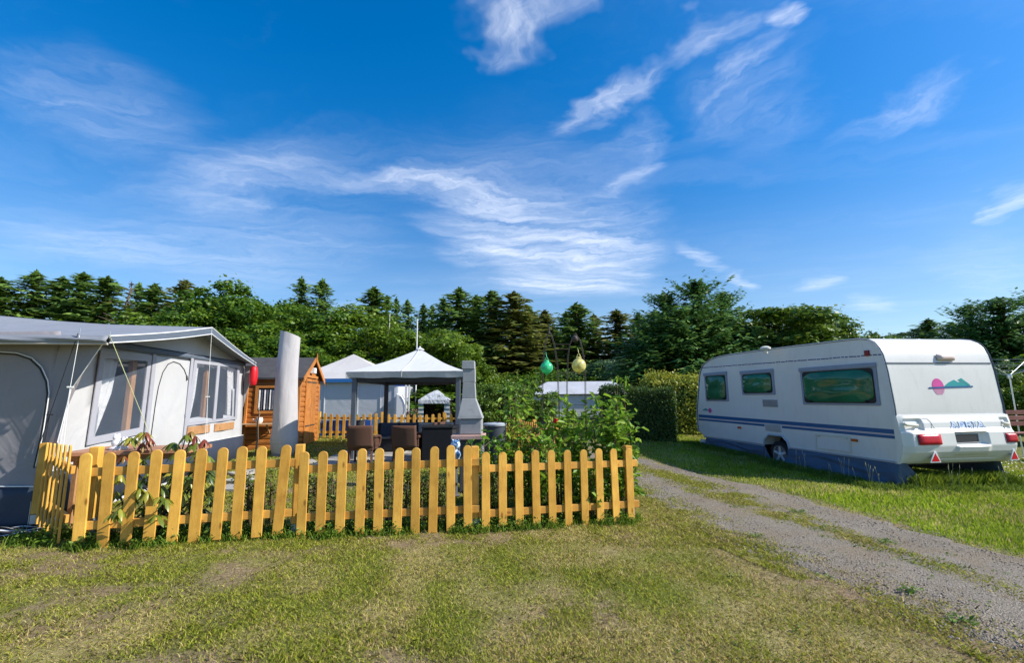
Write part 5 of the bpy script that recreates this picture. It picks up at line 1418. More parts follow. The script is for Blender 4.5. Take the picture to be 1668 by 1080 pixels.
# service locker
mb = MB()
l0, l1, z0, z1 = .90, 1.735, .15, .49
for q in (((l0, z0), (l1, z0), (l1, z0+.035), (l0, z0+.035)), ((l0, z1-.035), (l1, z1-.035), (l1, z1), (l0, z1)), ((l0, z0+.035), (l0+.035, z0+.035), (l0+.035, z1-.035), (l0, z1-.035)), ((l1-.035, z0+.035), (l1, z0+.035), (l1, z1-.035), (l1-.035, z1-.035))):
    mb.prism([cs(l, z, .018) for l, z in q], -So*.02)
lk = mb.build('service_door', CREAM, van)
mb = MB(); mb.prism([cs(l, z, .007) for l, z in ((l0+.04, z0+.04), (l1-.04, z0+.04), (l1-.04, z1-.04), (l0+.04, z1-.04))], -So*.008); mb.build('panel', SKIN, lk)
mb = MB()
for l in (l0+.1, l1-.1): mb.box(cs(l, z1-.05, .022), (.03, .05, .03))
mb.build('latch', CREAM, lk, bevel=.004)
for l, z in ((4.07, .475), (.81, .42)):
    mb = MB(); mb.box(cs(l, z, .012), (.045, .12, .05), rz=math.atan2(Dl.y, Dl.x)-PI/2); mb.build('side_marker', LAMB, van, bevel=.006)
mb = MB(); mb.box(cs(.34, 2.135, .015), (.045, .09, .11), rz=math.atan2(Dl.y, Dl.x)-PI/2); mb.build('side_marker', mat('red_marker', (.22, .01, .012), .3), van, bevel=.006)
# small emblem near the front
def flat(name, pts, m, fn, off, par=None, th=.003):
    mb = MB(); mb.prism([fn(*p) for p in pts], off*th); return mb.build(name, m, par or van)
TEAL = mat('emblem_teal', (.02, .30, .30), .4, .05); PNK = mat('emblem_pink', (.62, .07, .30), .4, .12, 6); PNKL = mat('emblem_pink_pale', (.66, .26, .42), .4)
fs = lambda l, z: cs(l, z, .004)
flat('emblem_hills', [(5.62, .905), (5.46, .965), (5.41, .945), (5.30, .905)], TEAL, fs, -So)
flat('emblem_sun', [(5.27+.075*math.cos(2*PI*k/18), .90+.075*math.sin(2*PI*k/18)) for k in range(18)], PNK, lambda l, z: cs(l, z, .0045), -So)
flat('emblem_line', [(5.62, .888), (5.16, .888), (5.16, .90), (5.62, .90)], CBLUE, lambda l, z: cs(l, z, .007), -So)
# wheel arch, wheel
mb = MB(); ar_ = [(3.235, .09), (3.205, .24), (3.055, .365), (2.635, .365), (2.495, .24), (2.455, .08)]
mb.tube([cs(l, z, .014) for l, z in ar_], .026, 8); mb.build('wheel_arch', mat('arch_grey', (.42, .45, .48), .5), van, smooth=True)
mb = MB(); mb.prism([cv(l, .42, z) for l, z in [(3.24, -.2), (3.21, .24), (3.06, .36), (2.63, .36), (2.49, .24), (2.45, -.2)]], Dr*.05); mb.build('wheel_well', mat('underbody_black', (.012, .012, .013), .9), van)
wc = cv(2.80, .11, -.085); wa = Dr
wh = None
def disc(pr, n=28):
    """profile (radius, offset along the axle outward)"""
    mb = MB(); vs = []
    u1 = Dl; u2 = Vector((0, 0, 1))
    for r, o_ in pr:
        for k in range(n): a = 2*PI*k/n; vs.append(wc+u1*r*math.cos(a)+u2*r*math.sin(a)+So*o_)
    fs_ = []
    for i in range(len(pr)-1):
        for k in range(n): fs_.append((i*n+k, i*n+(k+1) % n, (i+1)*n+(k+1) % n, (i+1)*n+k))
    fs_.append(tuple(range(n))); fs_.append(tuple((len(pr)-1)*n+k for k in range(n)))
    return mb.add(vs, fs_)
tyre = disc([(.2, -.1), (.30, -.1), (.315, -.06), (.315, .06), (.30, .09), (.215, .10), (.205, .08), (.2, -.0)]).build('wheel', mat('tyre_rubber', (.016, .016, .017), .8, .1), van, smooth=True)
disc([(.02, .045), (.20, .05), (.21, .075), (.212, .10), (.19, .10), (.185, .06), (.03, .055)]).build('rim', mat('alloy_dark', (.20, .20, .22), .35, metal=.4), tyre, smooth=True)
mb = MB()
for k in range(5):
    a = 2*PI*k/5+.3; d = Dl*math.cos(a)+Vector((0, 0, math.sin(a))); e = Dl*-math.sin(a)+Vector((0, 0, math.cos(a)))
    mb.prism([wc+So*.092+d*.03-e*.032, wc+So*.092+d*.195-e*.026, wc+So*.092+d*.195+e*.026, wc+So*.092+d*.03+e*.032], -So*.03)
mb.ball(wc+So*.08, .045, 12, 8); mb.build('spokes', mat('alloy_bright', (.62, .63, .66), .3, metal=.35), tyre, bevel=.005)
# cloth skirt pegged along the bottom
SKC = fabric('skirt_blue', (.075, .11, .165), .7, .12, .6, 2.5, 0, dirt=((.08, .09, .10), .4))
def skirt(l0, l1, zt0, zt1, out0, out1, nm='skirt', zoff=0.0):
    mb = MB()
    def fn(u, v):
        l = l0+(l1-l0)*u; zt = zt0+(zt1-zt0)*u; o_ = (out0+(out1-out0)*u)*(v**1.3)
        p = cs(l, zt, .014); b = cs(l, 0, .014); gb_ = g(b.x, b.y)+.0+zoff
        z = p.z*(1-v)+gb_*v
        fold = .03*math.sin(u*9+v*2.5)*math.sin(PI*v)+.02*math.sin(u*23+v*5)*v*v+.045*math.exp(-((v-.35-.18*math.sin(u*7))/.10)**2)*math.sin(PI*u)
        return Vector((p.x, p.y, z))+So*(o_+fold)
    mb.grid(fn, 60, 18); return mb.build(nm, SKC, van, smooth=True, solid=.004)
skirt(.0, 2.50, .08, .09, .10, .16); skirt(3.20, 5.50, .10, .115, .03, .12)
# loose end flap at the rear corner and around the arch
mb = MB(); p = cs(.0, .08, .012); e = ground(1506, 792)
mb.grid(lambda u, v: p.lerp(Vector((p.x+.10, p.y-.05, p.z)), u).lerp(Vector((p.x-.12, p.y-.02, g(p.x, p.y)+.01)).lerp(Vector((e.x, e.y, e.z+.01)), u), v)+Vector((0, -.04*math.sin(PI*u)*v, .03*math.sin(u*6+v*4)*v*(1-v)*2)), 14, 12); mb.build('skirt_flap', SKC, van, smooth=True, solid=.004)
mb = MB(); mb.grid(lambda u, v: cs(3.22-.10*v-.28*u*v, .1-.42*v*(1-.12*u), .02+.10*v+.05*u*v), 8, 10); mb.build('skirt_flap', SKC, van, smooth=True, solid=.004)
mb = MB(); mb.grid(lambda u, v: cv(.12+5.3*u, Wd-.03+.10*v+.02*math.sin(u*30)*v, .09-.40*v), 40, 6); mb.build('skirt', SKC, van, smooth=True, solid=.004)  # unseen far-side skirt, added to block light below the body
# black underside panel added as shade, far side wheel and legs
mb = MB(); mb.prism([cv(.2, .3, .06), cv(5.5, .3, .06), cv(5.5, Wd-.2, .06), cv(.2, Wd-.2, .06)], Vector((0, 0, -.06))); mb.build('chassis', mat('chassis_black', (.02, .02, .02), .8), van)
mb = MB(); q = cv(2.8, Wd-.15, -.045); 
vs_t = [(.2, -.1), (.31, -.1), (.31, .1), (.2, .1)]
wc = q; disc(vs_t).build('wheel', bpy.data.materials['tyre_rubber'], van, smooth=True)
for w_ in (.35, Wd-.35):
    mb = MB(); a = cv(1.35, w_, .05); mb.beam(a, Vector((a.x, a.y+.25, g(a.x, a.y))), .05, .05); mb.box((a.x, a.y+.25, g(a.x, a.y)+.02), (.16, .16, .03)); mb.build('corner_steady', bpy.data.materials['chassis_black'], van)
a = at(1146, 711, 14.2); mb = MB(); mb.beam((a.x, a.y, g(a.x, a.y)), (a.x, a.y, a.z+.2), .10, .10); mb.box((a.x, a.y, g(a.x, a.y)+.08), (.16, .16, .16)); mb.build('front_steady', WHT, van, bevel=.01)
# roof vent
rv = at(1247, 571, 11.1); mb = MB(); mb.lathe(rv-Vector((0, 0, .08)), [(.05, 0), (.05, .10), (.12, .11), (.12, .15), (.07, .18), (.02, .19)], 16); mb.build('roof_vent', CREAM, van, smooth=True)
mb = MB(); mb.box(cv(2.9, .9, 2.49), (.55, .55, .07), rz=.23); mb.build('roof_hatch', WHT, van, bevel=.02)

# ---- rear face
mb = MB(); mb.prism([cr_(.03, 1.905, .012), cr_(Wd-.03, 1.905, .012), cr_(Wd-.03, 1.930, .012), cr_(.03, 1.930, .012)], -Ro*.016); mb.build('rear_seam', CTRIM, van)
mb = MB(); mb.prism([cr_(.0, .925, .012), cr_(Wd, .925, .012), cr_(Wd, .945, .012), cr_(.0, .945, .012)], -Ro*.016); mb.build('rear_seam', WHT, van, bevel=.004)
kx = Wd/2.505
fr = lambda o: (lambda w, z: cr_(w*kx, z, o))
flat('emblem_hills', [(1.21, 1.468), (1.34, 1.545), (1.475, 1.595), (1.56, 1.55), (1.62, 1.565), (1.80, 1.487), (1.8, 1.475)], TEAL, fr(.004), -Ro)
flat('emblem_hills', [(1.565, 1.592), (1.655, 1.628), (1.835, 1.495), (1.81, 1.478), (1.66, 1.562)], TEAL, fr(.006), -Ro)
sn_ = [(1.076+.135*math.cos(2*PI*k/28), 1.462+.160*math.sin(2*PI*k/28)) for k in range(28)]
flat('emblem_sun', [p for p in sn_ if p[1] >= 1.455], PNK, fr(.004), -Ro)
for k in range(5):
    z1 = 1.43-.024*k; z0 = z1-.016; f = lambda z: .135*math.sqrt(max(.002, 1-((z-1.462)/.16)**2))
    flat('emblem_sun', [(1.082-f(z0), z0), (1.082+f(z0), z0), (1.082+f(z1), z1), (1.082-f(z1), z1)], PNKL if k else PNK, fr(.004), -Ro)
flat('emblem_line', [(.855, 1.430), (1.882, 1.450), (1.882, 1.480), (.855, 1.458)], CBLUE, fr(.009), -Ro)
# moulded lower panel with number plate recess and handle recesses
def oz(z): return float(np.interp(z, [.06, .10, .20, .28, .38, .62, .70, .80, .935], [.00, .05, .115, .16, .168, .150, .085, .075, .02]))
def sm(a, b, x):
    t = min(1, max(0, (x-a)/(b-a))); return t*t*(3-2*t)
def roff(w, z):
    o_ = oz(z)
    e = min(1, min(w+.04, Wd+.04-w)/.16); o_ *= .35+.65*sm(0, 1, e)
    o_ *= 1
    x = w/kx
    # plate recess
    rx = sm(1.03, 1.07, x)*(1-sm(1.72, 1.80, x)); rz_ = sm(.385, .43, z)*(1-sm(.615, .64, z))
    o_ -= .085*rx*rz_
    lip = sm(1.00, 1.05, x)*(1-sm(1.70, 1.83, x))*sm(.20, .235, z)*(1-sm(.37, .40, z)); o_ += .012*lip+.02*lip*(z-.2)/.2
    for a, b in ((.06, .46), (2.245, 2.46)):
        o_ -= .05*sm(a, a+.03, x)*(1-sm(b-.03, b, x))*sm(.655, .68, z)*(1-sm(.86, .885, z))
    gz_ = math.exp(-((z-.655)/.008)**2)*.006; gy = math.exp(-((z-.155)/.010)**2)*.012
    return o_-gz_*(1-rx)-gy*sm(.5, .7, x)*(1-sm(1.9, 2.1, x))
mb = MB(); mb.grid(lambda u, v: cr_(-.025+(Wd+.05)*u, .065+.87*v, roff(-.025+(Wd+.05)*u, .065+.87*v)+.014), 150, 110)
mb.build('rear_panel', GRP, van, smooth=True)
mb = MB()
for sx_, q in ((-.025, 0), (Wd+.025, 1)):
    mb.add([cr_(sx_, .065+.87*k/20, roff(sx_, .065+.87*k/20)+.014) for k in range(21)]+[cr_(sx_, .065+.87*k/20, -.05) for k in range(21)], [(k, k+1, 22+k, 21+k) for k in range(20)])
mb.add([cr_(-.025+(Wd+.05)*k/20, .065, roff(-.025+(Wd+.05)*k/20, .065)+.014) for k in range(21)]+[cr_(-.025+(Wd+.05)*k/20, .065, -.08) for k in range(21)], [(k, k+1, 22+k, 21+k) for k in range(20)])
mb.build('rear_panel', GRP, van)
def rp(x, z, o=0.0): w = x*kx; return cr_(w, z, roff(w, z)+.014+o)
# lamps
for a, b in ((.20, .68), (2.165, 2.50)):
    mb = MB(); mb.cur = 0
    mb.grid(lambda u, v: rp(a+(b-a)*u, .43+.165*v, .004+.028*(1-(2*u-1)**6)*(1-(2*v-1)**6)), 18, 8)
    l_ = mb.build('rear_lamp', LRED, van, smooth=True, solid=.02)
    mb = MB(); q = .145 if a < 1 else .90
    if a < 1: mb.grid(lambda u, v: rp(a+(b-a)*(.22+.14*u), .445+.13*v, .034+.014*(1-(2*u-1)**2)*(1-(2*v-1)**2)), 8, 8)
    else: mb.grid(lambda u, v: rp(a+(b-a)*(.90+.1*u), .445+.14*v, .034), 3, 3)
    mb.build('reversing_lens', mat('clear_lens', (.62, .60, .55), .2, .1, 30), l_, smooth=True, solid=.004)
    mb = MB(); mb.grid(lambda u, v: rp(a-.02+(b-a+.03)*u, .418+.19*v, .003), 6, 4); mb.build('lamp_bezel', mat('bezel_grey', (.30, .30, .28), .5), l_, solid=.002)
# handles
for a, b in ((.06, .36), (2.26, 2.44)):
    mb = MB(); mb.tube([rp(a, .80, .0), rp(a+.03, .775, .055), rp((a+b)/2, .765, .06), rp(b-.03, .76, .05), rp(b, .745, .0)], [.03, .026, .022, .026, .03], 8); mb.build('grab_handle', CREAM, van, smooth=True)
mb = MB(); mb.tube([rp(.50, .88, .002), rp(.60, .875, .002), rp(.64, .82, .002), rp(.665, .665, .002)], .004, 5); mb.build('gas_flap_seam', CTRIM, van)
# number plate: the characters cannot be made out
m, nt, out = new_mat('number_plate'); pp = principled(nt, out, .35, .4)
vo = nt.nodes.new('ShaderNodeTexBrick'); vo.inputs['Scale'].default_value = 9.0; vo.inputs['Color1'].default_value = (.016, .018, .024, 1); vo.inputs['Color2'].default_value = (.06, .065, .075, 1); vo.inputs['Mortar'].default_value = (.03, .032, .04, 1)
n1 = noise_node(nt, pos(nt), 24, 2); nt.links.new(pos(nt, (1, 0, 1)), vo.inputs['Vector'])
nt.links.new(mixc(nt, n1.outputs[0], vo.outputs[0], (.03, .033, .042)), pp.inputs['Base Color'])
mb = MB(); A_ = [rp(1.10, .432, .02), rp(1.625, .437, .02), rp(1.625, .590, .03), rp(1.10, .588, .03)]; mb.prism(A_, -Ro*.012); pl = mb.build('number_plate', m, van, bevel=.004)
mb = MB(); cen = sum(A_, Vector())/4; mb.tube([q+Ro*.004 for q in A_], .006, 5, closed=True); mb.build('plate_rim', mat('plate_rim', (.25, .27, .30), .5), pl)
# warning triangles
for cx_, tw in ((.535, .115), (2.315, .10)):
    zb0, zt0 = .10, .30
    base = .205
    mk = lambda dw, z, o: cr_(cx_*kx+dw, z, base+o-.02*(z-.1)/.2)
    mb = MB(); mb.prism([mk(-tw*.98, zb0, 0), mk(tw*.98, zb0, 0), mk(.02, zt0, 0), mk(-.02, zt0, 0)], -Ro*.012); tr_ = mb.build('reflector_triangle', WHT, van, bevel=.004)
    mb = MB(); mb.prism([mk(-tw*.74, zb0+.022, .004), mk(tw*.74, zb0+.022, .004), mk(0, zt0-.035, .004)], -Ro*.003); mb.build('red_reflector', mat('reflector_red', (.62, .01, .02), .3, .06, 60), tr_)
    mb = MB(); mb.beam(mk(0, .2, -.012), cr_(cx_*kx, .2, .09), .04, .05); mb.build('bracket', CREAM, tr_)
# top lamp
mb = MB(); mb.grid(lambda u, v: cr_((1.21+.39*u)*kx, 1.972+.112*v, .012+.055*(1-(2*u-1)**8)*(1-(2*v-1)**4)), 20, 8); tl = mb.build('top_lamp', mat('lamp_cover', (.66, .52, .46), .35, .05), van, smooth=True, solid=.01)
mb = MB(); mb.grid(lambda u, v: cr_((1.24+.33*u)*kx, 1.99+.05*v, .052+.02*(1-(2*u-1)**8)*(1-(2*v-1)**4)), 14, 5); mb.build('lens', mat('lamp_lens', (.55, .26, .20), .3, .08), tl, smooth=True, solid=.004)
# outlined lettering on the lower panel
GL = {'A': ([(0, 0), (0, .15), (.08, .15), (.36, .85), (.24, .85), (.24, 1), (.64, 1), (.92, .15), (1, .15), (1, 0), (.60, 0), (.60, .15), (.70, .15), (.66, .27), (.34, .27), (.30, .15), (.40, .15), (.40, 0)], [(.39, .42), (.61, .42), (.5, .75)]),
      'D': ([(0, 0), (0, .15), (.1, .15), (.1, .85), (0, .85), (0, 1), (.65, 1), (.9, .85), (1, .6), (1, .4), (.9, .15), (.65, 0)], [(.33, .17), (.33, .83), (.58, .83), (.72, .7), (.76, .5), (.72, .3), (.58, .17)]),
      'R': ([(0, 0), (0, .15), (.1, .15), (.1, .85), (0, .85), (0, 1), (.7, 1), (.9, .9), (.95, .72), (.88, .55), (.72, .47), (.9, .15), (1, .15), (1, 0), (.72, 0), (.48, .42), (.33, .42), (.33, .15), (.42, .15), (.42, 0)], [(.33, .57), (.33, .85), (.6, .85), (.7, .71), (.6, .57)]),
      'I': ([(0, 0), (0, .15), (.26, .15), (.26, .85), (0, .85), (0, 1), (1, 1), (1, .85), (.74, .85), (.74, .15), (1, .15), (1, 0)], [])}
mb = MB(); x = 1.044; ws = {'A': .188, 'D': .155, 'R': .16, 'I': .085}
mb.cur = 0
for ch in 'ADRIA':
    w_ = ws[ch]
    for k_, lp in enumerate(GL[ch]):
        if lp:
            if k_ == 0: mb.cur = 0; mb.tube([rp(x+w_*a, .69+.128*b, .005) for a, b in lp], .0026, 5, closed=True)
            mb.cur = 1+k_; mb.prism([rp(x+w_*a, .69+.128*b, .0035+.001*k_) for a, b in lp], -Ro*.003)
    x += w_+.006
mb.build('lettering', [mat('letter_blue', (.26, .36, .62), .4), mat('letter_fill', (.66, .73, .84), .4), mat('letter_counter', (.30, .40, .62), .4)], van)
# white sheet on the grass behind the corner
c = ground(1492, 792)
mb = MB(); mb.grid(lambda u, v: Vector((c.x-.12+.55*u, c.y-.10+.24*v+.05*u, g(c.x, c.y)+.025+.03*abs(math.sin(u*11+v*7))*math.sin(PI*v)+.025*math.sin(PI*u)*math.sin(PI*v))), 40, 16)
tag(mb.build('plastic_sheet', fabric('sheet_white', (.55, .58, .62), .4, .2, .8, 9), None, smooth=True, solid=.003), 'crumpled whitish plastic sheet lying in the grass at the caravan corner', 'sheet')
# ================================================================== trees
BARK = mat('bark', (.10, .075, .055), .9, .3, 8, .6, 30, .03)
SPR = leafmat('spruce_needles', [(0, (.045, .10, .024)), (.45, (.115, .215, .042)), (.8, (.21, .32, .06)), (1, (.33, .40, .10))], .28, .55, .25)
SPRO = leafmat('spruce_olive', [(0, (.075, .095, .016)), (.5, (.17, .20, .04)), (1, (.31, .30, .09))], .28, .55, .25)
SPRD = leafmat('dead_needles', [(0, (.07, .045, .025)), (.5, (.16, .105, .062)), (1, (.25, .18, .11))], .1, .7, .1)
FIR = leafmat('fir_needles', [(0, (.030, .085, .022)), (.5, (.075, .175, .036)), (.85, (.15, .27, .048)), (1, (.25, .38, .09))], .28, .5, .3)
BEE = leafmat('beech_leaves', [(0, (.036, .09, .008)), (.45, (.085, .175, .012)), (.8, (.17, .26, .018)), (1, (.30, .38, .04))], .36)
HOR = leafmat('hornbeam_leaves', [(0, (.055, .115, .006)), (.5, (.12, .205, .012)), (.85, (.20, .285, .020)), (1, (.32, .37, .05))], .32)
PAL = leafmat('pale_leaves', [(0, (.045, .095, .035)), (.5, (.085, .15, .055)), (1, (.15, .22, .085))], .3)
OLI = leafmat('maple_leaves', [(0, (.045, .10, .010)), (.5, (.10, .18, .016)), (1, (.22, .28, .035))], .3)

def crown_mesh(name, H, R, zc, rz, ncl, nl, ls, flat=.65, clr=.26, seed=0, irregular=.35):
    r_ = np.random.default_rng(seed)
    d = unit(r_.normal(size=(ncl, 3))); d[:, 2] = d[:, 2]*.9+.08
    rad = .45+.55*r_.random(ncl)**.5
    ir = 1+irregular*(r_.random(ncl)-.55)
    C = d*rad[:, None]*ir[:, None]*np.array([R, R, rz])*(1-clr*.7)+np.array([0, 0, zc])
    cs_ = clr*R*(.6+.75*r_.random(ncl))
    k = r_.choice(ncl, nl, p=cs_**2/np.sum(cs_**2))
    q = unit(r_.normal(size=(nl, 3))); rr = r_.random(nl)**.42
    off = q*rr[:, None]*cs_[k][:, None]; off[:, 2] *= flat
    # twigs that poke past the clump outline
    tw = r_.random(nl) < .10; off[tw] *= (1.15+.5*r_.random((tw.sum(), 1)))
    P = C[k]+off
    P[:, 2] = np.maximum(P[:, 2], .12*H*(.3+r_.random(nl)*.6))
    nr = q*.6+np.array([0, 0, .75])+r_.normal(size=(nl, 3))*.55
    tint = r_.random(ncl)
    var = np.clip(.25*tint[k]+.55*r_.random(nl)+.22*(rr > .93), 0, 1)
    v, f, w = leaf_quads(P, nr, ls*(.7+.7*r_.random(nl)), ls*(.45+.4*r_.random(nl)), var)
    return fast_mesh(name, v, f, w)
def trunk_mesh(name, H, zc, R, r0, seed=0, limbs=9, top=.8):
    r_ = random.Random(seed); mb = MB()
    pts = [Vector((r_.uniform(-.1, .1)*k/4, r_.uniform(-.1, .1)*k/4, H*top*k/6)) for k in range(7)]
    mb.tube(pts, [r0*(1.25 if k == 0 else 1)*(1-.14*k) for k in range(7)], 8)
    for i in range(limbs):
        a = 2*PI*i/limbs+r_.uniform(-.4, .4); k = r_.uniform(.2, .75); b = Vector((0, 0, H*top*k))
        e = Vector((math.cos(a)*R*.75, math.sin(a)*R*.75, min(H*.95, b.z+R*r_.uniform(.25, .8))))
        mb.tube([b, b.lerp(e, .5)+Vector((0, 0, -.1*R*.5)), e], [r0*.45, r0*.3, r0*.1], 6)
    me = bpy.data.meshes.new(name); me.from_pydata([tuple(v) for v in mb.v], [], mb.f); me.update(); me.polygons.foreach_set('use_smooth', [True]*len(me.polygons))
    return me
def conifer_mesh(name, H, R, seed, lev=34, nb=9, droop=.35, dense=14, start=.06, pw=.85, qs=1.0, tipup=.12):
    """whorls of boughs hung with needle sprays"""
    r_ = np.random.default_rng(seed); Ps, Ns, Ts, Ls, Ws, Vs = [], [], [], [], [], []
    for i in range(lev):
        f = (i+r_.random()*.6)/lev; z = H*(start+(1-start)*f*.985); 
        Lb = R*max(.02, (1-f))**pw*(.70+.5*r_.random())*(.25+.75*min(1, (1-f)/.10))+.08
        n = max(3, int(nb*(1-.45*f)))
        a0 = r_.random()*6.28
        for b in range(n):
            a = a0+2*PI*b/n+r_.normal()*.18; L = Lb*(.6+.5*r_.random())
            if r_.random() < .06: L *= 1.25
            m = max(4, int(dense*(.35+.65*L/R)))
            t = (np.arange(m)+r_.random(m)*.8)/m
            dz = (-droop*L*t**1.2+tipup*L*t**3*2.2)+(f > .86)*L*.55*t
            side = (r_.random(m)-.5)*.55*L*(.28+.5*t*(1-t)*2)
            x = np.cos(a)*L*t-np.sin(a)*side; y = np.sin(a)*L*t+np.cos(a)*side
            hang = -r_.random(m)*.16*(1-f)*R*.5
            Ps.append(np.stack([x, y, z+dz+hang], -1))
            tip = np.stack([np.cos(a)*np.ones(m)*.8-np.sin(a)*np.sign(side)*.5, np.sin(a)*np.ones(m)*.8+np.cos(a)*np.sign(side)*.5, -.25-.35*r_.random(m)+(f > .8)*.5], -1)
            Ts.append(tip); Ns.append(np.stack([np.cos(a)*.35*np.ones(m), np.sin(a)*.35*np.ones(m), np.ones(m)], -1)+r_.normal(size=(m, 3))*.45)
            s = (.30+.28*r_.random(m))*qs*(.6+.4*(1-f)); Ls.append(s*1.35); Ws.append(s*.46); Vs.append(np.clip(.15+.5*r_.random(m)+.35*t*r_.random(m), 0, 1))
    m = 14; tz = H*(.95+.055*np.arange(m)/m); Ps.append(np.stack([r_.normal(size=m)*.03, r_.normal(size=m)*.03, tz], -1)); Ts.append(np.stack([r_.normal(size=m)*.4, r_.normal(size=m)*.4, np.ones(m)], -1)); Ns.append(r_.normal(size=(m, 3))); Ls.append(np.full(m, .4*qs)); Ws.append(np.full(m, .12*qs)); Vs.append(r_.random(m)*.6)
    P = np.concatenate(Ps); v, q, w = leaf_quads(P, np.concatenate(Ns), np.concatenate(Ls), np.concatenate(Ws), np.concatenate(Vs), tip=np.concatenate(Ts))
    return fast_mesh(name, v, q, w)

PROTO = {}
def proto(kind, crown, trunk, h): PROTO[kind] = (crown, trunk, h)
for i in range(4):
    proto('spruce%d' % i, conifer_mesh('spruce_crown', 12, (2.0, 2.4, 1.8, 2.2)[i], 20+i, lev=104, nb=5, dense=20, qs=1.05, pw=.48, droop=.30, start=.04), trunk_mesh('spruce_trunk', 12, 6, .3, .17, i, 0, .97), 12)
proto('dead', conifer_mesh('dead_crown', 12, 2.1, 31, lev=30, nb=8, dense=8, qs=.6, droop=.25, pw=.5), trunk_mesh('dead_trunk', 12, 6, 1.6, .17, 9, 14, .97), 12)
for i in range(2):
    proto('fir%d' % i, conifer_mesh('fir_crown', 8, (2.7, 2.3)[i], 41+i, lev=100, nb=7, dense=50, droop=.12, pw=.42, qs=.60, tipup=.22, start=.01), trunk_mesh('fir_trunk', 8, 4, .3, .16, i, 0, .97), 8)
for i in range(3):
    proto('beech%d' % i, crown_mesh('beech_crown', 8, 3.1, 4.2, 3.6, 120, 24000, .20, .72, .185, 51+i, .32), trunk_mesh('beech_trunk', 8, 4, 2.6, .19, i), 8)
for i in range(2):
    proto('bush%d' % i, crown_mesh('bush_crown', 4, 2.0, 1.9, 1.95, 80, 15000, .15, .6, .22, 61+i, .45), trunk_mesh('bush_trunk', 4, 2, 1.6, .09, i, 8, .6), 4)
for i in range(2):
    proto('oak%d' % i, crown_mesh('oak_crown', 8, 2.6, 4.4, 3.5, 36, 16000, .22, .5, .30, 71+i, .55), trunk_mesh('oak_trunk', 8, 4, 2.2, .18, i), 8)
COUNT = {}; HALF = {}
def tree(kind, u, v, Y, wpx, material, name, label, cat='tree', group=None, base_u=None):
    crown, trunk, h = PROTO[kind]
    x = xat(u, Y); z0 = g(x, Y)-.05; zt = at(u, v, Y).z
    H = zt-z0; s = H/h
    t = thing(name, label, cat, (x, Y, z0), group, rnd.uniform(0, 6.28))
    mpx = wpx*(1.45 if kind.startswith('spruce') else 1)*Y/741
    if kind not in HALF:
        co = np.empty(len(crown.vertices)*3, np.float32); crown.vertices.foreach_get('co', co); HALF[kind] = float(np.percentile(np.abs(co[::3]), 98))
    R0 = HALF[kind]
    wx = mpx/(2*R0)
    t.scale = (wx, wx, s)
    key = (crown.name, material.name)
    if key not in COUNT:
        me = crown if not crown.materials else crown.copy()
        me.materials.clear(); me.materials.append(material); COUNT[key] = me
        if not trunk.materials: trunk.materials.append(BARK)
    for nm, me in (('crown', COUNT[key]), ('trunk', trunk)):
        o = bpy.data.objects.new(nm, me); COL.objects.link(o); o.parent = t
    return t
GS, GB = 'spruces of the wood behind the campsite', 'broadleaved trees behind the garden'
S = 'spruce_tree'
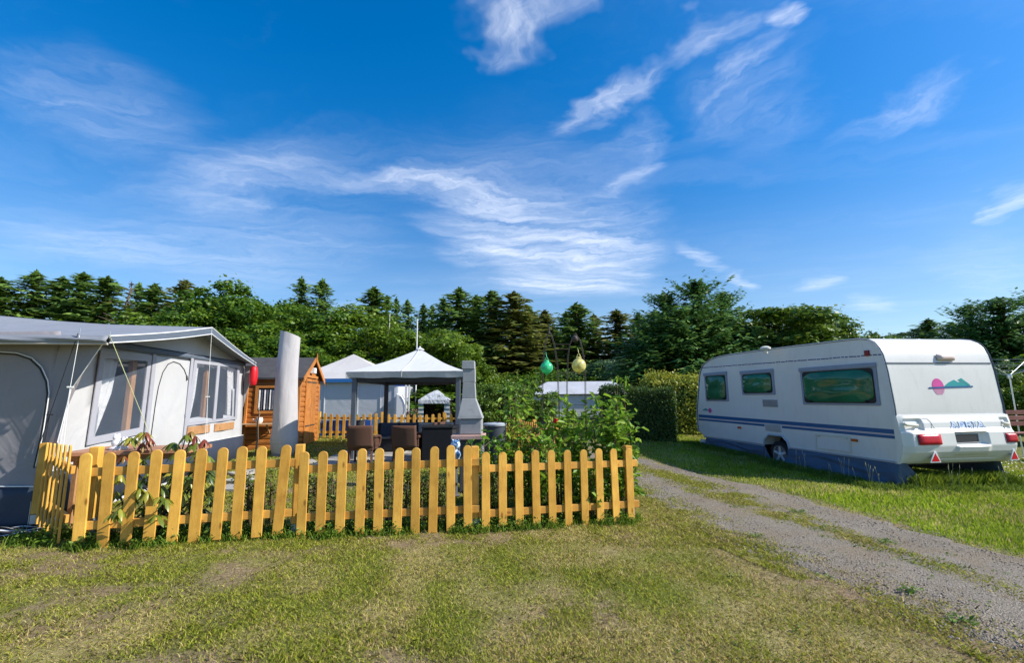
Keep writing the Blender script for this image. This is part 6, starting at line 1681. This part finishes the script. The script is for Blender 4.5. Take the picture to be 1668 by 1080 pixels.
for i, (u, v, w, Y, mt_, lab) in enumerate([
    (-30, 452, 95, 45, SPR, 'dark spruce cut off by the edge of the frame above the grey awning roof'),
    (30, 442, 92, 46, SPR, 'broad dark spruce above the near end of the awning roof, tallest there'),
    (76, 451, 72, 47, SPR, 'slim dark spruce directly right of the broad one above the awning roof'),
    (110, 444, 80, 46, SPR, 'pointed spruce with a clear spire, third from the frame edge above the awning'),
    (151, 450, 84, 45, SPR, 'dark spruce immediately left of the brown dying spruce'),
    (206, 461, 50, 49, SPR, 'green spruce standing just behind the brown dying spruce'),
    (234, 463, 76, 46, SPR, 'dark green spruce immediately right of the brown dying spruce'),
    (283, 456, 72, 44, SPRO, 'olive spruce with a browning top left of the beech group'),
    (480, 451, 46, 44, SPR, 'narrow spruce top peeping over the beeches, left of two'),
    (515, 455, 62, 43, SPR, 'spreading spruce top peeping over the beeches, right of two'),
    (604, 468, 74, 42, SPR, 'tall dark spruce right of the beech group with layered boughs'),
    (626, 481, 40, 44, SPR, 'thin spruce between the tall layered one and the antenna mast'),
    (641, 484, 28, 47, SPR, 'very thin spruce top right behind the antenna mast'),
    (660, 489, 44, 46, SPR, 'small pointed spruce between the antenna mast and the flagpole'),
    (687, 495, 36, 48, SPR, 'small spruce top just right of the flagpole'),
    (702, 497, 34, 47, SPR, 'small spruce top left of the twin spruces over the gazebo'),
    (720, 484, 44, 45, SPR, 'slender spruce beside the broad spruce over the gazebo roof'),
    (746, 469, 84, 43, SPR, 'broad tall spruce above the gazebo roof end'),
    (776, 481, 56, 45, SPR, 'spruce above the barbecue chimney, left of the two tallest spires'),
    (802, 473, 74, 42, SPR, 'tall spruce with sharp spire just right of the barbecue chimney'),
    (838, 475, 88, 41, SPRO, 'tall full spruce hung with olive boughs left of the green lantern'),
    (925, 508, 56, 48, SPR, 'spruce behind the gap between the two arch frames'),
    (943, 494, 70, 43, SPR, 'pointed spruce right above the yellow lantern'),
    (972, 512, 52, 47, SPRO, 'olive spruce right of the yellow lantern'),
    (1010, 504, 74, 42, SPRO, 'spruce with bare lower trunk above the clipped hedge'),
    (1046, 510, 60, 45, SPR, 'dark spruce at the left flank of the big fir'),
    (1076, 505, 70, 40, SPR, 'dark spruce half hidden by the big fir'),
    (862, 498, 60, 50, SPR, 'spruce in the second row behind the green lantern'),
    (890, 505, 60, 49, SPRO, 'olive spruce in the second row between the lanterns'),
    (1570, 524, 64, 46, SPR, 'dark spruce just above the caravan rear roof corner'),
    (1530, 519, 60, 48, SPR, 'bluish dark spruce above the middle of the caravan rear roof'),
]):
    tree('spruce%d' % (i % 4), u, v, Y, w*1.12, mt_, S, lab, group=GS)
tree('dead', 192, 458, 44, 88, SPRD, S, 'brown dying spruce with bare twigs above the awning roof', group=GS)
B = 'beech_tree'
for i, (kind, u, v, w, Y, mt_, nm, lab) in enumerate([
    ('beech0', 360, 449, 190, 27, BEE, B, 'largest dark beech above the awning ridge'),
    ('beech1', 436, 466, 165, 25, BEE, B, 'beech above the shed roof between the largest beech and the parasol'),
    ('beech2', 505, 488, 175, 23, BEE, B, 'beech behind the covered parasol top'),
    ('beech0', 570, 492, 165, 24, HOR, B, 'lighter green beech above the cream neighbour roof'),
    ('beech1', 300, 492, 150, 24, BEE, B, 'beech at the left end of the beech group over the awning roof'),
    ('beech2', 395, 520, 150, 20, BEE, B, 'low dark beech immediately behind the awning gable and shed'),
    ('beech0', 470, 535, 150, 19.5, BEE, B, 'low beech directly behind the shed roof'),
    ('bush1', 215, 500, 190, 23, HOR, 'hazel_bush', 'light green bush below the brown spruce behind the awning roof'),
    ('bush0', 120, 508, 170, 24, BEE, 'hazel_bush', 'dark green bush behind the awning roof below the pointed spruce'),
    ('beech2', 628, 520, 140, 21.5, HOR, 'hornbeam_tree', 'bright hornbeam behind the antenna mast'),
    ('beech1', 702, 518, 150, 21, HOR, 'hornbeam_tree', 'bright green hornbeam right behind the gazebo peak'),
    ('beech0', 742, 548, 110, 20, HOR, 'hornbeam_tree', 'smaller bright hornbeam left of the barbecue chimney'),
    ('bush0', 560, 560, 150, 20, BEE, 'hazel_bush', 'dark bush between the shed and the cream neighbour roof'),
    ('bush1', 690, 612, 190, 20.5, BEE, 'hazel_bush', 'dark green bush seen below the gazebo roof behind the party tent'),
    ('oak0', 880, 500, 84, 56, PAL, 'ash_tree', 'pale bluish ash crown left of the green lantern arch', ),
    ('bush0', 1000, 566, 90, 33, PAL, 'elder_bush', 'pale green bush below the bare trunked spruce'),
    ('bush1', 952, 588, 80, 34, PAL, 'elder_bush', 'pale bush below the yellow lantern above the old caravan roof'),
    ('bush0', 1045, 590, 80, 32, BEE, 'elder_bush', 'dark bush at the foot of the big fir'),
    ('bush1', 890, 592, 90, 36, BEE, 'elder_bush', 'dark bush behind the green lantern'),
    ('bush0', 815, 606, 88, 14.8, OLI, 'lilac_bush', 'round green bush right of the barbecue chimney'),
    ('bush1', 862, 618, 80, 16.5, OLI, 'lilac_bush', 'dark green bush left of the old caravan'),
    ('oak1', 1258, 476, 190, 24, OLI, 'maple_tree', 'loose light green maple above the caravan front half'),
    ('beech1', 1215, 498, 140, 25, OLI, 'maple_tree', 'green maple between the big fir and the loose maple'),
    ('beech2', 1325, 503, 150, 26, OLI, 'maple_tree', 'green maple above the large caravan side window'),
    ('beech0', 1382, 505, 105, 27, BEE, 'maple_tree', 'dark narrow maple above the caravan roof, right of the side window'),
    ('bush0', 1425, 524, 90, 29, BEE, 'maple_tree', 'small dark tree above the caravan rear roof edge'),
    ('oak1', 1480, 525, 90, 66, PAL, 'willow_tree', 'far pale willow above the caravan rear roof'),
    ('oak0', 1437, 533, 70, 70, PAL, 'willow_tree', 'far pale willow left of the other one'),
    ('bush0', 1510, 540, 120, 58, HOR, 'willow_tree', 'far yellow green bush line above the caravan rear roof'),
    ('bush1', 1628, 574, 100, 17, OLI, 'laurel_bush', 'green bush behind the clothes line'),
    ('bush0', 1676, 605, 100, 15.5, HOR, 'laurel_bush', 'bright yellow green bush behind the garden bench'),
    ('bush1', 1740, 560, 150, 19, BEE, 'laurel_bush', 'dark bush cut off by the frame edge above the garden bench'),
]):
    tree(kind, u, v, Y, w, mt_, nm, lab, 'bush' if 'bush' in nm else 'tree', GB if 'tree' in nm else None)
for kind, u, v, w, Y, lab in (
    ('fir1', 1092, 476, 130, 25.5, 'left top of the big dark fir group above the hedge'),
    ('fir0', 1145, 457, 175, 25, 'tallest big dark fir above the hedge and caravan front'),
    ('fir1', 1190, 474, 120, 26, 'fir with thin bare leader right of the tallest big fir'),
    ('fir0', 1600, 497, 130, 31, 'dark fir above the caravan rear corner'),
    ('fir1', 1652, 484, 150, 29, 'tall dark fir above the clothes line and the garden bench'),
    ('fir0', 1720, 478, 170, 30, 'dark fir cut off by the edge of the frame behind the clothes line'),
    ('fir1', 1358, 508, 60, 26, 'small fir with spiky top between the maples'),
    ('fir0', 1118, 505, 210, 23.5, 'low wide fir in front of the tallest big fir'),
    ('fir1', 1062, 528, 130, 24.5, 'low dark fir at the left edge of the big fir group behind the hedges'),
    ('fir0', 1185, 515, 170, 23.2, 'low fir behind the caravan front roof corner')):
    tree(kind, u, v, Y, w, FIR, 'fir_tree', lab, 'tree', 'firs beyond the caravan')

# ================================================================== hedges
HG = leafmat('hedge_leaves', [(0, (.018, .044, .006)), (.5, (.045, .095, .010)), (1, (.14, .19, .022))], .25)
HY = leafmat('hedge_yellow', [(0, (.13, .19, .014)), (.5, (.30, .33, .03)), (.85, (.46, .42, .06)), (1, (.36, .15, .04))], .3)
CORE = mat('twigs_dark', (.030, .034, .018), .9, .4, 12)
def hedge(name, label, A, B, depth, h, n, mt_, ls=.06, rough=.045):
    A, B = Vector((A[0], A[1], 0)), Vector((B[0], B[1], 0)); d = (B-A); L = d.length; d.normalize(); nb_ = Vector((-d.y, d.x, 0))
    th = thing(name, label, 'hedge', (A.x, A.y, g(A.x, A.y)))
    mb = MB(); c = A+d*L/2+nb_*depth/2; z0 = g(c.x, c.y)
    mb.box((c.x, c.y, z0+h/2-.05), (L-.24, depth-.24, h-.2), rz=math.atan2(d.y, d.x)); mb.build('branches', CORE, th)
    r_ = RNG
    areas = np.array([L*h, L*h, depth*h, depth*h, L*depth]); k = r_.choice(5, n, p=areas/areas.sum()); a, b = r_.random(n), r_.random(n)
    jit = r_.normal(size=n)*rough-.03
    X_ = np.where(k < 2, a*L, np.where(k == 2, -jit, np.where(k == 3, L+jit, a*L)))
    Y_ = np.where(k == 0, -jit, np.where(k == 1, depth+jit, b*depth))
    Y_ = np.where(k == 2, a*depth, np.where(k == 3, a*depth, Y_))
    Z_ = np.where(k == 4, h+jit+.05*np.sin(X_*3)+np.abs(r_.normal(size=n))*.05, b*h)
    N_ = np.zeros((n, 3)); N_[k == 0, 1] = -1; N_[k == 1, 1] = 1; N_[k == 2, 0] = -1; N_[k == 3, 0] = 1; N_[k == 4, 2] = 1
    R_ = np.array([[d.x, d.y, 0], [nb_.x, nb_.y, 0], [0, 0, 1]])
    lump = .10*(fbm(X_, Z_+Y_, 1.4, 3, 3)-.5)
    P = np.stack([X_, Y_, Z_], -1)+N_*lump[:, None]
    P = P@R_+np.array([A.x, A.y, 0]); P[:, 2] += gnp(P[:, 0], P[:, 1])
    N2 = N_@R_+r_.normal(size=(n, 3))*.55+np.array([0, 0, .3])
    v, q, w = leaf_quads(P, N2, ls*(.7+.7*r_.random(n)), ls*(.5+.4*r_.random(n)), np.clip(.7*r_.random(n)+.3*fbm(P[:, 0], P[:, 2], 2, 2, 1), 0, 1))
    link_mesh('foliage', fast_mesh('foliage', v, q, w), mt_, th)
    return th
hc = ground(1098, 722)
h0 = (xat(1010, 15.2), 15.2)
hedge('clipped_hedge', 'dense clipped dark green hedge between the track and the caravan front', (hc.x-2.15, hc.y+.58), (hc.x+.05, hc.y-.10), 1.6, at(1090, 637, hc.y).z-g(hc.x, hc.y), 26000, HG)
hedge('golden_hedge', 'taller yellow leaved hedge glowing behind the clipped green hedge', (xat(1052, 17.2), 17.2), (xat(1150, 16.6), 16.6), 1.3, at(1095, 618, 17).z-g(6, 17), 16000, HY, .09, .13)
hedge('rear_hedge', 'plain green hedge running behind the neighbour awning and the party tent', (xat(585, 20.3), 20.3), (xat(870, 21.2), 21.2), 1.2, at(700, 634, 20.5).z-g(-2, 20.5), 14000, BEE, .13, .12)
hedge('camp_hedge', 'long low hedge in the shade beneath the spruces', (xat(760, 31), 31), (xat(1160, 31), 31), 1.5, at(950, 622, 31).z-g(5, 31), 12000, BEE, .2, .25)
hedge('bench_hedge', 'hedge closing the lawn behind bench and clothes line', (xat(1590, 19.5), 19.5), (xat(1900, 17), 17), 1.4, 1.9, 11000, HG, .13, .15)

# ================================================================== leafy shrubs of the garden
VINE = leafmat('shrub_leaves', [(0, (.07, .17, .014)), (.5, (.16, .31, .026)), (.85, (.28, .42, .045)), (1, (.42, .52, .10))], .42, .38, .4)
VINY = leafmat('golden_leaves', [(0, (.11, .17, .012)), (.5, (.24, .28, .018)), (1, (.44, .42, .04))], .35, .45, .3)
STEM = mat('green_brown_stem', (.12, .085, .04), .7, .2, 12)
def shrub(name, label, cx, cy, r, zlo, zhi, n, mt_, ls=.085, ry=None, stems=7, seed=0, fold=.35, cat='shrub', group=None, topw=.7, dens=.6, lean=(0, 0)):
    """leafy stems that fan out from the ground; leaves alternate along every twig"""
    r_ = np.random.default_rng(100+seed); ry = ry or r
    gz = g(cx, cy); th = thing(name, label, cat, (cx, cy, gz), group)
    mb = MB(); Ps, Ns, Ts = [], [], []
    per = max(6, n//(stems*7))
    for s_ in range(stems):
        a = 2*PI*s_/stems+r_.normal()*.3; q = .25+.75*r_.random()
        tip = np.array([cx+np.cos(a)*r*q*topw+lean[0], cy+np.sin(a)*ry*q*topw+lean[1], gz+zlo+(zhi-zlo)*(.62+.38*r_.random())])
        b = np.array([cx+np.cos(a)*.08, cy+np.sin(a)*.08, gz-.02]); mid = (b+tip)/2+np.array([np.cos(a)*r*.15, np.sin(a)*ry*.15, .06])
        t = np.linspace(0, 1, 8)[:, None]; path = (1-t)**2*b+2*t*(1-t)*mid+t**2*tip
        mb.tube([Vector(p) for p in path], list(np.linspace(.013, .004, 8)), 5)
        for k in range(7):
            tt = .18+.82*(k+r_.random())/7; p0 = (1-tt)**2*b+2*tt*(1-tt)*mid+tt**2*tip
            aa = r_.random()*6.28; L = r*(.35+.55*r_.random())*(1-.35*tt)
            p1 = p0+np.array([np.cos(aa)*L, np.sin(aa)*L*ry/r, L*(.15+.45*r_.random())])
            p1[2] = min(p1[2], gz+zhi*1.02)
            if p1[2] < gz+zlo*.6: continue
            mb.tube([Vector(p0), Vector((p0+p1)/2+np.array([0, 0, .03])), Vector(p1)], [.005, .004, .0025], 4)
            u_ = r_.random((per, 1))**.8
            P = p0*(1-u_)+p1*u_+r_.normal(size=(per, 3))*ls*.55
            Ps.append(P); o_ = unit(r_.normal(size=(per, 3))); o_[:, 2] = -abs(o_[:, 2])*.5-.55; Ts.append(o_)
            Ns.append(r_.normal(size=(per, 3))*.5+np.array([0, 0, .8])-o_*.2)
    P = np.concatenate(Ps); m = len(P)
    v, q, w = leaf_quads(P, np.concatenate(Ns), ls*(.6+.8*r_.random(m)), ls*(.38+.3*r_.random(m)), np.clip(r_.random(m)*.75+.25*r_.random(), 0, 1), tip=np.concatenate(Ts), fold=fold)
    link_mesh('foliage', fast_mesh('foliage', v, q, w), mt_, th)
    mb.build('stems', STEM, th)
    return th
def pz(v, Y): return at(900, v, Y).z
def shr(name, label, u, Y, wpx, vlo, vhi, n, mt_, **k):
    x = xat(u, Y); gz = g(x, Y)
    return shrub(name, label, x, Y, wpx/2*Y/741, max(.05, pz(vlo, Y)-gz), pz(vhi, Y)-gz, n, mt_, **k)
shr('climbing_shrub', 'vigorous green leaved shrub spilling over the fence end post', 990, 6.35, 76, 800, 640, 600, VINE, ls=.115, seed=1, stems=8)
s2 = shr('climbing_shrub', 'green leaved shrub in the foot of the iron arch with one red bloom', 915, 6.55, 80, 790, 655, 560, VINE, ls=.11, seed=2, stems=9)
c = at(905, 686, 6.2); P_ = unit(RNG.normal(size=(26, 3)))*.03
v, q, w = leaf_quads(P_+np.array(c), P_, np.full(26, .04), np.full(26, .035), RNG.random(26)); link_mesh('blossom', fast_mesh('blossom', v, q, w), leafmat('petal_red', [(0, (.45, .01, .008)), (1, (.75, .03, .02))], .2), s2)
shr('golden_shrub', 'yellow green small leaved shrub right of the barbecue', 852, 6.5, 100, 800, 690, 800, VINY, ls=.07, seed=3, stems=10)
shr('climbing_shrub', 'low dark leaved shrub reaching in front of the barbecue base', 812, 6.3, 75, 800, 705, 300, VINE, ls=.11, seed=4, stems=6)
shr('climbing_shrub', 'large leaved shrub just behind the middle fence post', 880, 6.1, 64, 800, 705, 240, VINE, ls=.105, seed=5, stems=7)
shr('climbing_shrub', 'leafy twigs hanging over the last pickets of the fence', 1016, 6.3, 38, 790, 668, 200, VINE, ls=.105, seed=6, stems=6)
shr('climbing_shrub', 'tall loose shrub before the old caravan window', 838, 8.4, 70, 715, 608, 240, VINE, ls=.13, seed=7, stems=6)
shr('climbing_shrub', 'shrub growing between the two arch frames before the old caravan', 935, 7.2, 62, 790, 668, 260, VINE, ls=.11, seed=8, stems=8)
shr('climbing_shrub', 'green shrub filling the gap behind the last fence panel', 955, 6.05, 70, 860, 755, 200, VINE, ls=.09, seed=9, stems=7)
shr('climbing_shrub', 'tall upright shoot with pale tips above the shrub at the fence end', 1008, 6.9, 40, 700, 616, 200, VINE, ls=.10, seed=10, stems=3)
# small edging plants behind the fence panels
EDG = leafmat('edging_leaves', [(0, (.035, .085, .012)), (.5, (.085, .15, .020)), (.85, (.19, .23, .03)), (1, (.36, .36, .05))], .3)
ge_ = 'young edging bushes behind the front fence'
for i, (u, v, hpx, wpx, lab) in enumerate([
    (396, 862, 95, 46, 'young edging bush between the rhododendron and the tent ropes'), (430, 858, 88, 40, 'young edging bush just left of the second fence post'), (505, 856, 95, 44, 'young edging bush just right of the second fence post'),
    (537, 855, 86, 36, 'yellowish young edging bush, second right of the second fence post'), (600, 852, 90, 36, 'slim edging bush below the left wicker chair'), (632, 852, 95, 36, 'slim yellowish edging bush between the two wicker chairs'),
    (670, 848, 84, 34, 'edging bush below the right wicker chair'), (690, 850, 80, 34, 'small edging bush right of the chairs'), (722, 848, 78, 32, 'small edging bush left of the middle fence post'), (806, 846, 80, 40, 'dark edging bush right of the middle fence post')]):
    p = ground(u, v); h_ = hpx*p.y/741
    shrub('edging_bush', lab, p.x, p.y, wpx*p.y/741/2, .04, h_, 420, EDG, ls=.042, seed=20+i, stems=7, fold=.2, group=ge_, topw=.5, cat='bush')
# irises and low greenery behind the last panel
def spikes(name, label, u, v, n, h, mt_, cat='plant', spread=.14):
    p = ground(u, v); th = thing(name, label, cat, p)
    mb = MB()
    for i in range(n):
        a = rnd.uniform(0, 6.28); r = rnd.uniform(0, spread*.5); b = Vector((p.x+math.cos(a)*r, p.y+math.sin(a)*r, p.z-.01)); hh_ = h*rnd.uniform(.6, 1.05)
        o_ = Vector((math.cos(a), math.sin(a), 0)); s_ = Vector((-o_.y, o_.x, 0))*.012
        pts = [b, b+o_*spread*.25+Vector((0, 0, hh_*.6)), b+o_*spread*.8+Vector((0, 0, hh_))]
        mb.add([pts[0]-s_, pts[0]+s_, pts[1]+s_*.9, pts[1]-s_*.9, pts[2]], [(0, 1, 2, 3), (3, 2, 4)])
    mb.build('blades', mt_, th)
IRI = mat('iris_green', (.07, .16, .03), .45, .2, 10)
spikes('iris_clump', 'clump of sword shaped iris leaves behind the last fence panel', 938, 830, 26, .42, IRI, spread=.22)
spikes('iris_clump', 'smaller iris clump beside the end post of the fence', 1012, 818, 16, .34, IRI, spread=.18)

# ================================================================== rhododendron by the corner
RHO = leafmat('rhododendron_leaves', [(0, (.075, .12, .014)), (.45, (.16, .20, .022)), (.8, (.28, .29, .035)), (1, (.42, .36, .05))], .28, .32, .5)
RHD = leafmat('rhododendron_shade', [(0, (.02, .05, .010)), (.6, (.05, .10, .016)), (1, (.12, .16, .02))], .25, .35, .5)  # inner leaves: shade put into a darker set of leaf colours
RHR = leafmat('rhododendron_shoots', [(0, (.16, .025, .02)), (.5, (.26, .06, .03)), (1, (.30, .20, .04))], .3, .35, .4)
rx_, ry_ = xat(275, 5.25), 5.25
rh = thing('rhododendron', 'rhododendron with drooping yellow green leaves and red shoots poking through the corner fence panel', 'shrub', (rx_, ry_, g(rx_, ry_)))
def rosette(c, n, L, droop, rs):
    """whorl of drooping lance leaves as (P,N,T)"""
    v, q, w = [], [], []
    for i in range(n):
        a = 2*PI*i/n+rs.random()*.6; o_ = np.array([math.cos(a), math.sin(a), -droop*(.7+.6*rs.random())]); o_ /= np.linalg.norm(o_)
        Lx = L*(.75+.5*rs.random()); W_ = Lx*.30; s_ = np.array([-math.sin(a), math.cos(a), 0])
        nn = np.cross(s_, o_); c0 = np.array(c); p = [c0+o_*.01, c0+o_*Lx*.28+s_*W_*.42, c0+o_*Lx*.68+s_*W_*.5+np.array([0, 0, -.01]), c0+o_*Lx+np.array([0, 0, -.02]), c0+o_*Lx*.68-s_*W_*.5+np.array([0, 0, -.01]), c0+o_*Lx*.28-s_*W_*.42, c0+o_*Lx*.28-nn*W_*.14, c0+o_*Lx*.68-nn*W_*.14]
        b = len(v); v += p; q += [(b, b+1, b+6), (b, b+6, b+5), (b+1, b+2, b+7), (b+1, b+7, b+6), (b+6, b+7, b+4), (b+6, b+4, b+5), (b+2, b+3, b+7), (b+7, b+3, b+4)]; w += [float(rs.random())]*8
    return v, q, w
rs = np.random.default_rng(77)
def rosettes(name, spots, L, droop, mt_):
    V_, Q_, W_ = [], [], []
    for (u, v, Y) in spots:
        a, b, c = rosette(at(u, v, Y), int(rs.integers(5, 9)), L, droop*(.6+.8*rs.random()), rs); o_ = len(V_)
        V_ += a; Q_ += [tuple(i+o_ for i in f) for f in b]; W_ += c
    link_mesh(name, fast_mesh(name, np.array(V_), np.array(Q_), np.array(W_), 3), mt_, rh)
rosettes('foliage', [(303, 707, 5.15), (212, 712, 5.3), (232, 703, 5.35), (325, 735, 5.1), (340, 742, 5.1), (196, 770, 4.95), (240, 800, 4.78), (228, 795, 4.76), (262, 808, 4.72), (270, 812, 4.7), (182, 836, 4.62), (256, 838, 4.66), (205, 822, 4.9), (318, 720, 5.2), (290, 735, 5.2), (345, 790, 5.1), (215, 790, 5.0), (170, 780, 5.1), (330, 765, 5.1), (252, 735, 5.2), (275, 770, 5.1), (195, 828, 4.62), (300, 750, 5.0), (225, 745, 5.2), (283, 720, 5.2), (310, 780, 5.0), (240, 770, 4.95), (265, 790, 4.9), (330, 800, 5.05), (190, 800, 4.95), (298, 800, 5.0), (348, 755, 5.15)], .128, 1.1, RHO)
rosettes('red_leaves', [(239, 703, 5.15), (312, 702, 5.2), (203, 742, 5.15), (232, 720, 5.2), (333, 715, 5.2), (244, 712, 5.2), (318, 709, 5.2)], .115, 1.3, RHR)
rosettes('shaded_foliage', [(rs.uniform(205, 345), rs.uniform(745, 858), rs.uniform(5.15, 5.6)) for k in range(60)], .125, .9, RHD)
mb = MB()
for (u, v, Y) in [(303, 710, 5.15), (239, 707, 5.15), (212, 716, 5.3), (340, 745, 5.1), (196, 772, 4.95), (182, 838, 4.62), (256, 840, 4.66), (270, 815, 4.7), (345, 792, 5.1), (312, 706, 5.2)]:
    e = at(u, v, Y); b = Vector((rx_+rnd.uniform(-.08, .08), ry_+rnd.uniform(-.05, .05), g(rx_, ry_))); mb.tube([b, b.lerp(e, .5)+Vector((0, .08, .04)), e], [.014, .010, .005], 6)
mb.build('stems', STEM, rh)

# ================================================================== weeds along the fence foot, in the track, seed heads by the caravan
def leafy_ground(name, pts, per, ls, mt_, kind='stuff', rad=.09, hmax=.10):
    P = []
    for (x, y) in pts:
        k = rnd.randint(int(per*.6), int(per*1.4)); a = RNG.random(k)*6.28; r = RNG.random(k)**.7*rad; xx, yy = x+np.cos(a)*r, y+np.sin(a)*r
        P.append(np.stack([xx, yy, gnp(xx, yy)+.012+RNG.random(k)**1.5*hmax*(1-.5*r/rad)], -1))
    P = np.concatenate(P); m = len(P)
    N_ = RNG.normal(size=(m, 3))*.5+np.array([0, 0, .9])
    v, q, w = leaf_quads(P, N_, ls*(.6+.8*RNG.random(m)), ls*(.4+.4*RNG.random(m)), RNG.random(m), fold=.25)
    return tag(link_mesh(name, fast_mesh(name, v, q, w), mt_), kind=kind)
WEED = leafmat('weed_leaves', [(0, (.06, .13, .014)), (.6, (.13, .23, .022)), (1, (.22, .32, .04))], .3)
foot = []
for P, Q in ((fA, fB), (fB, fC), (fC, fD)):
    for k in range(75):
        p = P.lerp(Q, rnd.random()); d = Vector((-(Q.y-P.y), Q.x-P.x)).normalized()*rnd.uniform(-.04, .26); foot.append((p.x+d.x, p.y+d.y))
for k in range(22): foot.append((fA.x-.5+rnd.uniform(-.25, .35), fA.y+.25+rnd.uniform(-.2, .25)))
leafy_ground('weeds', foot, 34, .036, WEED, rad=.10, hmax=.15)
def tuft_blades(name, spots, n, h, mt_col, spread, ws=1.5):
    V_, Q_, C_, o_ = [], [], [], 0
    xs_ = np.array([s_[0] for s_ in spots]); ys_ = np.array([s_[1] for s_ in spots]); k = RNG.integers(0, len(spots), n)
    x = xs_[k]+RNG.normal(size=n)*spread; y = ys_[k]+RNG.normal(size=n)*spread
    hh_ = h*(.4+.8*RNG.random(n)); a = RNG.random(n)*6.28; w = (.0025+.002*RNG.random(n))*ws; z = gnp(x, y)-.005; b = RNG.random(n)*6.28; ln = hh_*(.2+.5*RNG.random(n)); tx, ty = np.cos(b)*ln, np.sin(b)*ln; dx, dy = np.cos(a)*w, np.sin(a)*w
    v = np.stack([np.stack([x-dx, y-dy, z], -1), np.stack([x+dx, y+dy, z], -1), np.stack([x+dx*.8+tx*.35, y+dy*.8+ty*.35, z+hh_*.6], -1), np.stack([x+tx, y+ty, z+hh_], -1), np.stack([x-dx*.8+tx*.35, y-dy*.8+ty*.35, z+hh_*.6], -1)], 1).reshape(-1, 3)
    t = RNG.random((n, 1)); c = np.array(mt_col[0])*(1-t)+np.array(mt_col[1])*t
    me = fast_mesh(name, v, np.arange(n*5).reshape(n, 5), None, 5, np.repeat(np.concatenate([c, np.ones((n, 1))], 1), 5, 0))
    return tag(link_mesh(name, me, BLADE), kind='stuff')
tuft_blades('fence_grass', foot, 13000, .085, ((.07, .15, .012), (.19, .27, .03)), .06)
# weeds growing in the gravel
for (u, v, lab) in ((1447, 888, 'green weed tuft in the middle of the gravel track'), (1487, 970, 'dandelion like weed at the near edge of the gravel track'), (1565, 1018, 'weed rosette near the lower corner of the gravel track'), (1302, 838, 'small weed patch in the grassy middle strip of the track'), (1232, 878, 'low weed tuft where lawn and track meet')):
    p = ground(u, v); th = thing('weed_tuft', lab, 'weed', p)
    m_ = 46; a = RNG.random(m_)*6.28; r = RNG.random(m_)**.6*.075; P_ = np.stack([p.x+np.cos(a)*r*1.4, p.y+np.sin(a)*r, gnp(p.x+np.cos(a)*r, p.y+np.sin(a)*r)+.018+RNG.random(m_)*.04], -1)
    o_ = np.stack([np.cos(a), np.sin(a), .5+0*a], -1); v_, q_, w_ = leaf_quads(P_, RNG.normal(size=(m_, 3))*.35+np.array([0, 0, 1]),   .042*(.6+.7*RNG.random(m_)), .016*(.7+.6*RNG.random(m_)), RNG.random(m_), tip=o_, fold=.2)
    link_mesh('leaves', fast_mesh('leaves', v_, q_, w_), WEED, th)
sp_ = []
for k in range(60):
    y = rnd.uniform(2.8, 7); sp_.append((float(xb(y))+rnd.uniform(-.15, .45), y))
leafy_ground('ground_weeds', sp_+[(rnd.uniform(1.0, 4.6), rnd.uniform(2.9, 6)) for k in range(26)], 9, .026, WEED, rad=.09, hmax=.03)
# tall grass with seed heads along the skirt
ts = [(p.x+rnd.uniform(-.10, .02), p.y) for p in [cs(rnd.uniform(-.3, 2.9), 0, rnd.uniform(.36, .75)) for k in range(150)]]
ts += [(p.x, p.y) for p in [cr_(rnd.uniform(-.1, 2.9), .1, rnd.uniform(-.1, .45)) for k in range(110)]]
ts += [(p.x, p.y) for p in [cs(rnd.uniform(2.6, 6), 0, rnd.uniform(.1, .55)) for k in range(90)]]
tuft_blades('tall_grass', ts, 13000, .11, ((.07, .15, .015), (.22, .27, .04)), .09, 1.7)
tb_ = [(p.x, p.y) for p in [cr_(rnd.uniform(.15, 2.5), .1, rnd.uniform(-.30, .12)) for k in range(120)]]
tuft_blades('bumper_grass', tb_, 7000, .24, ((.07, .14, .012), (.24, .30, .03)), .06, 1.6)
mb = MB()
for k in range(34):
    x, y = ts[rnd.randint(0, 259)]; h_ = rnd.uniform(.22, .42); lx, ly = rnd.uniform(-.06, .06), rnd.uniform(-.05, .05); z = g(x, y)
    mb.tube([(x, y, z), (x+lx*.4, y+ly*.4, z+h_*.6), (x+lx, y+ly, z+h_)], .0022, 3, cap=False); mb.tube([(x+lx*.95, y+ly*.95, z+h_*.93), (x+lx*1.05, y+ly*1.05, z+h_*1.02), (x+lx*1.15, y+ly*1.15, z+h_*1.12)], [.002, .005, .001], 5)
tag(mb.build('grass_seedheads', mat('seedhead_straw', (.45, .42, .24), .8), None), kind='stuff')
# daisies in the far right meadow
n = 420; x = 8.6+RNG.random(n)*4.5; y = 9.3+RNG.random(n)*3.2
v, q, w = leaf_quads(np.stack([x, y, gnp(x, y)+.10+.05*RNG.random(n)], -1), RNG.normal(size=(n, 3))*.3+np.array([0, -.5, 1]), np.full(n, .032), np.full(n, .03), RNG.random(n))
tag(link_mesh('daisies', fast_mesh('daisies', v, q, w), leafmat('daisy_white', [(0, (.6, .6, .52)), (1, (.78, .78, .72))], .2)), kind='stuff')
